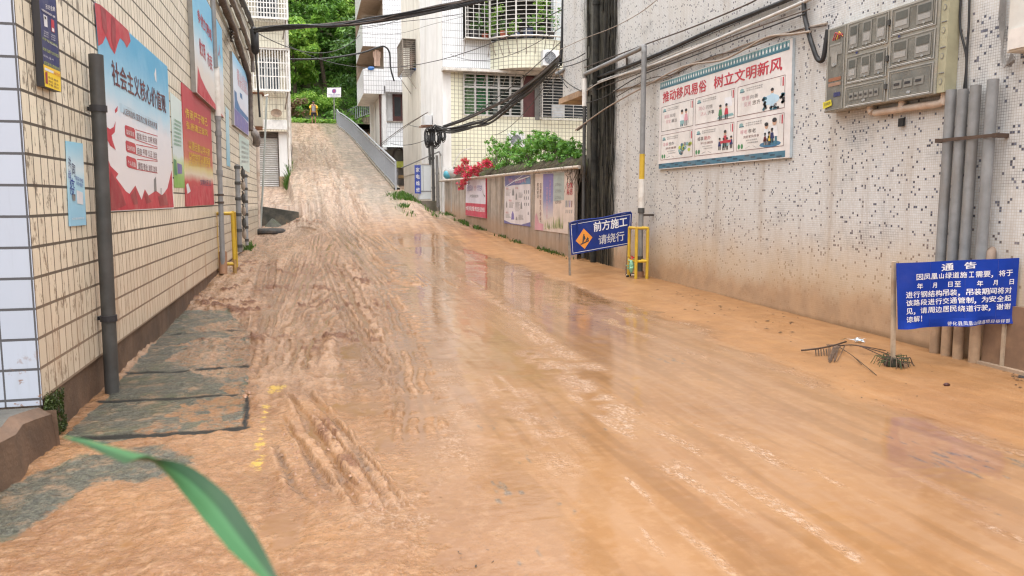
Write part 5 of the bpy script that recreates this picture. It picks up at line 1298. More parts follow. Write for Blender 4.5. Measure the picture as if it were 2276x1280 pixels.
def wallpipe(name, label, top, bot, X, r, mat, cat='pipe', group=None, collars=(), mats2=None):
    p, q = PX(*top, X), PX(*bot, X)
    t = thing(name, label, cat, q, group)
    b = MB(); b.tube([q, p], r, mat, 14); 
    b.tube([p, p - V(0, 0, .004)], r * .8, BLK, 12)
    b.build('pipe', t)
    for y in collars:
        k = (y - p.z) / (q.z - p.z); c = p.lerp(q, k)
        cb = MB(); cb.tube([c - V(0, 0, .025), c + V(0, 0, .025)], r * 1.18, BLK, 14); cb.bar(c, c + V(-.1 if X < 0 else .1, .03, 0), .03, .03, BLK); cb.build('clamp', t)
    return t
xp = LWX + .085
wallpipe('drainpipe', 'thick grey drainpipe standing at the near end of the left wall', (213, 122), (250, 880), xp, .056, GREYPVC, collars=(PX(218, 241, xp).z, PX(240, 708, xp).z))

# gas pipe with a white sleeve, and its yellow guard
xg = LWX + .10
t = thing('gas_pipe', 'grey gas pipe with a white sleeve rising inside the yellow guard on the left wall', 'pipe', PX(496, 604, xg))
def seg(name, a, c_, r, mat, X=xg):
    b = MB(); b.tube([PX(*a, X), PX(*c_, X)], r, mat, 12); return b.build(name, t)
seg('pipe', (471, -40), (479, 150), .046, GREYPVC2); seg('sleeve', (479.5, 148), (484, 258), .062, WHITEPVC); seg('pipe', (484, 258), (496, 606), .046, GREYPVC2)
for y in (262, 297, 384):
    b = MB(); c_ = PX(484 + (y - 258) * .035, y, xg); b.tube([c_ - V(0, 0, .05), c_ + V(0, 0, .05)], .058, GREYPVC2, 12); b.build('coupling', t)
for y in (433, 450):
    b = MB(); c_ = PX(484 + (y - 258) * .035, y, xg); b.tube([c_ - V(0, 0, .02), c_ + V(0, 0, .02)], .062, BROWNC, 12); b.bar(c_, c_ - V(.12, 0, 0), .03, .03, BROWNC); b.build('wall_clip', t)
seg('base_sleeve', (495.5, 560), (496, 610), .075, M('rusty_base', (.30, .16, .09), .7))
GL = G(484, 609); t = thing('pipe_guard', 'yellow steel guard frame around the gas pipe at the left wall', 'guard', GL)
pa, pb = V(GL.x, GL.y, 0), V(PY(522, 600, GL.y + .05).x, GL.y + .05, 0); zt = PY(480, 472, GL.y).z; z0 = GL.z - .03
for q in (pa, pb):
    b = MB(); b.tube([q + V(0, 0, z0), q + V(0, 0, zt)], .036, YGUARD, 10); pp = b.build('post', t)
    b = MB(); b.tube([q + V(0, 0, z0), q + V(0, 0, z0 + .3)], .0375, YGMUD, 10); b.build('muddy_foot', pp)
for z in (zt - .02, PY(500, 587, GL.y).z):
    b = MB(); b.tube([pa + V(0, 0, z), pb + V(0, 0, z)], .033, YGUARD, 10); b.build('rail', t)
b = MB()
for q in (pa, pb): b.tube([q + V(0, .35, z0), q + V(0, .35, zt), q + V(0, 0, zt)], .03, YGUARD, 8)
b.build('rear_frame', t)

# cluster of small gas meters and risers further along
base = PX(535, 560, LWX + .1)
t = thing('meter_riser', 'cluster of grey riser pipes and small meters against the far left wall', 'pipes', base)
for px0, px1, y0, y1, r in ((527, 533, 366, 560, .055), (546, 549, 387, 545, .04)):
    b = MB(); b.tube([PX(px0, y0, LWX + .12), PX(px1, y1, LWX + .12)], r, GREYPVC2, 10)
    for k in range(6):
        c_ = PX(px0, y0, LWX + .12).lerp(PX(px1, y1, LWX + .12), .03 + .18 * k); b.tube([c_ - V(0, 0, .035), c_ + V(0, 0, .035)], r * 1.25, GREYPVC, 10)
    b.build('riser', t)
for k, y in enumerate((385, 412, 440, 468, 495, 520)):
    c_ = PX(540 + k * .6, y, LWX + .16); b = MB(); b.tube([c_ - V(0, 0, .11), c_ - V(0, 0, .05), c_ + V(0, 0, .05), c_ + V(0, 0, .11)], [.025, .05, .05, .025], BEIGEC if k % 2 else GREYPVC, 10)
    b.tube([c_ + V(0, 0, .1), c_ + V(0, -.25, .15)], .02, GREYPVC, 6); b.tube([c_ - V(0, 0, .1), c_ + V(-.02, .3, -.12)], .02, GREYPVC, 6); b.build('meter', t)

# electric cabinet, corrugated duct, pale posts and the splice closure at the end of the left wall
ye = 25.6
ca, cb_ = PY(562, 208, ye), PY(584, 281, ye)
t = thing('electric_cabinet', 'cream steel cabinet with a rusty top at the far end of the left wall', 'cabinet', (ca.x, ye, cb_.z))
CABM = M('cream_cabinet', (.58, .55, .46), .5, .12, 3, dirt=(.32, .20, .12), dscale=2.5, damt=.6, streak=True)
b = MB(); b.box((ca.x, ye, cb_.z), (cb_.x, ye + .55, ca.z), CABM); b.build('body', t, mod=.012)
b = MB(); b.box((ca.x - .03, ye - .03, ca.z), (cb_.x + .05, ye + .6, ca.z + .05), M('rust', (.20, .085, .04), .8, .3, 9)); b.build('rusty_top', t); b = MB(); b.box((ca.x + .03, ye - .012, cb_.z - .1), (cb_.x - .02, ye + .3, cb_.z), M('rust', (.2, .085, .04), .8)); b.build('rusty_edge', t)
b = MB(); pts = smooth_path([PY(552, 283, ye - .1), PY(560, 290, ye - .15), PY(568, 300, ye - .2), PY(571, 312, ye - .1), PY(569, 322, ye)], 5)
b.tube(pts, [.11 + .012 * (i % 2) for i in range(len(pts))], M('flexible_duct', (.20, .18, .17), .6, .3, 8), 12)
b.one('flexible_duct', 'ribbed grey duct bending under the cream cabinet', 'duct', pts[0])
wp = G(576, 505); b = MB(); b.tube([PY(572, 282, wp.y), PY(576, 508, wp.y)], .062, WHITEMUD, 12); b.one('drainpipe', 'white plastic drainpipe at the far corner of the left building', 'pipe', PY(576, 508, wp.y))
gp_ = G(580, 505); b = MB(); b.tube([PY(593, 214, gp_.y), PY(585, 400, gp_.y), PY(579, 507, gp_.y)], .034, M('galvanised', (.42, .46, .44), .4, .1, 6, metal=.4), 10); b.tube([PY(588, 214, gp_.y), PY(597, 212, gp_.y)], .04, WHITEPVC, 8)
b.one('thin_post', 'thin leaning galvanised post beside the white drainpipe', 'post', PY(579, 507, gp_.y))
c0 = PY(567, 92, 24.6); b = MB(); b.tube([c0 + V(-.02, 0, .42), c0 + V(-.02, 0, .34), c0 + V(0, 0, -.30), c0 + V(0, 0, -.38)], [.05, .125, .11, .05], BLACKC, 12); b.tube([c0 + V(0, 0, -.38), c0 + V(.02, 0, -.9), c0 + V(.05, .1, -2.2)], .03, BLACKC, 6)
b.one('splice_closure', 'black cable splice closure hanging off the corner of the left building', 'cable box', c0)
for nm, lab, pts, r, m in (('conduit', 'thick dirty conduit slanting along the top of the left wall', [(488, -15), (493, 0), (503, 25), (518.6, 64), (532, 105), (546, 148), (553, 175), (556, 230), (557, 290)], .075, BROWNC),
                           ('conduit', 'upper grey conduit slanting down the far top of the left wall', [(508, -15), (515, 0), (528, 30), (541, 65), (551, 95), (560, 125), (562, 160)], .06, M('grey_conduit', (.16, .14, .13), .7, .3, 5)),
                           ('cable_bundle', 'black cables running along the roof edge of the left building to the splice closure', [(528, -25), (537, 0), (550, 28), (558, 50), (564, 66)], .07, BLACKC)):
    P_ = smooth_path([LW(x, y, .10) for x, y in pts], 4); b = MB(); b.tube(P_, [r * (1 + .12 * math.sin(i * 1.7)) for i in range(len(P_))], m, 9)
    for k in range(0, len(P_) - 1, 6): b.bar(P_[k], P_[k] - V(.1, 0, 0), .05, .05, BROWNC)
    b.one(nm, lab, 'cable' if 'cable' in nm else 'pipe', P_[0])
b = MB(); 
for k in range(4): b.tube([LW(514, 68 + 7 * k, .02), LW(516, 70 + 7 * k, .2), LW(520, 72 + 7 * k, .12)], .015, BROWNC, 6)
b.tube([LW(514, 66, .02), LW(514, 92, .02)], .02, BROWNC, 6); b.one('insulator_rack', 'small rusty insulator rack under the thick conduit on the left wall', 'bracket', LW(514, 80))

# half buried tyre, concrete lump and the side retaining wall
tg = G(596, 521); tc = V(tg.x, tg.y + .45, tg.z + .06)
t = thing('tyre', 'old black tyre lying half sunk in mud at the end of the left wall', 'tyre', tc)
b = MB(); TY = M('tyre_rubber', (.022, .022, .022), .7, .3, 9, .004, 40, dirt=(.10, .065, .04), dscale=5)
R1, R2 = .42, .135
for i in range(32):
    for j in range(12):
        f = lambda a, c_: tc + V((R1 + R2 * math.cos(c_) * (1.05)) * math.cos(a), (R1 + R2 * math.cos(c_)) * math.sin(a), R2 * (.85 * math.sin(c_)) * (1 + .03 * (int(a * 30) % 2)))
        a0, a1 = 2 * math.pi * i / 32, 2 * math.pi * (i + 1) / 32; c0_, c1_ = 2 * math.pi * j / 12, 2 * math.pi * (j + 1) / 12
        b.add([f(a0, c0_), f(a1, c0_), f(a1, c1_), f(a0, c1_)], [(0, 1, 2, 3)], TY, True)
b.build('tread', t)
b = MB(); b.disc(tc - V(0, 0, .03), V(.33, 0, 0), V(0, .33, 0), M('mud_fill', (.22, .13, .07), .5)); b.build('mud_filling', t)
q = G(604, 506); b = MB()
b.add([q + V(-.35, .1, -.1), q + V(.45, .1, -.1), q + V(.5, .6, -.1), q + V(-.4, .6, -.1), q + V(.0, .3, .32), q + V(.12, .45, .27)], [(0, 1, 4), (1, 2, 5, 4), (2, 3, 5), (3, 0, 4, 5)], M('dark_concrete', (.10, .10, .085), .85, .3, 6, .01, 30, dirt=(.05, .07, .02)))
b.one('concrete_block', 'broken dark concrete block lying behind the tyre', 'rubble', q)
b = MB(); DC = M('dark_mossy_wall', (.075, .075, .065), .9, .35, 3, .01, 30, dirt=(.16, .12, .08), dscale=3)
w0, w1 = PY(585, 459, 28.45), PY(664, 471, 28.45)
for i in range(8):
    a, c_ = i / 8, (i + 1) / 8; x0, x1 = -2.4 + (w1.x + 2.4) * a, -2.4 + (w1.x + 2.4) * c_
    zt0, zt1 = (w0.z if x < w0.x else w0.z + (w1.z - w0.z) * (x - w0.x) / (w1.x - w0.x) for x in (x0, x1))
    b.poly([(x0, 28.4, .2), (x1, 28.4, .2), (x1, 28.4, zt1), (x0, 28.4, zt0)], DC); b.poly([(x0, 28.4, zt0), (x1, 28.4, zt1), (x1, 28.75, zt1 + .01), (x0, 28.75, zt0 + .01)], DC)
b.one('retaining_wall', 'low dark mossy wall edging the side yard below the cream house', 'wall', (-1.2, 28.4, .8))

# ------------------------------------------------------------------ fittings on the mosaic wall
xq = RWX - .22
gb_ = G(1428, 612); t = thing('gas_pipe', 'tall gas pipe painted with yellow and white bands in the yellow guard on the right', 'pipe', V(gb_.x, gb_.y, gb_.z))
YP = PX(1432, 104, xq)
def zat(y): return PX(1428, y, xq).z
YGP = PX(1432, 104, xq).y
gx, gy = xq, YGP
segs = ((104, 342, GREYPVC2, .05), (342, 398, YGUARD, .051), (398, 462, WHITEPVC, .062), (462, 570, GREYPVC2, .05), (570, 604, GREYPVC, .052), (604, 628, M('rusty_base', (.3, .16, .09), .7), .075))
for a, c_, m, r in segs:
    b = MB(); b.tube([V(gx, gy, zat(c_) if c_ < 620 else gb_.z - .1), V(gx, gy, zat(a))], r, m, 12); b.build('band', t)
b = MB(); z_ = zat(468); b.tube([V(gx, gy, z_ - .05), V(gx, gy, z_ + .05)], .065, GREYPVC, 12); b.bar(V(gx, gy, zat(478)), V(RWX, gy - .1, zat(478)), .04, .04, BROWNC); b.build('coupling', t)
b = MB(); e1 = PX(1300, 162, xq); e1.z = YP.z
b.tube([V(gx, gy, YP.z - .1), V(gx, gy, YP.z), V(gx, gy + .08, YP.z + .01)], .056, GREYPVC2, 10); b.tube([V(gx, gy, YP.z), e1], .045, GREYPVC2, 10); e2 = e1 - V(0, 0, .05)
b.tube([e1, e1 - V(0, 0, .12)], .05, GREYPVC2, 10); b.bar(PX(1393, 130, xq), PX(1393, 130, RWX), .04, .04, BROWNC); b.bar(PX(1393, 130, RWX - .03), PX(1394, 152, RWX - .03), .03, .03, BROWNC); b.build('top_run', t)
b = MB(); b.tube([e1 - V(0, 0, .1), e1 - V(0, 0, .72)], .06, WHITEPVC, 10); b.build('sleeve', t)
b = MB(); b.tube([e1 - V(0, 0, .7), V(e1.x, e1.y, .25)], .042, GREYPVC, 10); b.build('dropper', t)

# yellow guard on the right: four posts, two ring rails
f0, f1 = G(1413, 620), G(1438, 618); f1 = V(PY(1438, 600, f0.y).x, f0.y, f0.z)
t = thing('pipe_guard', 'yellow steel cage guard standing against the mosaic wall beside the construction sign', 'guard', f0)
dpt = V(0, .34, 0); zt = PY(1413, 506, f0.y).z; zm_ = PY(1413, 581, f0.y).z
cor = [f0, f1, f1 + dpt, f0 + dpt]
for q in cor:
    b = MB(); b.tube([V(q.x, q.y, f0.z - .05), V(q.x, q.y, zt)], .030, YGUARD, 10); pp = b.build('post', t)
for z in (zt - .01, zm_):
    b = MB()
    for i in (0, 1, 3): b.tube([V(cor[i].x, cor[i].y, z), V(cor[(i + 1) % 4].x, cor[(i + 1) % 4].y, z)], .027, YGUARD, 8)
    b.build('rail', t)
b = MB(); q = V(f0.x - .06, f0.y + .12, PY(1395, 580, f0.y).z)
for k in range(50):
    a = 6.28 * random.random(); c_ = q + V(.06 * math.cos(a), .05 * math.sin(a), .22 * (random.random() - .75)); u = V(random.gauss(0, .03), random.gauss(0, .03), random.gauss(0, .04)); w = V(random.gauss(0, .03), random.gauss(0, .03), random.gauss(0, .03))
    b.poly([c_, c_ + u, c_ + w], ink('bag_red', (.45, .03, .03)) if c_.z > q.z and k % 2 else M('green_bag', (.25, .52, .36), .4))
b.ball(q - V(-.02, 0, .12), (.05, .045, .13), M('green_bag', (.25, .52, .36), .4), 8, 6); b.one('plastic_bag', 'crumpled green and red plastic bag tied to the right yellow guard', 'bag', q)

# meter cabinet
XM = RWX - .17
m0, m1, m2, m3 = PX(1840, 60, XM), PX(2089, -12, XM), PX(2078, 212, XM), PX(1832, 249, XM)
ya_, yb2_ = (m0.y + m3.y) / 2, (m1.y + m2.y) / 2; zb0, zt0 = (m2.z + m3.z) / 2, (m0.z + m1.z) / 2
t = thing('meter_cabinet', 'clear fronted electric meter cabinet with ten compartments bolted high on the mosaic wall', 'meter cabinet', (XM, (ya_ + yb2_) / 2, zb0))
Q = Frac(None, 0).setup((XM, ya_, zt0), (XM, yb2_, zt0), (XM, yb2_, zb0), (XM, ya_, zb0), (-1, 0, 0))
CAB = M('smoky_plastic', (.27, .26, .22), .3, .12, 4, dirt=(.36, .25, .17), dscale=3, damt=.5); CABD = M('smoky_plastic_dark', (.17, .165, .145), .2, .2, 5); TRIM = M('olive_trim', (.36, .34, .23), .45)
b = MB(); b.box((XM, yb2_, zb0), (RWX - .004, ya_, zt0), CAB); b.build('body', t, mod=.012)
b = MB(); b.box((XM + .02, yb2_ - .10, zb0 + .012), (RWX - .004, yb2_ - .003, zt0 - .002), TRIM)
for z in (.2, .45, .7, .92): b.box((XM + .012, yb2_ - .085, zb0 + (zt0 - zb0) * z), (XM + .0195, yb2_ - .02, zb0 + (zt0 - zb0) * z + .008), GREYK); b.disc((XM + .015, yb2_ - .05, zb0 + (zt0 - zb0) * (z - .08)), (0, .022, 0), (0, 0, .03), GREYK, 14); b.disc((XM + .0135, yb2_ - .05, zb0 + (zt0 - zb0) * (z - .08)), (0, .017, 0), (0, 0, .024), TRIM, 14)
b.build('hinge_trim', t)
LIT = M('clear_lid', (.33, .32, .295), .12, .15, 6); CHR = M('latch_chrome', (.55, .55, .55), .25, .1, 6, metal=.7)
def win(u0, v0, u1, v1, nm=0, breakers=0):
    """one lidded compartment with its meters or breakers behind the lid"""
    global Q
    Q.b = MB(); Q.rect(u0, v0, u1, v1, CABD, 3).frame(u0, v0, u1, v1, .009, .012, LIT, 5).frame(u0 + .02, v0 + .03, u1 - .02, v1 - .03, .004, .006, CAB, 6)
    w = (u1 - u0) / max(1, nm)
    for k in range(nm):
        a = u0 + w * k + w * .16; d = u0 + w * (k + 1) - w * .16
        Q.rect(a, v0 + .035, d, v1 - .05, ink('meter_body', (.23, .225, .205)), 7).rect(a + .012, v0 + .05, d - .012, v0 + .05 + (v1 - v0) * .28, ink('meter_screen', (.085, .09, .08)), 9).rect(a + .014, v0 + .06 + (v1 - v0) * .30, d - .014, v1 - .09, ink('meter_label', (.33, .325, .31)), 9)
        Q.blob((a + d) / 2, v1 - .055, .011, .012, CHR, 10, 10)
    for k in range(breakers):
        a = u0 + .05 + (u1 - u0 - .1) * k / breakers; Q.rect(a, (v0 + v1) / 2 - .04, a + .8 * (u1 - u0 - .1) / breakers, (v0 + v1) / 2 + .045, ink('meter_body', (.23, .225, .205)), 7).rect(a + .006, (v0 + v1) / 2 - .012, a + .6 * (u1 - u0 - .1) / breakers, (v0 + v1) / 2 + .015, BLK, 9)
    if breakers: Q.blob((u0 + u1) / 2, v1 - .055, .018, .016, CHR, 9, 12)
    Q.rect(u0 + .02, v1 - .022, u1 - .02, v1 - .014, ink('lid_glint', (.62, .62, .60)), 8)
    return Q.b.build('compartment', t)
win(.215, .02, .60, .36, 3); win(.215, .40, .60, .715, 3); win(.215, .74, .60, .985, 0, 6); win(.62, .02, .985, .31, 2); win(.62, .34, .985, .64, 2); win(.62, .67, .985, .985, 0, 3)
Q.b = MB(); Q.rect(.02, .02, .195, .98, CABD, 3).frame(.02, .02, .195, .98, .008, .008, LIT, 5).rect(.04, .20, .17, .34, ink('meter_body', (.23, .225, .205)), 6).rect(.06, .3, .12, .46, LIT, 7).rect(.04, .6, .17, .64, ink('copper', (.30, .12, .06)), 6).rect(.04, .66, .17, .70, ink('copper2', (.33, .2, .14)), 6).rect(.1, .78, .17, .83, NAVY, 6)
Q.blob(.09, .45, .022, .02, CHR, 9, 12); Q.rect(.04, .205, .15, .222, LIT, 9)
for k, m in enumerate((REDK, REDK, YEL, REDD)): Q.b.tube([Q.p(.07 + .02 * k, .16, 8), Q.p(.10 + .02 * k, .08 + .02 * (k % 2), 14), Q.p(.17, .12 + .01 * k, 8)], .006, m, 6)
Q.b.build('cable_bay', t)
Q.b = MB(); Q.quad = None; Q.b.poly([Q.p(-.005, .875, 12), Q.p(.085, .855, 12), Q.p(.095, .925, 12), Q.p(.002, .955, 12)], ink('sticker', (.70, .60, .02))); Q.b.text('有电危险', Q.p(.012, .885, 14), Q.p(.08, .872, 14), Q.p(.015, .925, 14), BLK); Q.b.build('sticker', t)
for u, v in ((.32, .378), (.70, .328)): 
    Q.b = MB(); Q.blob(u, v, .011, .014, NAVY, 9, 12); Q.b.build('lock', t)
for v in (.12, .5, .8): 
    Q.b = MB(); Q.b.obox(Q.p(.598, v, 2), V(0, -.03, 0), V(-.02, 0, 0), V(0, 0, -.06), GREYPVC); Q.b.build('hinge', t)

# white conduit under the cabinet
pw = [PX(2107, -20, RWX - .06), PX(2100, 215, RWX - .06)]
b = MB(); z_ = PX(2098, 228, RWX - .06).z; yv = pw[1].y
b.tube(smooth_path([pw[0], V(RWX - .06, yv, z_ + .08), V(RWX - .06, yv + .02, z_ + .02), V(RWX - .06, yv + .09, z_)] + [PX(2030, 238, RWX - .06), PX(1945, 251, RWX - .06)], 5), .040, WHITEMUD, 12)
e_ = PX(1940, 250, RWX - .06); b.tube([e_, e_ + V(0, .03, .03), e_ + V(0, .03, .1)], .045, WHITEMUD, 10); k_ = PX(2005, 240, RWX - .06); b.tube([k_, k_ + V(0, 0, .1)], .042, WHITEMUD, 10)
b.one('conduit', 'stained white plastic conduit curving under the meter cabinet', 'pipe', pw[1])
for c_, m in ((PX(2012, 262, RWX - .02), BLACKC),):
    b = MB(); b.obox(c_, V(-.03, 0, 0), V(0, .07, 0), V(0, 0, -.09), m); b.one('black_clip', 'small black clip on the mosaic below the meter cabinet', 'clip', c_)

# four standing grey pipes under one clamp
tops = [(2113, 200, 2078, 790), (2138, 199, 2105, 797), (2166, 190, 2131, 803), (2203, 177, 2168, 811)]
labs = ('first grey standing pipe, the one farthest from the blue notice posts corner, cable entering its top', 'second grey standing pipe from the meter cabinet, two cables entering its top', 'third grey standing pipe from the meter cabinet, nothing in its top', 'tallest of the four grey standing pipes, nearest the right edge')
labs = ('grey standing pipe nearest the meter cabinet, one black cable entering it', 'second grey standing pipe from the meter cabinet, two crossing cables entering it', 'third grey standing pipe from the meter cabinet, with an empty top', 'tallest grey standing pipe, farthest from the meter cabinet')
xs_ = RWX - .10
for (a, b0, c_, d_), lab in zip(tops, labs):
    p, q = PX(a, b0, xs_), PX(c_, d_, xs_); q.y = p.y * .3 + q.y * .7; q.z = -.08
    b = MB(); m_ = p.lerp(q, .74); 
    ys_ = p.y * .5 + PX(c_, d_, xs_).y * .5
    t = thing('standing_pipe', lab, 'pipe', V(xs_, ys_, 0), 'grey pipes standing in a row under one clamp')
    b = MB(); b.tube([V(xs_, ys_, .62), V(xs_, ys_, p.z)], .050, GREYPVC2, 14); b.tube([V(xs_, ys_, p.z - .02), V(xs_, ys_, p.z + .001)], .042, BLK, 12); b.build('pipe', t)
    b = MB(); b.tube([V(xs_, ys_, -.1), V(xs_, ys_, .62)], .0505, M('mud_coated_pvc', (.40, .27, .17), .7, .2, 5, dirt=(.22, .14, .09), dscale=4, damt=.7), 14); b.build('muddy_foot', t)
ca_, cb2 = PX(2092, 312, xs_), PX(2220, 302, xs_); zc_ = (ca_.z + cb2.z) / 2
b = MB(); b.box((xs_ - .062, cb2.y, zc_ - .016), (xs_ - .054, ca_.y, zc_ + .016), M('rusty_strap', (.08, .05, .035), .7))
for y in (ca_.y, cb2.y): b.box((xs_ - .06, y - .02, zc_ - .02), (RWX - .003, y + .02, zc_ + .02), M('rusty_strap', (.08, .05, .035), .7))
b.one('pipe_clamp', 'rusty flat clamp holding the four grey standing pipes', 'clamp', (xs_, ca_.y, zc_))
c_ = PX(2202, 562, RWX - .05); b = MB(); b.tube([c_ + V(.05, .03, .03), c_, c_ - V(.01, .01, .09)], [.035, .045, .042], M('terracotta_bend', (.26, .19, .145), .7), 12); b.one('pipe_bend', 'short muddy pipe bend behind the tallest standing pipe', 'pipe', c_)

def wcable(label, pts, r, m, off=.03, name='cable', cat='cable', group=None):
    P_ = smooth_path([RW(x, y, o) for x, y, o in [(q[0], q[1], q[2] if len(q) > 2 else off) for q in pts]], 5)
    b = MB(); b.tube(P_, r, m, 8); return b.one(name, label, cat, P_[len(P_) // 2], group)
wcable('black cable entering the pipe nearest the meter cabinet', [(2130, -10), (2118, 60), (2106, 130), (2108, 205)], .011, BLACKC)
wcable('black cable crossing over into the second standing pipe', [(2136, -10), (2134, 60), (2148, 130), (2142, 205)], .011, BLACKC)
wcable('black cable hanging straight beside the crossing one', [(2155, -10), (2153, 60), (2149, 120), (2147, 205)], .011, BLACKC)
wcable('fat black hose looping down beside the meter cabinet', [(1786, -20), (1788, 30, .06), (1797, 72, .08), (1808, 108, .08), (1818, 132, .06), (1829, 132, .06), (1835, 100, .06), (1840, 66, .05)], .030, BLACKC, .05, 'hose', 'hose')
wcable('black conduit climbing along the mosaic wall above the notice board', [(1320, 175), (1443, 129), (1584, 66), (1720, 12), (1770, -10)], .035, BLACKC, .05, 'conduit', 'pipe')
wcable('pale conduit under the black one along the mosaic wall', [(1302, 200, .1), (1340, 178), (1437, 149), (1548, 106), (1680, 50), (1810, -6)], .026, WHITEC, .06, 'conduit', 'pipe')
wcable('upper beige cable sagging just over the notice board', [(1365, 202), (1430, 186), (1483, 171), (1535, 142), (1600, 122), (1666, 96), (1745, 74), (1800, 60), (1838, 52)], .016, BEIGEC)
wcable('lower beige cable touching the top of the notice board', [(1279, 289, .3), (1330, 252, .15), (1371, 226), (1437, 190), (1519, 148), (1601, 134), (1650, 112), (1706, 82), (1760, 76), (1800, 70)], .016, BEIGEC, .12)
wcable('thin grey wire high on the mosaic wall', [(1245, 110), (1300, 85), (1360, 62), (1420, 30), (1470, -8)], .008, BEIGEC, .3)
wcable('thin dark wire clipped under the pale conduit', [(1310, 205), (1380, 178), (1450, 152), (1560, 108), (1650, 72), (1800, 20)], .009, BROWNC, .09)
wcable('thin white wire sagging across the dark mouldy corner', [(1300, 205, .2), (1330, 185, .15), (1400, 160), (1500, 118), (1590, 88)], .011, WHITEC, .07)
for a, lab in ((1322, 'black pipe standing in the mouldy far corner of the mosaic wall'),):
    p = PX(a, 300, RWX - .1); b = MB(); b.tube([V(p.x, p.y, -.1), V(p.x, p.y, 9)], .07, M('mould_black_pipe', (.018, .018, .015), .85, .4, 4, .01, 30, dirt=(.07, .06, .04), dscale=5), 12)
    for z in np.arange(.8, 9, 1.7): b.tube([V(p.x, p.y, z), V(p.x, p.y, z + .08)], .085, M('mould_black_pipe', (.018, .018, .015)), 12)
    b.one('drainpipe', lab, 'pipe', V(p.x, p.y, 0))
b = MB(); rnd = random.Random(31)
for k in range(42):
    px = 1306 + 62 * rnd.random() ** .9; p = PX(px, 300, RWX - .01); zt_ = 9 if rnd.random() < .5 else 1.0 + 5 * rnd.random(); zl_ = max(.05, zt_ - 1.5 - 6 * rnd.random())
    kk = 9; b.tube([V(RWX - .012 - .03 * rnd.random(), p.y + .05 * math.sin(j * 1.1 + k) + rnd.gauss(0, .015), zl_ + (zt_ - zl_) * j / kk) for j in range(kk + 1)], .008 + .022 * rnd.random() ** 2, M('black_root', (.012, .011, .008), .9, .5, 5, dirt=(.07, .06, .035), dscale=8, damt=.7), 5)
b.one('hanging_roots', 'black mouldy roots and runners clinging to the far corner of the mosaic wall', 'roots', PX(1340, 300, RWX), kind='stuff')
# pale box at the right edge
q0 = PX(2236, 118, RWX - .18); b = MB(); b.box((RWX - .18, q0.y - .5, q0.z), (RWX - .004, q0.y, q0.z + .9), M('pale_box', (.62, .61, .57), .5, .08, 3, dirt=(.40, .28, .18), dscale=2, damt=.4)); t = thing('junction_box', 'pale junction box high at the right edge above the pipes', 'junction box', q0)
b.build('body', t, mod=.01); b = MB(); b.box((RWX - .20, q0.y - .2, q0.z + .02), (RWX - .181, q0.y - .03, q0.z + .2), M('pale_box_lid', (.66, .62, .58), .5)); b.build('cover', t)
b = MB()
for k in range(7): b.tube(smooth_path([RW(2236 - 2 * k, -10, .03), RW(2233 - 2 * k, 60, .03), RW(2226 + 2 * k, 120 + 4 * k, .05), RW(2232 + 4 * k, 150 - 3 * k, .08), RW(2248, 118, .08)], 5), .004, M('grey_wire', (.26, .25, .24), .6), 5)
b.one('wire_bundle', 'tangle of thin grey wires hanging below the pale junction box', 'wires', RW(2236, 100))
# rusty hatch, its sill bar and the white bracket at the foot of the wall
h0, h1 = PX(2182, 812, RWX - .05), PX(2250, 845, RWX - .05)
b = MB(); b.box((RWX - .06, h1.y - .9, -.1), (RWX - .004, h0.y, .62), M('brown_hatch', (.20, .12, .075), .6, .2, 3, dirt=(.30, .18, .1), dscale=3)); t = thing('hatch', 'brown muddy hatch at the foot of the mosaic wall behind the notice sign', 'hatch', V(RWX, h1.y, 0)); b.build('panel', t)
b = MB(); b.box((RWX - .12, h1.y - 1.0, -.05), (RWX - .061, h0.y + .06, .045), M('sill_bar', (.36, .26, .18), .6)); b.box((RWX - .2, h1.y - 1.0, -.06), (RWX - .121, h0.y + .02, .012), BLK); b.build('sill', t)
br = PY(2256, 735, yb_ + .1); b = MB(); e0, e1_ = PY(2274, 832, yb_ - .05), PY(2252, 830, yb_ + .1)
b.bar(br, e0, .03, .03, M('bracket_white', (.60, .62, .64), .4)); b.poly([br, e0, e1_], M('bracket_sheet', (.42, .40, .38), .5)); b.bar(e1_, e0, .03, .03, M('bracket_white', (.6, .62, .64), .4)); b.one('bracket', 'white triangular bracket behind the right post of the blue notice', 'bracket', e1_)

# ------------------------------------------------------------------ overhead bundles
def bundle(name, label, ctrl, n_, spread, rs, loc=None, seed=1):
    rnd = random.Random(seed); P_ = [Vector(c_) for c_ in ctrl]; b = MB(); K = len(P_)
    for i in range(n_):
        ph = rnd.random() * 6.28; ra = spread * math.sqrt(rnd.random()); pts = []
        for k, p in enumerate(P_):
            tw = ph + .5 * k * (1 if i % 2 else -1) + rnd.gauss(0, .5)
            pts.append(p + V(.25 * ra * math.cos(tw), ra * .6 * math.cos(tw), ra * math.sin(tw)))
        b.tube(smooth_path(pts, 4), rs * (.7 + .8 * rnd.random()), BLACKC if rnd.random() < .8 else BROWNC, 6)
    return b.one(name, label, 'cables', P_[0])
def lerpY(pts, y0, y1): return [PY(x, y, y0 + (y1 - y0) * i / (len(pts) - 1)) for i, (x, y) in enumerate(pts)]
bundle('cable_bundle', 'thick black bundle of cables strung across the lane from the splice closure', lerpY([(562, 68), (600, 63), (660, 58), (740, 55), (820, 47), (900, 34), (980, 18), (1050, 3), (1110, -14), (1180, -30)], 24.6, 17.5), 15, .085, .017, seed=3)
bundle('cable', 'loose cables hanging a little below the overhead bundle', lerpY([(800, 78), (850, 72), (900, 58), (960, 40), (1030, 22)], 22, 19), 3, .22, .006, seed=8)
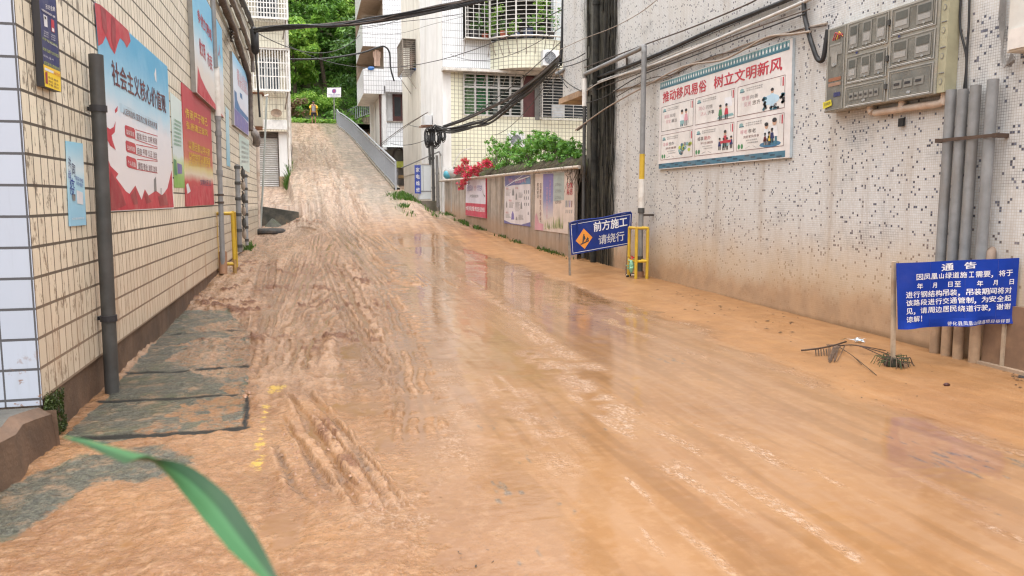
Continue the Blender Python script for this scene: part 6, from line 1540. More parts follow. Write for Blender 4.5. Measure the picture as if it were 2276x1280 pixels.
bundle('cable_bundle', 'black bundle of cables sagging from the white block to the mosaic building corner', lerpY([(972, 284), (1000, 290), (1050, 278), (1090, 268), (1130, 236), (1180, 196), (1220, 160), (1244, 135)], 30.0, 19.2), 11, .12, .020, seed=5)
bundle('cable_bundle', 'upper strand of black cables running beside the sagging bundle', lerpY([(985, 282), (1040, 262), (1090, 238), (1140, 212), (1200, 168), (1246, 128)], 30.0, 19.2), 6, .06, .022, seed=15)
bundle('cable_bundle', 'black vertical bundle of cables at the near edge of the mosaic overhang', [PY(1247, 140, 19.25), PY(1248, 110, 19.25), PY(1250, 70, 19.25), PY(1251, 30, 19.25), PY(1252, -30, 19.25)], 10, .075, .03, seed=6)
bundle('cable', 'single black cable looping from the trees to the white balcony block', lerpY([(640, 132), (720, 130), (800, 118), (840, 105), (856, 104), (866, 118), (868, 150), (876, 180)], 46, 47.5), 1, .0, .042, seed=2)
bundle('cable', 'thin cables slanting to the pole by the white block parapet', lerpY([(842, 325), (870, 303), (905, 278), (950, 250)], 44, 31), 2, .12, .012, seed=4)
b = MB()
for cx_, cy_, r in ((951, 307, 12), (956, 304, 13), (967, 305, 15), (973, 302, 13), (985, 300, 8)):
    for k in range(8):
        c_ = PY(cx_ + random.gauss(0, 1.5), cy_ + random.gauss(0, 2), 30.2 - .03 * k); rr = r / 1700 * 31 * (.8 + .3 * random.random()); b.tube([c_ + V(rr * .55 * math.cos(a), .05 * math.sin(3 * a), rr * 1.5 * math.sin(a)) for a in np.linspace(0, 6.4, 18)], .014, BLACKC, 6)
b.one('cable_coil', 'black coils of spare cable hanging at the corner of the white block', 'cable coil', PY(960, 305, 30.2))
b = MB(); b.tube(smooth_path([PY(1290, 135, 18.6), PY(1270, 145, 18.8), PY(1245, 160, 19.1), PY(1236, 164, 19.2)], 4), .05, GREYPVC2, 8); b.tube([PY(1290, 131, 18.6), PY(1291, 168, 18.6)], .05, WHITEPVC, 8); b.one('gas_pipe', 'short grey pipe with a white end at the overhang ledge of the mosaic building', 'pipe', PY(1245, 160, 19.1))
b = MB(); b.bar(PY(1283, 290, 18.2), PY(1340, 250, 17.6), .03, .03, BROWNC); b.bar(PY(1283, 290, 18.2), PY(1303, 272, 17.6), .02, .02, BROWNC); b.one('bracket', 'dark steel bracket sticking out under the mosaic overhang', 'bracket', PY(1283, 290, 18.2))
wires = MB()
for a, c_ in (((1240, 140), (1300, 118)), ((1238, 150), (1310, 128)), ((1246, 170), (1300, 205)), ((1240, 158), (1262, 195))): wires.tube(catenary(PY(*a, 19.1), PX(*c_, RWX - .15), .05, 8), .012, BLACKC, 5)
wires.one('wire_bundle', 'short black wires fanning out at the mosaic overhang edge', 'wires', PY(1246, 150, 19.1))

for k, (a, ya1, c_, yc1, sg, r, lab) in enumerate((((1246, 120), 19.2, (1040, 262), 30.0, .25, .010, 'thin wire from the mosaic corner to the left of the caged window'), ((1248, 60), 19.2, (1000, 120), 30.3, .5, .009, 'thin wire sagging in front of the white tiles'),
        ((1246, 135), 19.2, (1100, 300), 29.9, .35, .010, 'thin wire sagging down to the cream tiles'), ((1249, 90), 19.2, (905, 276), 40, .9, .012, 'long thin wire to the side wall of the white block'), ((985, 290), 30.2, (868, 318), 45, .3, .014, 'wire from the cable coil to the corrugated awning'),
        ((1246, 140), 19.2, (1190, 190), 30.2, .6, .010, 'short slack wire over the green curtains'), ((566, 70), 24.8, (800, 78), 46, .8, .016, 'slack wire from the splice closure towards the white balcony block'), ((1250, 20), 19.2, (640, 100), 35, 1.2, .012, 'long slack wire crossing the lane high in front of the trees'))):
    b = MB(); p_ = catenary(PY(*a, ya1), PY(*c_, yc1), sg, 18); b.tube(p_, r, BLACKC, 5); b.one('wire', lab, 'wire', p_[9])
for k, (pts, lab) in enumerate((([(1305, 195, .12), (1380, 163), (1460, 128), (1560, 84), (1700, 24), (1760, -6)], 'thin black wire just below the black conduit on the mosaic wall'), ([(1370, 215), (1440, 176), (1500, 164), (1580, 126), (1660, 108), (1760, 70), (1836, 56)], 'dark wire looping above the notice board'), ([(1300, 230, .2), (1345, 215, .1), (1420, 170), (1530, 128), (1640, 86), (1790, 30)], 'grey wire between the pale conduit and the board'), ([(1300, 150, .2), (1420, 104), (1540, 60), (1660, 10), (1690, -8)], 'thin wire above the black conduit on the mosaic wall'))):
    wcable(lab, pts, .007 + .002 * k, BLACKC if k % 2 == 0 else BROWNC, .07 + .01 * k, 'wire', 'wire')
# ------------------------------------------------------------------ things against the white block
def acunit(label, px0, py0, px1, py1, Yf, blades=True, bracket=True):
    a, c_ = PY(px0, py1, Yf), PY(px1, py0, Yf)
    t = thing('air_conditioner', label, 'air conditioner', a, 'outdoor air conditioner units on the white block')
    b = MB(); b.box((a.x, Yf, a.z), (c_.x, Yf + .32, c_.z), M('ac_white', (.66, .67, .68), .45, .06, 4, dirt=(.40, .37, .33), dscale=2, damt=.4)); b.build('body', t, mod=.015)
    b = MB(); m = V((a.x + c_.x) / 2 - .04, Yf - .006, (a.z + c_.z) / 2); r = (c_.z - a.z) * .40
    b.disc(m, V(r, 0, 0), V(0, 0, r), M('ac_fan_dark', (.12, .13, .15), .5), 28)
    for k in range(1, 6): b.tube([m + V(r * k / 5 * math.cos(q), -.006, r * k / 5 * math.sin(q)) for q in np.linspace(0, 6.29, 24)], .006, M('ac_grille', (.42, .44, .46), .5), 4)
    for k in range(8): b.bar(m + V(0, -.006, 0), m + V(r * math.cos(k * .785), -.006, r * math.sin(k * .785)), .01, .01, M('ac_grille', (.42, .44, .46), .5))
    b.build('fan_grille', t)
    for x in (a.x + .1, c_.x - .1): b = MB(); b.bar((x, Yf + .6, a.z - .02), (x, Yf - .02, a.z - .02), .03, .03, RUSTG); b.bar((x, Yf + .6, a.z - .4), (x, Yf, a.z - .03), .025, .025, RUSTG); b.build('bracket', t)
acunit('outdoor air conditioner beside the curved balcony wall', 1207, 112, 1243, 145, 29.1)
acunit('outdoor air conditioner low on the cream tiles behind the shrub', 1131, 297, 1167, 327, 30.2)
q0, q1 = PX(944, 277, XA - .35), PX(956, 246, XA - .35)
b = MB(); b.box((XA - .36, 33.2, q0.z), (XA - .03, 34.0, q1.z), M('ac_white', (.66, .67, .68), .45)); t = thing('air_conditioner', 'slim air conditioner seen end on, on the side wall of the white block', 'air conditioner', (XA - .2, 33.2, q0.z), 'outdoor air conditioner units on the white block')
b.build('body', t, mod=.01); b = MB(); b.bar((XA - .5, 33.3, q0.z - .04), (XA, 33.3, q0.z - .04), .05, .05, M('rust', (.2, .085, .04), .8)); b.build('bracket', t); b = MB(); b.bar((XA - .5, 33.9, q0.z - .04), (XA, 33.9, q0.z - .04), .05, .05, M('rust', (.2, .085, .04), .8)); b.build('bracket', t)
yv_ = 31.6
pz = PY(940, 446, yv_).z
b = MB(); b.box((PY(918, 450, yv_).x, yv_ - .25, .6), (PY(970, 450, yv_).x, yv_ + .6, pz), M('mossy_concrete', (.17, .15, .12), .9, .3, 3, .01, 30, dirt=(.07, .09, .03), dscale=4, damt=.8)); b.one('concrete_plinth', 'mossy concrete plinth under the white cabinet by the white block', 'plinth', PY(940, 446, yv_))
b = MB(); a, c_ = PY(932, 443, yv_ - .1), PY(958, 366, yv_ - .1); b.box((a.x, yv_ - .1, a.z), (c_.x, yv_ + .35, c_.z), M('white_enamel', (.68, .72, .74), .4, .05, 3)); t = thing('white_cabinet', 'tall white cabinet standing on the plinth next to the blue vertical sign', 'cabinet', a); b.build('body', t, mod=.02)
b = MB(); zz_ = PY(945, 425, yv_ - .1).z; b.box((a.x - .01, yv_ - .11, zz_ - .02), (c_.x + .01, yv_ - .102, zz_ + .02), GREYPVC2); b.box((a.x + .16, yv_ - .108, zz_ + .03), (a.x + .175, yv_ - .101, c_.z - .05), GREYPVC2); b.box((a.x - .02, yv_ - .12, c_.z), (c_.x + .02, yv_ + .36, c_.z + .04), WHITEPVC); b.build('trim', t)
a, c_ = PY(922.5, 430, yv_ - .15), PY(935, 367, yv_ - .15); b = MB(); b.box((a.x, yv_ - .15, a.z), (c_.x, yv_ - .09, c_.z), BLUE)
for k, ch in enumerate('家电维修'): z1_ = c_.z - .1 - .27 * k; b.text(ch, (a.x + .05, yv_ - .154, z1_), (c_.x - .05, yv_ - .154, z1_), (a.x + .05, yv_ - .154, z1_ - .18), WHITE, .02)
b.one('vertical_sign', 'narrow blue vertical shop sign with white characters by the white cabinet', 'sign', a)
b = MB(); b.tube([PY(893, 373, 34), PY(930, 357, 32.6), PY(976, 337, 30.9)], .028, GREYPVC2, 8); b.tube([PY(976, 337, 30.9), PY(980, 345, 30.8)], .028, GREYPVC2, 8); b.one('pipe_run', 'thin grey pipe slanting from the garage to the corner of the white block', 'pipe', PY(976, 337, 30.9))
for x0, x1, y0, y1, r, m, lab in ((953, 956, 300, 366, .05, GREYPVC, 'short dark pipe hanging under the cable coils'), (961, 964, 300, 446, .06, GREYPVC, 'dark drainpipe behind the white cabinet'), (971, 973, 345, 460, .055, GREYPVC2, 'grey pipe with collars at the corner pillar of the white block'), (978, 980, 340, 470, .03, WHITEPVC, 'thin white pipe at the corner pillar of the white block')):
    b = MB(); p, q = PY(x0, y0, 30.9), PY(x1, y1, 30.9); b.tube([p, q], r, m, 10)
    for k in (.35, .8): cc = p.lerp(q, k); b.tube([cc - V(0, 0, .04), cc + V(0, 0, .04)], r * 1.3, m, 10)
    b.one('drainpipe', lab, 'pipe', q)
# pipe along the top of the retaining wall
b = MB(); b.tube(smooth_path([RT(978, 402, .08), RT(1030, 398, .1), RT(1100, 391, .1), RT(1190, 381, .1), RT(1288, 371, .1)], 4), .045, M('muddy_white_pipe', (.50, .44, .38), .5, .2, 4, dirt=(.30, .18, .08), dscale=4, damt=.7), 10); b.one('pipe_run', 'muddy white pipe laid along the top edge of the retaining wall', 'pipe', RT(1100, 391, .1))
b = MB(); c_ = RT(1000, 385, -.1); b.ball(c_, (.26, .22, .22), M('grey_sack', (.33, .325, .31), .5, .15, 5), 10, 7); b.ball(c_ + V(-.12, -.08, -.06), (.16, .14, .17), M('teal_sack', (.06, .28, .36), .5), 8, 6); b.tube(smooth_path([c_ + V(.1, 0, .15), c_ + V(.25, 0, .55), c_ + V(.5, 0, .85), c_ + V(.9, 0, 1.0)], 4), .018, WHITEC, 6)
b.one('plastic_sack', 'grey and teal plastic sack on the wall end beside the bougainvillea', 'sack', c_)
b = MB(); c_ = RT(1008, 440, .03); p_ = [RT(x, y, .03) for x, y in ((1003, 400), (1003, 470))]; b.tube(p_, .014, WHITEC, 6); b.one('thin_pipe', 'thin white pipe running down the far end of the retaining wall', 'pipe', p_[1])

# laundry and bits on the balcony
c_ = PY(838, 128, YB + .25); b = MB(); lm = M('pink_cloth', (.52, .36, .28), .8, .1, 5)
for k in range(8): 
    x0, x1 = c_.x - .24 + .06 * k, c_.x - .24 + .06 * (k + 1); d0, d1 = .03 * math.sin(k * 1.7), .03 * math.sin((k + 1) * 1.7)
    top = .45 if 2 <= k <= 5 else .36; bot = -.5 if 1 <= k <= 6 else 0.0
    b.poly([(x0, c_.y + d0, c_.z + bot), (x1, c_.y + d1, c_.z + bot), (x1, c_.y + d1, c_.z + top), (x0, c_.y + d0, c_.z + top)], lm)
b.one('hung_shirt', 'faded pink shirt hung to dry in the white balcony opening', 'clothes', c_)
c_ = PY(824, 152, YB - .02); b = MB(); b.ball(c_, (.20, .08, .11), ink('bag_blue', (.04, .20, .60)), 9, 6); b.ball(c_ + V(.12, 0, .03), (.11, .08, .08), ink('bag_blue', (.04, .20, .60)), 8, 6); b.one('blue_cloth', 'bright blue cloth lying on the balcony rail', 'cloth', c_)
b = MB(); b.box((PY(880, 372, YB - 1.6).x, YB - 1.6, PY(880, 372, YB - 1.6).z), (PY(904, 372, YB - 1.6).x, YB - .6, PY(880, 358, YB - 1.6).z), M('lime_plastic', (.42, .46, .08), .5)); t = thing('stall_table', 'table stall with a lime top under the corrugated awning', 'table', PY(890, 400, YB - 1.6)); b.build('top', t)
for px in (884, 903): b = MB(); b.bar(PY(px, 412, YB - 1.5), PY(px, 370, YB - 1.5), .06, .06, GREYPVC2); b.build('leg', t)
b = MB(); b.box((PY(882, 396, YB - 1.4).x, YB - 1.45, PY(882, 396, YB - 1.4).z), (PY(908, 390, YB - 1.4).x, YB - .7, PY(882, 389, YB - 1.4).z), M('table_wood', (.30, .20, .09), .6)); b.build('shelf', t)
# ------------------------------------------------------------------ railing up the ramp
RAIL = M('grey_railing', (.36, .38, .41), .4, .06, 4, metal=.3)
fp = FENCE
fpp = [(p.x, p.y) for p in smooth_path(fp, 3)]
t = thing('railing', 'long grey picket railing curving up the right edge of the ramp', 'railing', fp[0])
L = 0; acc = [0]
for a, c_ in zip(fpp[:-1], fpp[1:]): L += math.hypot(c_[0] - a[0], c_[1] - a[1]); acc.append(L)
def fat(s):
    x = np.interp(s, acc, [p[0] for p in fpp]); y = np.interp(s, acc, [p[1] for p in fpp]); return V(x, y, float(np.interp(y, ZCY, ZCZ)) + .02)
NP = 13; HR = 1.08
b = MB(); b.tube([fat(L * k / 60) + V(0, 0, HR) for k in range(61)], .045, RAIL, 8); b.build('top_rail', t)
b = MB(); b.tube([fat(L * k / 60) + V(0, 0, HR - .14) for k in range(61)], .028, RAIL, 8); b.build('upper_rail', t)
b = MB(); b.tube([fat(L * k / 60) + V(0, 0, .12) for k in range(61)], .028, RAIL, 8); b.build('lower_rail', t)
for k in range(NP):
    p = fat(L * k / (NP - 1)); b = MB(); b.bar(p - V(0, 0, .1), p + V(0, 0, HR), .07, .07, RAIL); b.build('post', t)
    if k < NP - 1:
        b = MB(); m = 17
        for j in range(1, m):
            q = fat(L * (k + j / m) / (NP - 1)); b.bar(q + V(0, 0, .12), q + V(0, 0, HR - .14), .045, .02, RAIL)
        b.build('picket_panel', t)
# concrete kerb below it
KB = M('wet_kerb', (.22, .19, .15), .7, .3, 3, .01, 30, dirt=(.10, .09, .06), dscale=3)
b = MB()
for k in range(60):
    p, q = fat(L * k / 60), fat(L * (k + 1) / 60); d = (q - p); d.z = 0; d.normalize(); s_ = V(d.y, -d.x, 0)
    for (o0, z0_, o1, z1_) in ((-.09, -.06, -.09, .05), (-.09, .05, .16, .05), (.16, .05, .16, -3.2)):
        b.poly([p + s_ * o0 + V(0, 0, z0_), q + s_ * o0 + V(0, 0, z0_), q + s_ * o1 + V(0, 0, z1_), p + s_ * o1 + V(0, 0, z1_)], KB)
b.one('kerb', 'concrete kerb and ramp side below the grey railing', 'kerb', fp[0], kind='structure')
# second fence on the stone wall at the top
t = thing('fence', 'pale picket fence turning off at the top of the railing', 'fence', PY(744, 270, 58))
e0, e1 = fat(L), V(5.3, 57.2, 0); e1.z = e0.z + .25
b = MB(); b.tube([e0 + V(0, 0, HR), e1 + V(0, 0, HR)], .045, RAIL, 8); b.build('top_rail', t)
b = MB(); b.tube([e0 + V(0, 0, .15), e1 + V(0, 0, .15)], .03, RAIL, 8); b.build('lower_rail', t)
b = MB()
for k in range(26): p = e0.lerp(e1, (k + .5) / 26); b.bar(p + V(0, 0, .15), p + V(0, 0, HR), .04, .03, RAIL)
b.build('picket_panel', t)
n = N('rubble_stone'); v = n.vor(3.2, n.scale(n.pos(), (1, 1, 1.7))); e = n.vor(3.2, n.scale(n.pos(), (1, 1, 1.7)), 'DISTANCE_TO_EDGE')
c = n.mix(n.rng(n.noise(2.5, 5), .3, .7), (.10, .075, .055), (.30, .22, .16)); c = n.mix(n.rng(e, .05, .0), c, (.04, .035, .03)); n.set(col=c, rough=.85, nor=n.bump(e, .8, .05)); STONE = n.m
b = MB(); b.poly([(e0.x + .1, e0.y - .25, 1.5), (6, 56.8, 1.5), (6, 56.8, e1.z + .1), (e0.x + .1, e0.y - .25, e0.z + .1)], STONE); b.poly([(e0.x + .1, e0.y - .25, e0.z + .1), (6, 56.8, e1.z + .1), (6, 57.6, e1.z + .1), (e0.x + .1, e0.y + .6, e0.z + .1)], STONE); b.one('stone_wall', 'rough brown stone wall under the pale fence behind the railing', 'wall', (4, 57, 3))

# ------------------------------------------------------------------ leaves
def leafmat(name, a, b_, c_, tr=.25):
    n = N(name); r = n.island(); col = n.mix(n.rng(r, .1, .9), a, b_); col = n.mix(n.rng(n.noise(.9, 3), .45, .7), col, c_)
    n.set(col=col, rough=.45, spec=.4)
    tb = n.t.nodes.new('ShaderNodeBsdfTranslucent'); n.link(n.mix(.4, col, (.25, .42, .05)), tb.inputs[0]); mx = n.t.nodes.new('ShaderNodeMixShader'); mx.inputs[0].default_value = tr
    out = n.t.nodes['Material Output']; n.link(n.b.outputs[0], mx.inputs[1]); n.link(tb.outputs[0], mx.inputs[2]); n.link(mx.outputs[0], out.inputs[0]); return n.m
LEAF_A = leafmat('tree_leaf', (.065, .17, .030), (.21, .40, .075), (.12, .28, .05), .4)
LEAF_B = leafmat('bright_leaf', (.15, .33, .05), (.40, .58, .11), (.26, .46, .08), .45)
LEAF_C = leafmat('dark_leaf', (.03, .08, .02), (.09, .19, .045), (.055, .13, .03))
LEAF_S = leafmat('shrub_leaf', (.05, .17, .025), (.20, .44, .08), (.11, .29, .045), .35)
PETAL = leafmat('bougainvillea_bract', (.55, .012, .07), (.80, .04, .16), (.65, .02, .10))
BARK = M('bark', (.09, .065, .045), .9, .35, 6, .02, 20)
def leaves(name, centers, radii, per, size, mat, rng, flat=.5, parent=None, loc=None):
    """many small bent leaves through the volume of each clump"""
    cs = np.array(centers, float); rs = np.array(radii, float); n_ = len(cs) * per
    ci = np.repeat(np.arange(len(cs)), per)
    d = rng.normal(size=(n_, 3)); d /= np.linalg.norm(d, axis=1)[:, None]
    rad = rng.random(n_) ** .42
    p = cs[ci] + d * rad[:, None] * rs[ci]
    nrm = d * .6 + rng.normal(size=(n_, 3)) * .5 + np.array([0, 0, flat]); nrm /= np.linalg.norm(nrm, axis=1)[:, None]
    a = np.cross(nrm, rng.normal(size=(n_, 3))); a /= np.linalg.norm(a, axis=1)[:, None] + 1e-9; b_ = np.cross(nrm, a)
    s_ = size * (.55 + .9 * rng.random(n_))[:, None]
    v = np.stack([p - a * s_, p + b_ * s_ * .42 - nrm * s_ * .12, p + a * s_ - nrm * s_ * .25, p - b_ * s_ * .42 - nrm * s_ * .12], 1).reshape(-1, 3)
    org = ORG[parent.name] if parent is not None else Vector(loc or (0, 0, 0))
    v = v - np.array(org)
    me = bpy.data.meshes.new(name); me.vertices.add(len(v)); me.vertices.foreach_set('co', v.astype(np.float32).ravel())
    me.loops.add(len(v)); me.loops.foreach_set('vertex_index', np.arange(len(v), dtype=np.int32)); me.polygons.add(n_); me.polygons.foreach_set('loop_start', (np.arange(n_) * 4).astype(np.int32))
    me.update(calc_edges=True); me.materials.append(mat)
    o = bpy.data.objects.new(name, me); COL.objects.link(o); ORG[o.name] = org
    if parent is not None: o.parent = parent
    else: o.location = org
    return o
def tree(label, base, hgt, spread, mat, seed, clumps=46, per=210, leaf=.17, group='trees on the hillside'):
    rng = np.random.default_rng(seed); rnd = random.Random(seed); base = Vector(base)
    t = thing('tree', label, 'tree', base, group); b = MB(); cs, rs = [], []
    top = base + V(rnd.gauss(0, .4), rnd.gauss(0, .4), hgt * .8)
    b.tube([base - V(0, 0, .5), base.lerp(top, .4) + V(rnd.gauss(0, .2), 0, 0), top], [hgt * .022, hgt * .015, .03], BARK, 8)
    for k in range(9):
        f = .30 + .6 * k / 9; s0 = base.lerp(top, f); a = k * 2.4 + rnd.random(); ln = spread * (.55 + .5 * rnd.random()) * (1.15 - .55 * f)
        e_ = s0 + V(math.cos(a) * ln, math.sin(a) * ln, ln * .35); b.tube([s0, s0.lerp(e_, .5) + V(0, 0, .15), e_], [hgt * .008, hgt * .005, .02], BARK, 6)
        for j in range(clumps // 9): 
            w = .35 + .75 * rnd.random(); q = s0.lerp(e_, w); cs.append(q + V(rnd.gauss(0, .16 * spread), rnd.gauss(0, .16 * spread), rnd.gauss(.1, .07 * hgt))); r = spread * (.14 + .16 * rnd.random()); rs.append((r * 1.25, r * 1.25, r * .75))
    for k in range(6): cs.append(top + V(rnd.gauss(0, .2 * spread), rnd.gauss(0, .2 * spread), rnd.gauss(.2, .06 * hgt))); r = spread * .25; rs.append((r, r, r * .8))
    b.build('trunk', t); leaves('crown', cs, rs, per, leaf, mat, rng, parent=t); return t

# hill and trees behind
gx_, gy_ = np.meshgrid(np.linspace(-70, 80, 60), np.linspace(62, 150, 40))
gz_ = np.minimum(7.45 + np.maximum(0, gy_ - 63.2) * .62, 46) + 1.2 * (fbm(gx_, gy_, .12, 4, 201) - .5) * np.clip((gy_ - 63) / 4, 0, 1)
b = MB(); HM = M('hill_soil', (.055, .075, .025), .95, .5, .8, .1, 3, dirt=(.12, .08, .04), dscale=.5, damt=.5)
vs = [(gx_[i, j], gy_[i, j], gz_[i, j]) for i in range(40) for j in range(60)]
b.add(vs, [(i * 60 + j, i * 60 + j + 1, (i + 1) * 60 + j + 1, (i + 1) * 60 + j) for i in range(39) for j in range(59)], HM, True)
b.one('hill', 'steep green hillside behind the ramp', 'hill', kind='structure')
b = MB(); b.poly([(-70, 60.5, 7.28), (-1.6, 60.5, 7.28), (-1.6, 64, 7.5), (-70, 64, 7.5)], HM); b.poly([(2.2, 58.5, 7.2), (80, 58.5, 7.2), (80, 64, 7.5), (2.2, 64, 7.5)], HM); b.one('upper_ground', 'ground either side of the ramp head', 'ground', kind='structure')
def hz(y): return min(7.45 + max(0, y - 63.2) * .62, 46)
TP = [(-1.0, 67.5, 7.5, 2.6, LEAF_B, 'bright green tree low on the hillside behind the walker'), (1.6, 70, 9.0, 3.2, LEAF_A, 'mid green tree on the hillside above the walker'),
      (5.2, 66.0, 10.5, 3.4, LEAF_C, 'dark dense tree behind the no parking sign'), (-3.6, 72, 9.5, 3.4, LEAF_A, 'hillside tree showing just past the cream house'),
      (4.0, 75, 10, 3.6, LEAF_B, 'bright green tree high on the hill above the dark one'), (-.8, 78, 11, 3.8, LEAF_A, 'large tree in the middle of the slope'),
      (1.9, 82, 11, 4.0, LEAF_B, 'pale green tree highest in view between the houses'), (7.5, 72, 11, 3.6, LEAF_C, 'dark tree half hidden behind the white balcony block'),
      (6.2, 82, 12, 4.2, LEAF_A, 'tall tree rising beside the white balcony block'), (-5.6, 82, 12, 4.2, LEAF_A, 'tall tree behind the cream house upper floor'),
      (-3.2, 90, 12, 4.5, LEAF_B, 'tree near the crest behind the cream house'), (2.5, 93, 13, 4.8, LEAF_A, 'tree on the crest seen over the others'),
      (8.5, 93, 13, 4.8, LEAF_A, 'crest tree to the side of the white balcony block'), (-9.5, 74, 11, 4, LEAF_A, 'hillside tree hidden behind the cream house'), (12.5, 78, 12, 4.2, LEAF_C, 'dark hillside tree behind the white balcony block'), (-12, 90, 13, 5, LEAF_A, 'far hillside tree beyond the cream house'), (15, 92, 13, 5, LEAF_A, 'far hillside tree beyond the white blocks')]
for k, (x, y, h_, sp_, m, lab) in enumerate(TP): tree(lab, (x, y, hz(y) - .2), h_, sp_, m, 300 + k, per=200 if y < 80 else 150, leaf=.19 if y < 80 else .26)
# undergrowth on the bank and grass verge
rng = np.random.default_rng(55); cs, rs = [], []
for k in range(170):
    x = -4.5 + 12 * rng.random(); y = 63.3 + 13 * rng.random() ** 1.3; cs.append((x, y, hz(y) + .3 * rng.random())); r = .4 + .6 * rng.random(); rs.append((r, r, r * .75))
tag(leaves('undergrowth', cs, rs, 110, .15, LEAF_A, rng), 'dense green undergrowth covering the bank behind the walker', 'undergrowth', kind='stuff')
cs = [(-3.5 + 6 * k / 40, 62.7 + .5 * rng.random(), 7.6 + .15 * rng.random()) for k in range(40)] + [(-2 + 4.2 * rng.random(), 64.5 + 2.5 * rng.random(), 9.0 + rng.random()) for k in range(26)]
tag(leaves('bright_shrubbery', cs, [(.35, .3, .25)] * 40 + [(.7, .6, .45)] * 26, 130, .12, LEAF_B, rng), 'bright green low growth edging the head of the ramp', 'shrubbery', kind='stuff')
DRY = leafmat('dry_leaf', (.10, .055, .03), (.20, .12, .06), (.12, .08, .03), .1)
tag(leaves('dry_brush', [(-1.6 + 1.6 * rng.random(), 63.2 + .5 * rng.random(), 8.2 + 1.2 * rng.random()) for k in range(16)], [(.35, .3, .35)] * 16, 60, .10, DRY, rng), 'brown dry brush on the bank beside the cream house', 'brush', kind='stuff')

# shrub spilling over the retaining wall, and the bougainvillea
rng = np.random.default_rng(77)
t = thing('shrub', 'leafy green shrub growing along the top of the retaining wall', 'shrub', RT(1200, 372, -.25))
cs, rs = [], []; b = MB()
def wt(px, py, off): return RT(px, py, off)
env = [(1085, 342), (1105, 306), (1118, 314), (1132, 328), (1150, 333), (1164, 324), (1175, 296), (1195, 290), (1215, 300), (1240, 314), (1262, 318), (1288, 332)]
for k in range(230):
    px = 1078 + 212 * rng.random(); top = np.interp(px, [e[0] for e in env], [e[1] for e in env]); bot = np.interp(px, [1078, 1290], [384, 352]); py = top + (bot - top) * rng.random() ** .8
    cs.append(wt(px, py, -.15 - .7 * rng.random())); r = .06 + .09 * rng.random(); rs.append((r * 1.3, r * 1.3, r * .8))
for k in range(48):
    px = 1090 + 195 * rng.random(); q0 = wt(px, 366, -.3); top = np.interp(px, [e[0] for e in env], [e[1] for e in env]); q1 = wt(px + rng.normal() * 14, top - 4 + 10 * rng.random(), -.3 - .4 * rng.random()); b.tube([q0, q0.lerp(q1, .5) + V(.05, 0, .03), q1], [.014, .009, .004], BARK, 5)
    cs.append(q1); rs.append((.10, .10, .09)); cs.append(q0.lerp(q1, .7)); rs.append((.10, .10, .1))
b.build('stems', t); leaves('foliage', cs, rs, 30, .050, LEAF_S, rng, .8, t)
t = thing('bougainvillea', 'bright red bougainvillea branch hanging over the end of the retaining wall', 'flowers', RT(1060, 385, 0))
b = MB(); cs, rs = [], []
for br in ([(1100, 372, -.2), (1078, 363, .1), (1060, 372, .25), (1046, 384, .32), (1036, 395, .34), (1030, 407, .32), (1021, 418, .3)], [(1075, 378, .1), (1050, 384, .3), (1030, 372, .36), (1014, 380, .38), (1030, 386, .4)], [(1060, 372, .2), (1078, 366, .34), (1084, 360, .34)], [(1046, 384, .3), (1036, 362, .3), (1030, 358, .3)]):
    P_ = smooth_path([RT(x, y, o) for x, y, o in br], 6); b.tube(P_, .008, BARK, 5)
    for p in P_[2:]:
        for j in range(2): cs.append(p + V(rng.normal() * .05, rng.normal() * .05, rng.normal() * .05)); rs.append((.075, .075, .075))
b.build('stems', t); leaves('blossoms', cs, rs, 24, .032, PETAL, rng, .3, t)
leaves('foliage', cs[::5], rs[::5], 5, .04, LEAF_S, rng, .3, t)
# roots and dry stalks over the near end of the wall
b = MB(); rnd = random.Random(4)
for k in range(26):
    px = 1262 + 34 * rnd.random(); p0 = RT(px, 366 + 6 * rnd.random(), .02 + .1 * rnd.random()); b.tube([p0, p0 + V(rnd.gauss(0, .05), -.03, -.18), p0 + V(rnd.gauss(0, .08), -.02, -.3 - .35 * rnd.random())], [.009, .006, .003], BARK, 4)
for k in range(30):
    px = 1085 + 190 * rnd.random(); p0 = RT(px, np.interp(px, [1085, 1290], [385, 366]), .02); b.tube([p0 + V(0, 0, .1), p0 - rdn * rnd.gauss(0, .2) + rn * .12 + V(0, 0, .02), p0 - rdn * rnd.gauss(0, .35) + rn * .15 - V(0, 0, .15 * rnd.random())], [.007, .005, .003], BARK, 4)
b.one('hanging_roots', 'dry brown roots trailing over the retaining wall below the shrub', 'roots', RT(1275, 370, .05), kind='stuff')
# potted plants behind the balcony cage
rng = np.random.default_rng(99)
POTS = [(1054, 80, .17, .30, ink('pot_black', (.03, .03, .035)), LEAF_C, 'black square pot with small leaves at the left of the balcony cage', .35), (1078, 84, .15, .2, ink('pot_red', (.35, .07, .04)), LEAF_A, 'bushy plant behind the inner corner of the balcony cage', 1.0),
        (1120, 80, .17, .25, ink('pot_terracotta', (.42, .12, .07)), LEAF_C, 'terracotta pot plant in the middle of the balcony cage', .5), (1148, 74, .13, .15, ink('pot_blue', (.10, .14, .26)), LEAF_B, 'small pale green plant on the balcony edge', .35),
        (1174, 72, .22, .32, ink('pot_navy', (.03, .05, .10)), LEAF_A, 'dark blue tub plant in the balcony cage', .55), (1200, 70, .16, .25, ink('pot_black', (.03, .03, .035)), LEAF_B, 'climbing plant near the white post of the balcony cage', 1.5), (1100, 74, .12, .2, ink('pot_grey', (.2, .2, .22)), LEAF_B, 'light green plant climbing the bars over the cage corner', 1.5), (1225, 76, .15, .25, ink('pot_black', (.03, .03, .035)), LEAF_A, 'plant at the far end of the balcony cage', .9)]
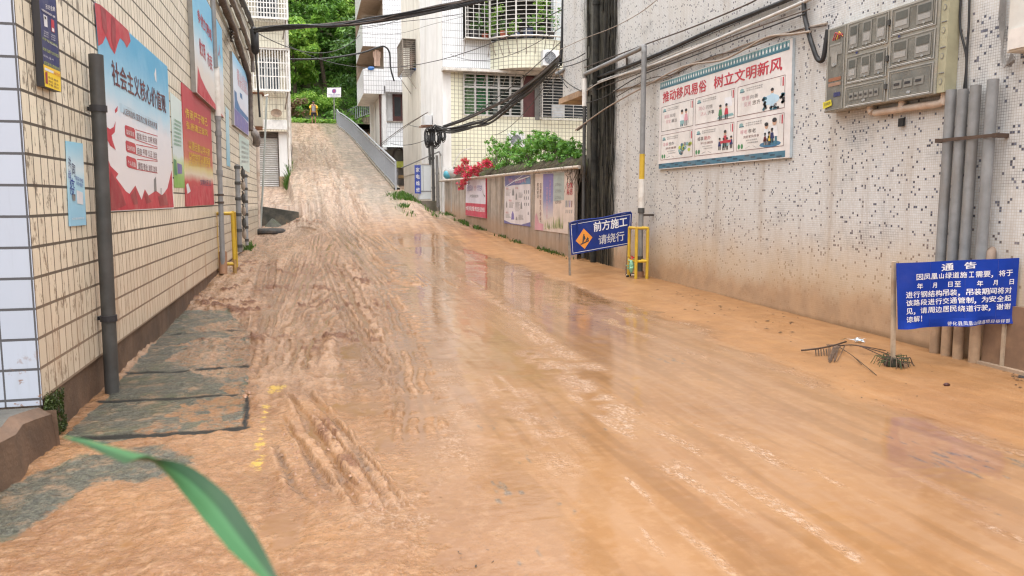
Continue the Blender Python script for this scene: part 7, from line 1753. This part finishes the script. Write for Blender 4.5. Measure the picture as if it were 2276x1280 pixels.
for px, py, r, h_, pm_, lm_, lab, ph in POTS:
    xx_ = PY(px, py, YA).x; yy_ = YA - .2 if px < 1085 else max(cyc - RR + .25, cyc - math.sqrt(max(.1, RR * RR - (xx_ - cxm) ** 2)) + .1)
    c_ = V(xx_ * yy_ / YA, yy_, zb1 + .03); t = thing('potted_plant', lab, 'potted plant', c_, 'potted plants behind the balcony cage')
    b = MB(); b.tube([c_, c_ + V(0, 0, h_)], [r * .8, r], pm_, 12); b.build('pot', t)
    n_ = max(4, int(ph * 10)); leaves('foliage', [c_ + V(rng.normal() * .16, rng.normal() * .12, h_ + ph * rng.random()) for k in range(n_)], [(.16, .14, .16)] * n_, 26, .055, lm_, rng, .4, t)
b = MB(); cp = PY(1226, 60, YA); b.box((cp.x, YA - .25, zb1), (cp.x + .35, YA + .1, zb1 + 2.7), M('white_post', (.6, .64, .66), .5)); b.box((cp.x + .36, YA - .1, zb1 + .1), (cp.x + 1.6, YA, zb1 + 2.7), M('green_netting', (.04, .22, .10), .7)); b.build('screen', bal)

# grass along the verge and beside the white block
def grass(name, label, pts, n_, hgt, mat, spread=.15, seed=1, clump=.42):
    r_ = random.Random(seed); b = MB()
    for k in range(n_):
        i = r_.randrange(len(pts) - 1); p = Vector(pts[i]).lerp(Vector(pts[i + 1]), r_.random()); x, y = p.x + r_.gauss(0, spread), p.y + r_.gauss(0, spread)
        if float(vnoise(np.array([x * 1.6]), np.array([y * 1.6]), 5)[0]) < clump: continue
        z = float(zbase(x, y)) - .02; h_ = hgt * (.5 + r_.random()); lx, ly = r_.gauss(0, .35 * h_), r_.gauss(0, .35 * h_); w = .012 + .008 * r_.random(); a = r_.random() * 3.14; u = V(math.cos(a) * w, math.sin(a) * w, 0); q = V(x, y, z)
        b.add([q - u, q + u, q + V(lx * .5, ly * .5, h_ * .7) + u * .7, q + V(lx * .5, ly * .5, h_ * .7) - u * .7, q + V(lx, ly, h_)], [(0, 1, 2, 3), (3, 2, 4)], mat)
    return b.one(name, label, 'grass', kind='stuff')
GR = leafmat('grass_blade', (.028, .075, .012), (.085, .18, .028), (.05, .12, .02)); GRD = leafmat('weed_blade', (.03, .06, .012), (.08, .13, .03), (.05, .09, .02))
grass('grass', 'bright grass between the railing foot and the white block', gp((892, 432), (905, 445), (920, 462), (945, 478)), 2200, .13, GR, .25, 3)
grass('weeds', 'weeds along the foot of the retaining wall', [RA.lerp(RB_, k / 10) + rn * .1 for k in range(6, 11)], 700, .10, GR, .12, 4)
grass('moss', 'dark mossy growth at the near foot of the retaining wall', [RA.lerp(RB_, k / 10) + rn * .06 for k in range(0, 8)], 800, .09, GRD, .07, 5)
grass('weeds', 'weeds growing at the corner of the cream house', [(-.92, 34.5, 0), (-.98, 35.9, 0), (-.9, 37, 0)], 400, .4, GR, .06, 6, 0)
grass('weeds', 'small weeds at the feet of the left meter risers', gp((548, 558), (552, 552), (556, 548)), 150, .16, GR, .06, 7, 0)
# moss at the near plinth corner
rng = np.random.default_rng(12); cs = [V(-1.705 + .012 * rng.random(), 5.46 + .36 * rng.random() ** 1.5, .02 + .30 * rng.random()) for k in range(60)]
tag(leaves('moss', cs, [(.006, .045, .045)] * 60, 70, .008, leafmat('moss_leaf', (.02, .035, .008), (.06, .09, .012), (.035, .055, .01), .1), rng), 'green moss clinging to the plinth at the near left corner', 'moss', kind='stuff')

# ------------------------------------------------------------------ the walker at the top of the ramp
fo = G(698, 274); t = thing('person', 'person in an open yellow raincoat and dark shorts standing at the top of the ramp', 'person', fo)
SK = M('skin_tone', (.36, .20, .13), .5, .05); HS = 1.66
def skin(name, parent, verts, edges, radii, mat, root=0):
    o_ = ORG[parent.name]; me = bpy.data.meshes.new(name); me.from_pydata([tuple(Vector(v) - o_) for v in verts], edges, []); o = bpy.data.objects.new(name, me); COL.objects.link(o); ORG[o.name] = o_; o.parent = parent
    md = o.modifiers.new('skin', 'SKIN'); md.use_smooth_shade = True
    for i, r in enumerate(radii): me.skin_vertices[0].data[i].radius = (r, r) if not isinstance(r, tuple) else r; me.skin_vertices[0].data[i].use_root = (i == root)
    s_ = o.modifiers.new('sub', 'SUBSURF'); s_.levels = 1; s_.render_levels = 2; me.materials.append(mat); return o
def f(x, y, z): return fo + V(x, y, z)
vb = [f(0, 0, .86), f(0, 0, 1.05), f(0, 0, 1.28), f(0, -.01, 1.40), f(0, -.02, 1.47), f(0, -.03, 1.56), f(0, -.03, 1.64),
      f(.10, 0, .80), f(.11, -.02, .46), f(.11, .02, .08), f(.12, -.12, .04), f(-.10, 0, .80), f(-.12, -.02, .46), f(-.13, .02, .08), f(-.14, -.12, .04),
      f(.19, 0, 1.36), f(.27, -.04, 1.12), f(.10, -.24, 1.28), f(.04, -.26, 1.33), f(-.19, 0, 1.36), f(-.27, -.04, 1.12), f(-.10, -.24, 1.28), f(-.04, -.26, 1.33)]
ed = [(0, 1), (1, 2), (2, 3), (3, 4), (4, 5), (5, 6), (0, 7), (7, 8), (8, 9), (9, 10), (0, 11), (11, 12), (12, 13), (13, 14), (3, 15), (15, 16), (16, 17), (17, 18), (3, 19), (19, 20), (20, 21), (21, 22)]
rb_ = [(.15, .10), (.13, .09), (.16, .10), (.12, .08), .05, .085, .07, .085, .055, .04, .035, .085, .055, .04, .035, .06, .045, .035, .032, .06, .045, .035, .032]
body = skin('body', t, vb, ed, rb_, SK)
# hands with five fingers holding a phone before the face
for s_ in (1, -1):
    b = MB()
    for k in range(4):
        q = f(s_ * .045, -.265, 1.30 + .018 * k); b.tube([q, q + V(-s_ * .02, -.03, .004), q + V(-s_ * .05, -.03, .006), q + V(-s_ * .065, -.012, .006)], [.009, .009, .008, .007], SK, 6)
    q = f(s_ * .045, -.25, 1.36); b.tube([q, q + V(-s_ * .012, -.01, .03), q + V(-s_ * .03, -.012, .045)], [.011, .010, .008], SK, 6); b.build('hand_fingers', t)
b = MB(); b.box(tuple(f(-.04, -.295, 1.30)), tuple(f(.04, -.285, 1.455)), BLK); b.one('phone', 'black phone held up by the walker in yellow', 'phone', f(0, -.29, 1.38))
YR = M('yellow_raincoat', (.85, .56, .04), .4, .08, 5)
vc = [f(0, .04, 1.10), f(0, .035, 1.30), f(0, .02, 1.42), f(.17, .02, 1.38), f(.285, -.02, 1.14), f(.17, -.17, 1.22), f(-.17, .02, 1.38), f(-.285, -.02, 1.14), f(-.17, -.17, 1.22)]
skin('raincoat_top', t, vc, [(0, 1), (1, 2), (2, 3), (3, 4), (4, 5), (2, 6), (6, 7), (7, 8)], [(.17, .10), (.19, .11), (.12, .09), .085, .075, .065, .085, .075, .065], YR)
b = MB(); K = 22
for i in range(K):
    a0, a1 = (-.5 + 4.15 * i / K), (-.5 + 4.15 * (i + 1) / K)
    for z0_, z1_, r0, r1 in ((.62, .95, .29, .26), (.95, 1.36, .26, .20)):
        w = 1 + .07 * math.sin(i * 2.1); w1 = 1 + .07 * math.sin((i + 1) * 2.1)
        b.add([f(r0 * w * math.cos(a0), r0 * .68 * math.sin(a0) + .02, z0_), f(r0 * w1 * math.cos(a1), r0 * .68 * math.sin(a1) + .02, z0_), f(r1 * w1 * math.cos(a1), r1 * .68 * math.sin(a1) + .02, z1_), f(r1 * w * math.cos(a0), r1 * .68 * math.sin(a0) + .02, z1_)], [(0, 1, 2, 3)], YR, True)
b.build('raincoat_skirt', t)
skin('shirt', t, [f(0, -.005, .84), f(0, -.005, 1.05), f(0, -.005, 1.28), f(0, -.01, 1.40)], [(0, 1), (1, 2), (2, 3)], [(.165, .115), (.155, .112), (.175, .12), (.11, .09)], M('grey_shirt', (.30, .32, .36), .8))
skin('shorts', t, [f(0, 0, .86), f(.11, 0, .76), f(.12, -.02, .48), f(-.11, 0, .76), f(-.13, -.02, .48)], [(0, 1), (1, 2), (0, 3), (3, 4)], [(.17, .12), .11, .095, .11, .095], M('dark_shorts', (.02, .022, .03), .8))
b = MB(); b.ball(f(0, -.02, 1.635), (.092, .105, .075), M('black_hair', (.015, .013, .012), .6), 12, 8); b.build('hair', t)
b = MB(); 
for s_ in (-.033, .033): b.ball(f(s_, -.112, 1.575), .011, BLK, 6, 5)
b.ball(f(0, -.122, 1.55), (.013, .016, .02), SK, 6, 5); b.ball(f(0, -.112, 1.515), (.025, .008, .007), M('lips', (.25, .09, .07), .5), 6, 5)
for s_ in (-.09, .09): b.ball(f(s_, -.02, 1.56), (.015, .025, .032), SK, 6, 5)
b.build('face', t)

# ------------------------------------------------------------------ litter in the foreground
TW = M('wet_twig', (.055, .032, .022), .7, .3, 9); ST = M('dead_frond', (.12, .075, .05), .8, .3, 9)
f0 = G(1780, 784); b = MB()
def gg(px, py, up=.03): q = G(px, py); return q + V(0, 0, up)
b.tube(smooth_path([gg(1780, 784, .02), gg(1815, 786, .05), gg(1850, 781, .06), gg(1880, 774, .07)], 4), [.008] * 13, TW, 6) if False else b.tube(smooth_path([gg(1780, 784, .02), gg(1815, 786, .05), gg(1850, 781, .06), gg(1880, 774, .07)], 4), .009, TW, 6)
for tgt in ((1960, 795, .02), (1975, 794, .03), (1968, 790, .05)): b.tube(smooth_path([gg(1862, 780, .06), gg(1905, 778 + 8 * random.random(), .08), gg(*tgt)], 5), .005, TW, 5)
for tgt in ((1948, 836, .01), (1915, 812, .01)): b.tube(smooth_path([gg(1865, 782, .05), gg(1895, 800, .04), gg(*tgt)], 5), .004, TW, 5)
for k in range(16): q = gg(1836 + 20 * random.random(), 779, .06); b.tube([q, q + V(random.gauss(.03, .03), -.05, -.01), gg(1840 + 22 * random.random(), 800 + 10 * random.random(), .008)], [.006, .005, .003], ST, 4)
for k in range(5): q = gg(1812 + 6 * k, 785, .04); b.tube([q, gg(1814 + 6 * k, 793, .01)], [.006, .004], TW, 4)
b.one('fallen_frond', 'dead brown palm frond lying on the mud beside the blue notice', 'branch', f0)
q = G(1985, 815); b = MB()
for k in range(70):
    a = 6.28 * random.random(); r = .06 + .14 * random.random(); p0 = q + V(.04 * math.cos(a), .04 * math.sin(a), .015 + .09 * random.random()); b.tube([p0, p0 + V(r * math.cos(a), r * math.sin(a), -.02) * .6 + V(0, 0, .018), q + V(r * math.cos(a), r * math.sin(a), .01)], [.005, .004, .003], random.choice((TW, ST, M('grass_clump', (.04, .06, .02), .8))), 4)
b.ball(q + V(0, 0, .02), (.09, .08, .06), M('dark_clump', (.03, .03, .018), .9), 8, 6)
b.one('weed_clump', 'dark clump of torn weeds caught round the left post of the blue notice', 'weeds', q)
q = G(1905, 762); b = MB()
for k in range(14): c_ = q + V(random.gauss(0, .04), random.gauss(0, .02), .015 + .03 * random.random()); b.poly([c_, c_ + V(random.gauss(0, .05), random.gauss(0, .03), .02), c_ + V(random.gauss(0, .04), random.gauss(0, .03), -.01)], M('pale_blue_film', (.55, .66, .74), .4))
b.one('litter', 'scrap of pale blue plastic on the mud between frond and mosaic wall', 'litter', q)
q = G(2104, 858); b = MB(); b.ball(q + V(0, 0, .012), (.03, .022, .018), M('dark_red_fruit', (.06, .015, .012), .5), 8, 6); b.one('pebble', 'small dark red pebble on the mud in front of the blue notice', 'pebble', q)
DEB = M('debris_dark', (.035, .025, .018), .8, .4, 20); b = MB(); rnd = random.Random(21)
def bits(cx_, cy_, sx, sy, n_, s0):
    for k in range(n_):
        px, py = rnd.gauss(cx_, sx), rnd.gauss(cy_, sy)
        if not (0 < px < 2276 and 480 < py < 1279): continue
        q = G(px, py) + V(0, 0, .008); s_ = s0 * (.35 + .95 * rnd.random() ** 1.6); a = rnd.random() * 6.28; u = V(math.cos(a), math.sin(a), 0) * s_; w = V(-math.sin(a), math.cos(a), 0) * s_ * (.2 + .3 * rnd.random()); h_ = V(0, 0, s_ * .14)
        b.add([q - u, q + w, q + u, q - w, q + h_], [(0, 1, 4), (1, 2, 4), (2, 3, 4), (3, 0, 4)], DEB)
for a in ((1500, 660, 40, 8, 26, .03), (1620, 690, 60, 12, 30, .03), (1720, 720, 40, 12, 22, .035), (1480, 805, 16, 4, 16, .02), (1830, 830, 120, 30, 36, .016), (2050, 1010, 80, 22, 70, .016), (2190, 1040, 60, 25, 50, .016), (2230, 1130, 60, 60, 36, .014), (1160, 1100, 60, 24, 90, .015), (1180, 1230, 70, 34, 90, .014), (1320, 1180, 90, 60, 40, .011), (560, 830, 60, 30, 40, .014), (1260, 950, 80, 40, 20, .014), (620, 1120, 200, 60, 24, .010), (1600, 1000, 200, 60, 36, .012), (2000, 900, 120, 40, 40, .013), (2262, 840, 12, 10, 40, .02), (1690, 1180, 200, 50, 24, .012), (640, 620, 80, 30, 50, .025), (560, 850, 40, 60, 30, .014)): bits(*a)
b.one('mud_debris', 'dark bits of leaf and twig scattered over the mud', 'debris', kind='stuff')
CLOD = M('mud_clod', (.20, .095, .042), .45, .4, 30, .004, 60, coat=.5); b = MB(); rnd = random.Random(77)
for pth, n_, sp_, s0 in (([(600, 560), (585, 620), (575, 680)], 60, 16, .03), ([(640, 570), (720, 580), (760, 620)], 90, 22, .035), ([(650, 880), (720, 960), (800, 1085), (850, 1150)], 80, 14, .016), ([(632, 965), (660, 1036), (731, 1134)], 60, 12, .016), ([(700, 640), (640, 740), (600, 830)], 60, 24, .02), ([(545, 745), (552, 840), (560, 900)], 60, 12, .018), ([(990, 612), (1060, 650), (1200, 760)], 50, 14, .022), ([(740, 560), (830, 700), (860, 800)], 60, 20, .022), ([(640, 495), (720, 497)], 40, 8, .05)):
    P_ = smooth_path([G(*p) for p in pth], 6)
    for k in range(n_):
        i = rnd.randrange(len(P_) - 1); c_ = P_[i].lerp(P_[i + 1], rnd.random()); sc_ = sp_ / 1700 * c_.y; x, y = c_.x + rnd.gauss(0, sc_), c_.y + rnd.gauss(0, sc_ * 2.0); s_ = s0 * (.35 + rnd.random() ** 2)
        i0, j0 = min(ny - 1, int(np.searchsorted(ys, y))), min(nx - 1, int(np.searchsorted(xs, x))); z = float(Z[i0, j0]); a = rnd.random() * 6.28; ca, sa = math.cos(a), math.sin(a)
        vs = []
        for (u, v, w) in ((1, 0, 0), (.4, .8, .1), (-.6, .7, 0), (-1, -.1, .1), (-.3, -.8, 0), (.6, -.7, .1), (.2, .1, .75), (-.35, .2, .6)):
            u, v, w = u * (.75 + .5 * rnd.random()), v * (.6 + .5 * rnd.random()), w * (.7 + .6 * rnd.random()); vs.append((x + s_ * (u * ca - v * sa), y + s_ * (u * sa + v * ca), z + s_ * w - .003))
        b.add(vs, [(0, 1, 6), (1, 2, 7), (1, 7, 6), (2, 3, 7), (3, 4, 7), (4, 6, 7), (4, 5, 6), (5, 0, 6)], CLOD, True)
b.one('mud_clods', 'small wet clods thrown up along the tyre ruts', 'mud', kind='stuff')
b = MB()
for k in range(9): 
    q = G(1395 + 4 * (k % 4), 612 + 2 * (k // 4)); b.ball(q + V(0, 0, .02), (.03 + .03 * random.random(), .03, .025), (DEB, WHITEMUD, DEB)[k % 3], 6, 5)
b.one('rubbish_heap', 'small heap of dark rubbish at the foot of the right yellow guard', 'rubbish', G(1400, 614))

# ------------------------------------------------------------------ blade of tall grass close to the camera
LG = N('reed_leaf'); s = LG.xyz(); vein = LG.attr('vein'); cL = LG.mix(LG.rng(vein, .4, .56), (.010, .044, .015), (.040, .130, .048)); cL = LG.mix(LG.rng(LG.noise(14, 3), .4, .7, 0, .35), cL, (.03, .09, .02))
LG.set(col=cL, rough=.5, spec=.3)
t = thing('tall_grass', 'tall grass plant whose one green blade leans into view at the lower left', 'plant', (-.02, .72, 0))
ctr = [(640, 1345, .50, 22), (598, 1280, .51, 28), (536, 1200, .535, 62), (475, 1122, .56, 70), (408, 1060, .585, 52), (350, 1030, .60, 16), (300, 1020, .61, 30), (240, 1000, .62, 22), (190, 983, .635, 13), (140, 970, .65, 3)]
def pd(px, py, d): r = ray(px, py); return Vector(r) * (d / F) + V(0, 0, H)
C = smooth_path([pd(a, b_, d) for a, b_, d, w in ctr], 5); W = np.interp(np.linspace(0, len(ctr) - 1, len(C)), range(len(ctr)), [w * d / F for a, b_, d, w in ctr])
vs, fs, vein = [], [], []
twist = np.interp(np.linspace(0, len(ctr) - 1, len(C)), [0, 3, 4.6, 5.2, 6, 9], [.2, .3, .9, 1.5, 2.4, 2.7])
for i, p in enumerate(C):
    tdir = (C[min(i + 1, len(C) - 1)] - C[max(i - 1, 0)]).normalized(); view = (p - V(0, 0, H)).normalized(); a = tdir.cross(view).normalized(); nb = a.cross(tdir)
    ax = a * math.cos(twist[i] - .3) + nb * math.sin(twist[i] - .3)
    k = max(.35, abs(math.cos(twist[i] - .3)))
    for j in range(5):
        u = (j - 2) / 2; vs.append(p + ax * (u * W[i] * .5 / k * 1.0) + nb * (abs(u) * W[i] * .16)); vein.append(j / 4)
for i in range(len(C) - 1):
    for j in range(4): fs.append((i * 5 + j, i * 5 + j + 1, (i + 1) * 5 + j + 1, (i + 1) * 5 + j))
b = MB(); b.add(vs, fs, LG.m, True); o = b.build('blade', t); at = o.data.attributes.new('vein', 'FLOAT', 'POINT'); at.data.foreach_set('value', vein)
b = MB(); s0 = C[0]; b.tube(smooth_path([s0, s0 + V(.03, .02, -.12), V(.0, .70, .8), V(-.02, .72, .0)], 5), .006, LG.m, 8); o = b.build('stem', t)
print('faces', sum(len(o.data.polygons) for o in bpy.data.objects if o.type == 'MESH'))
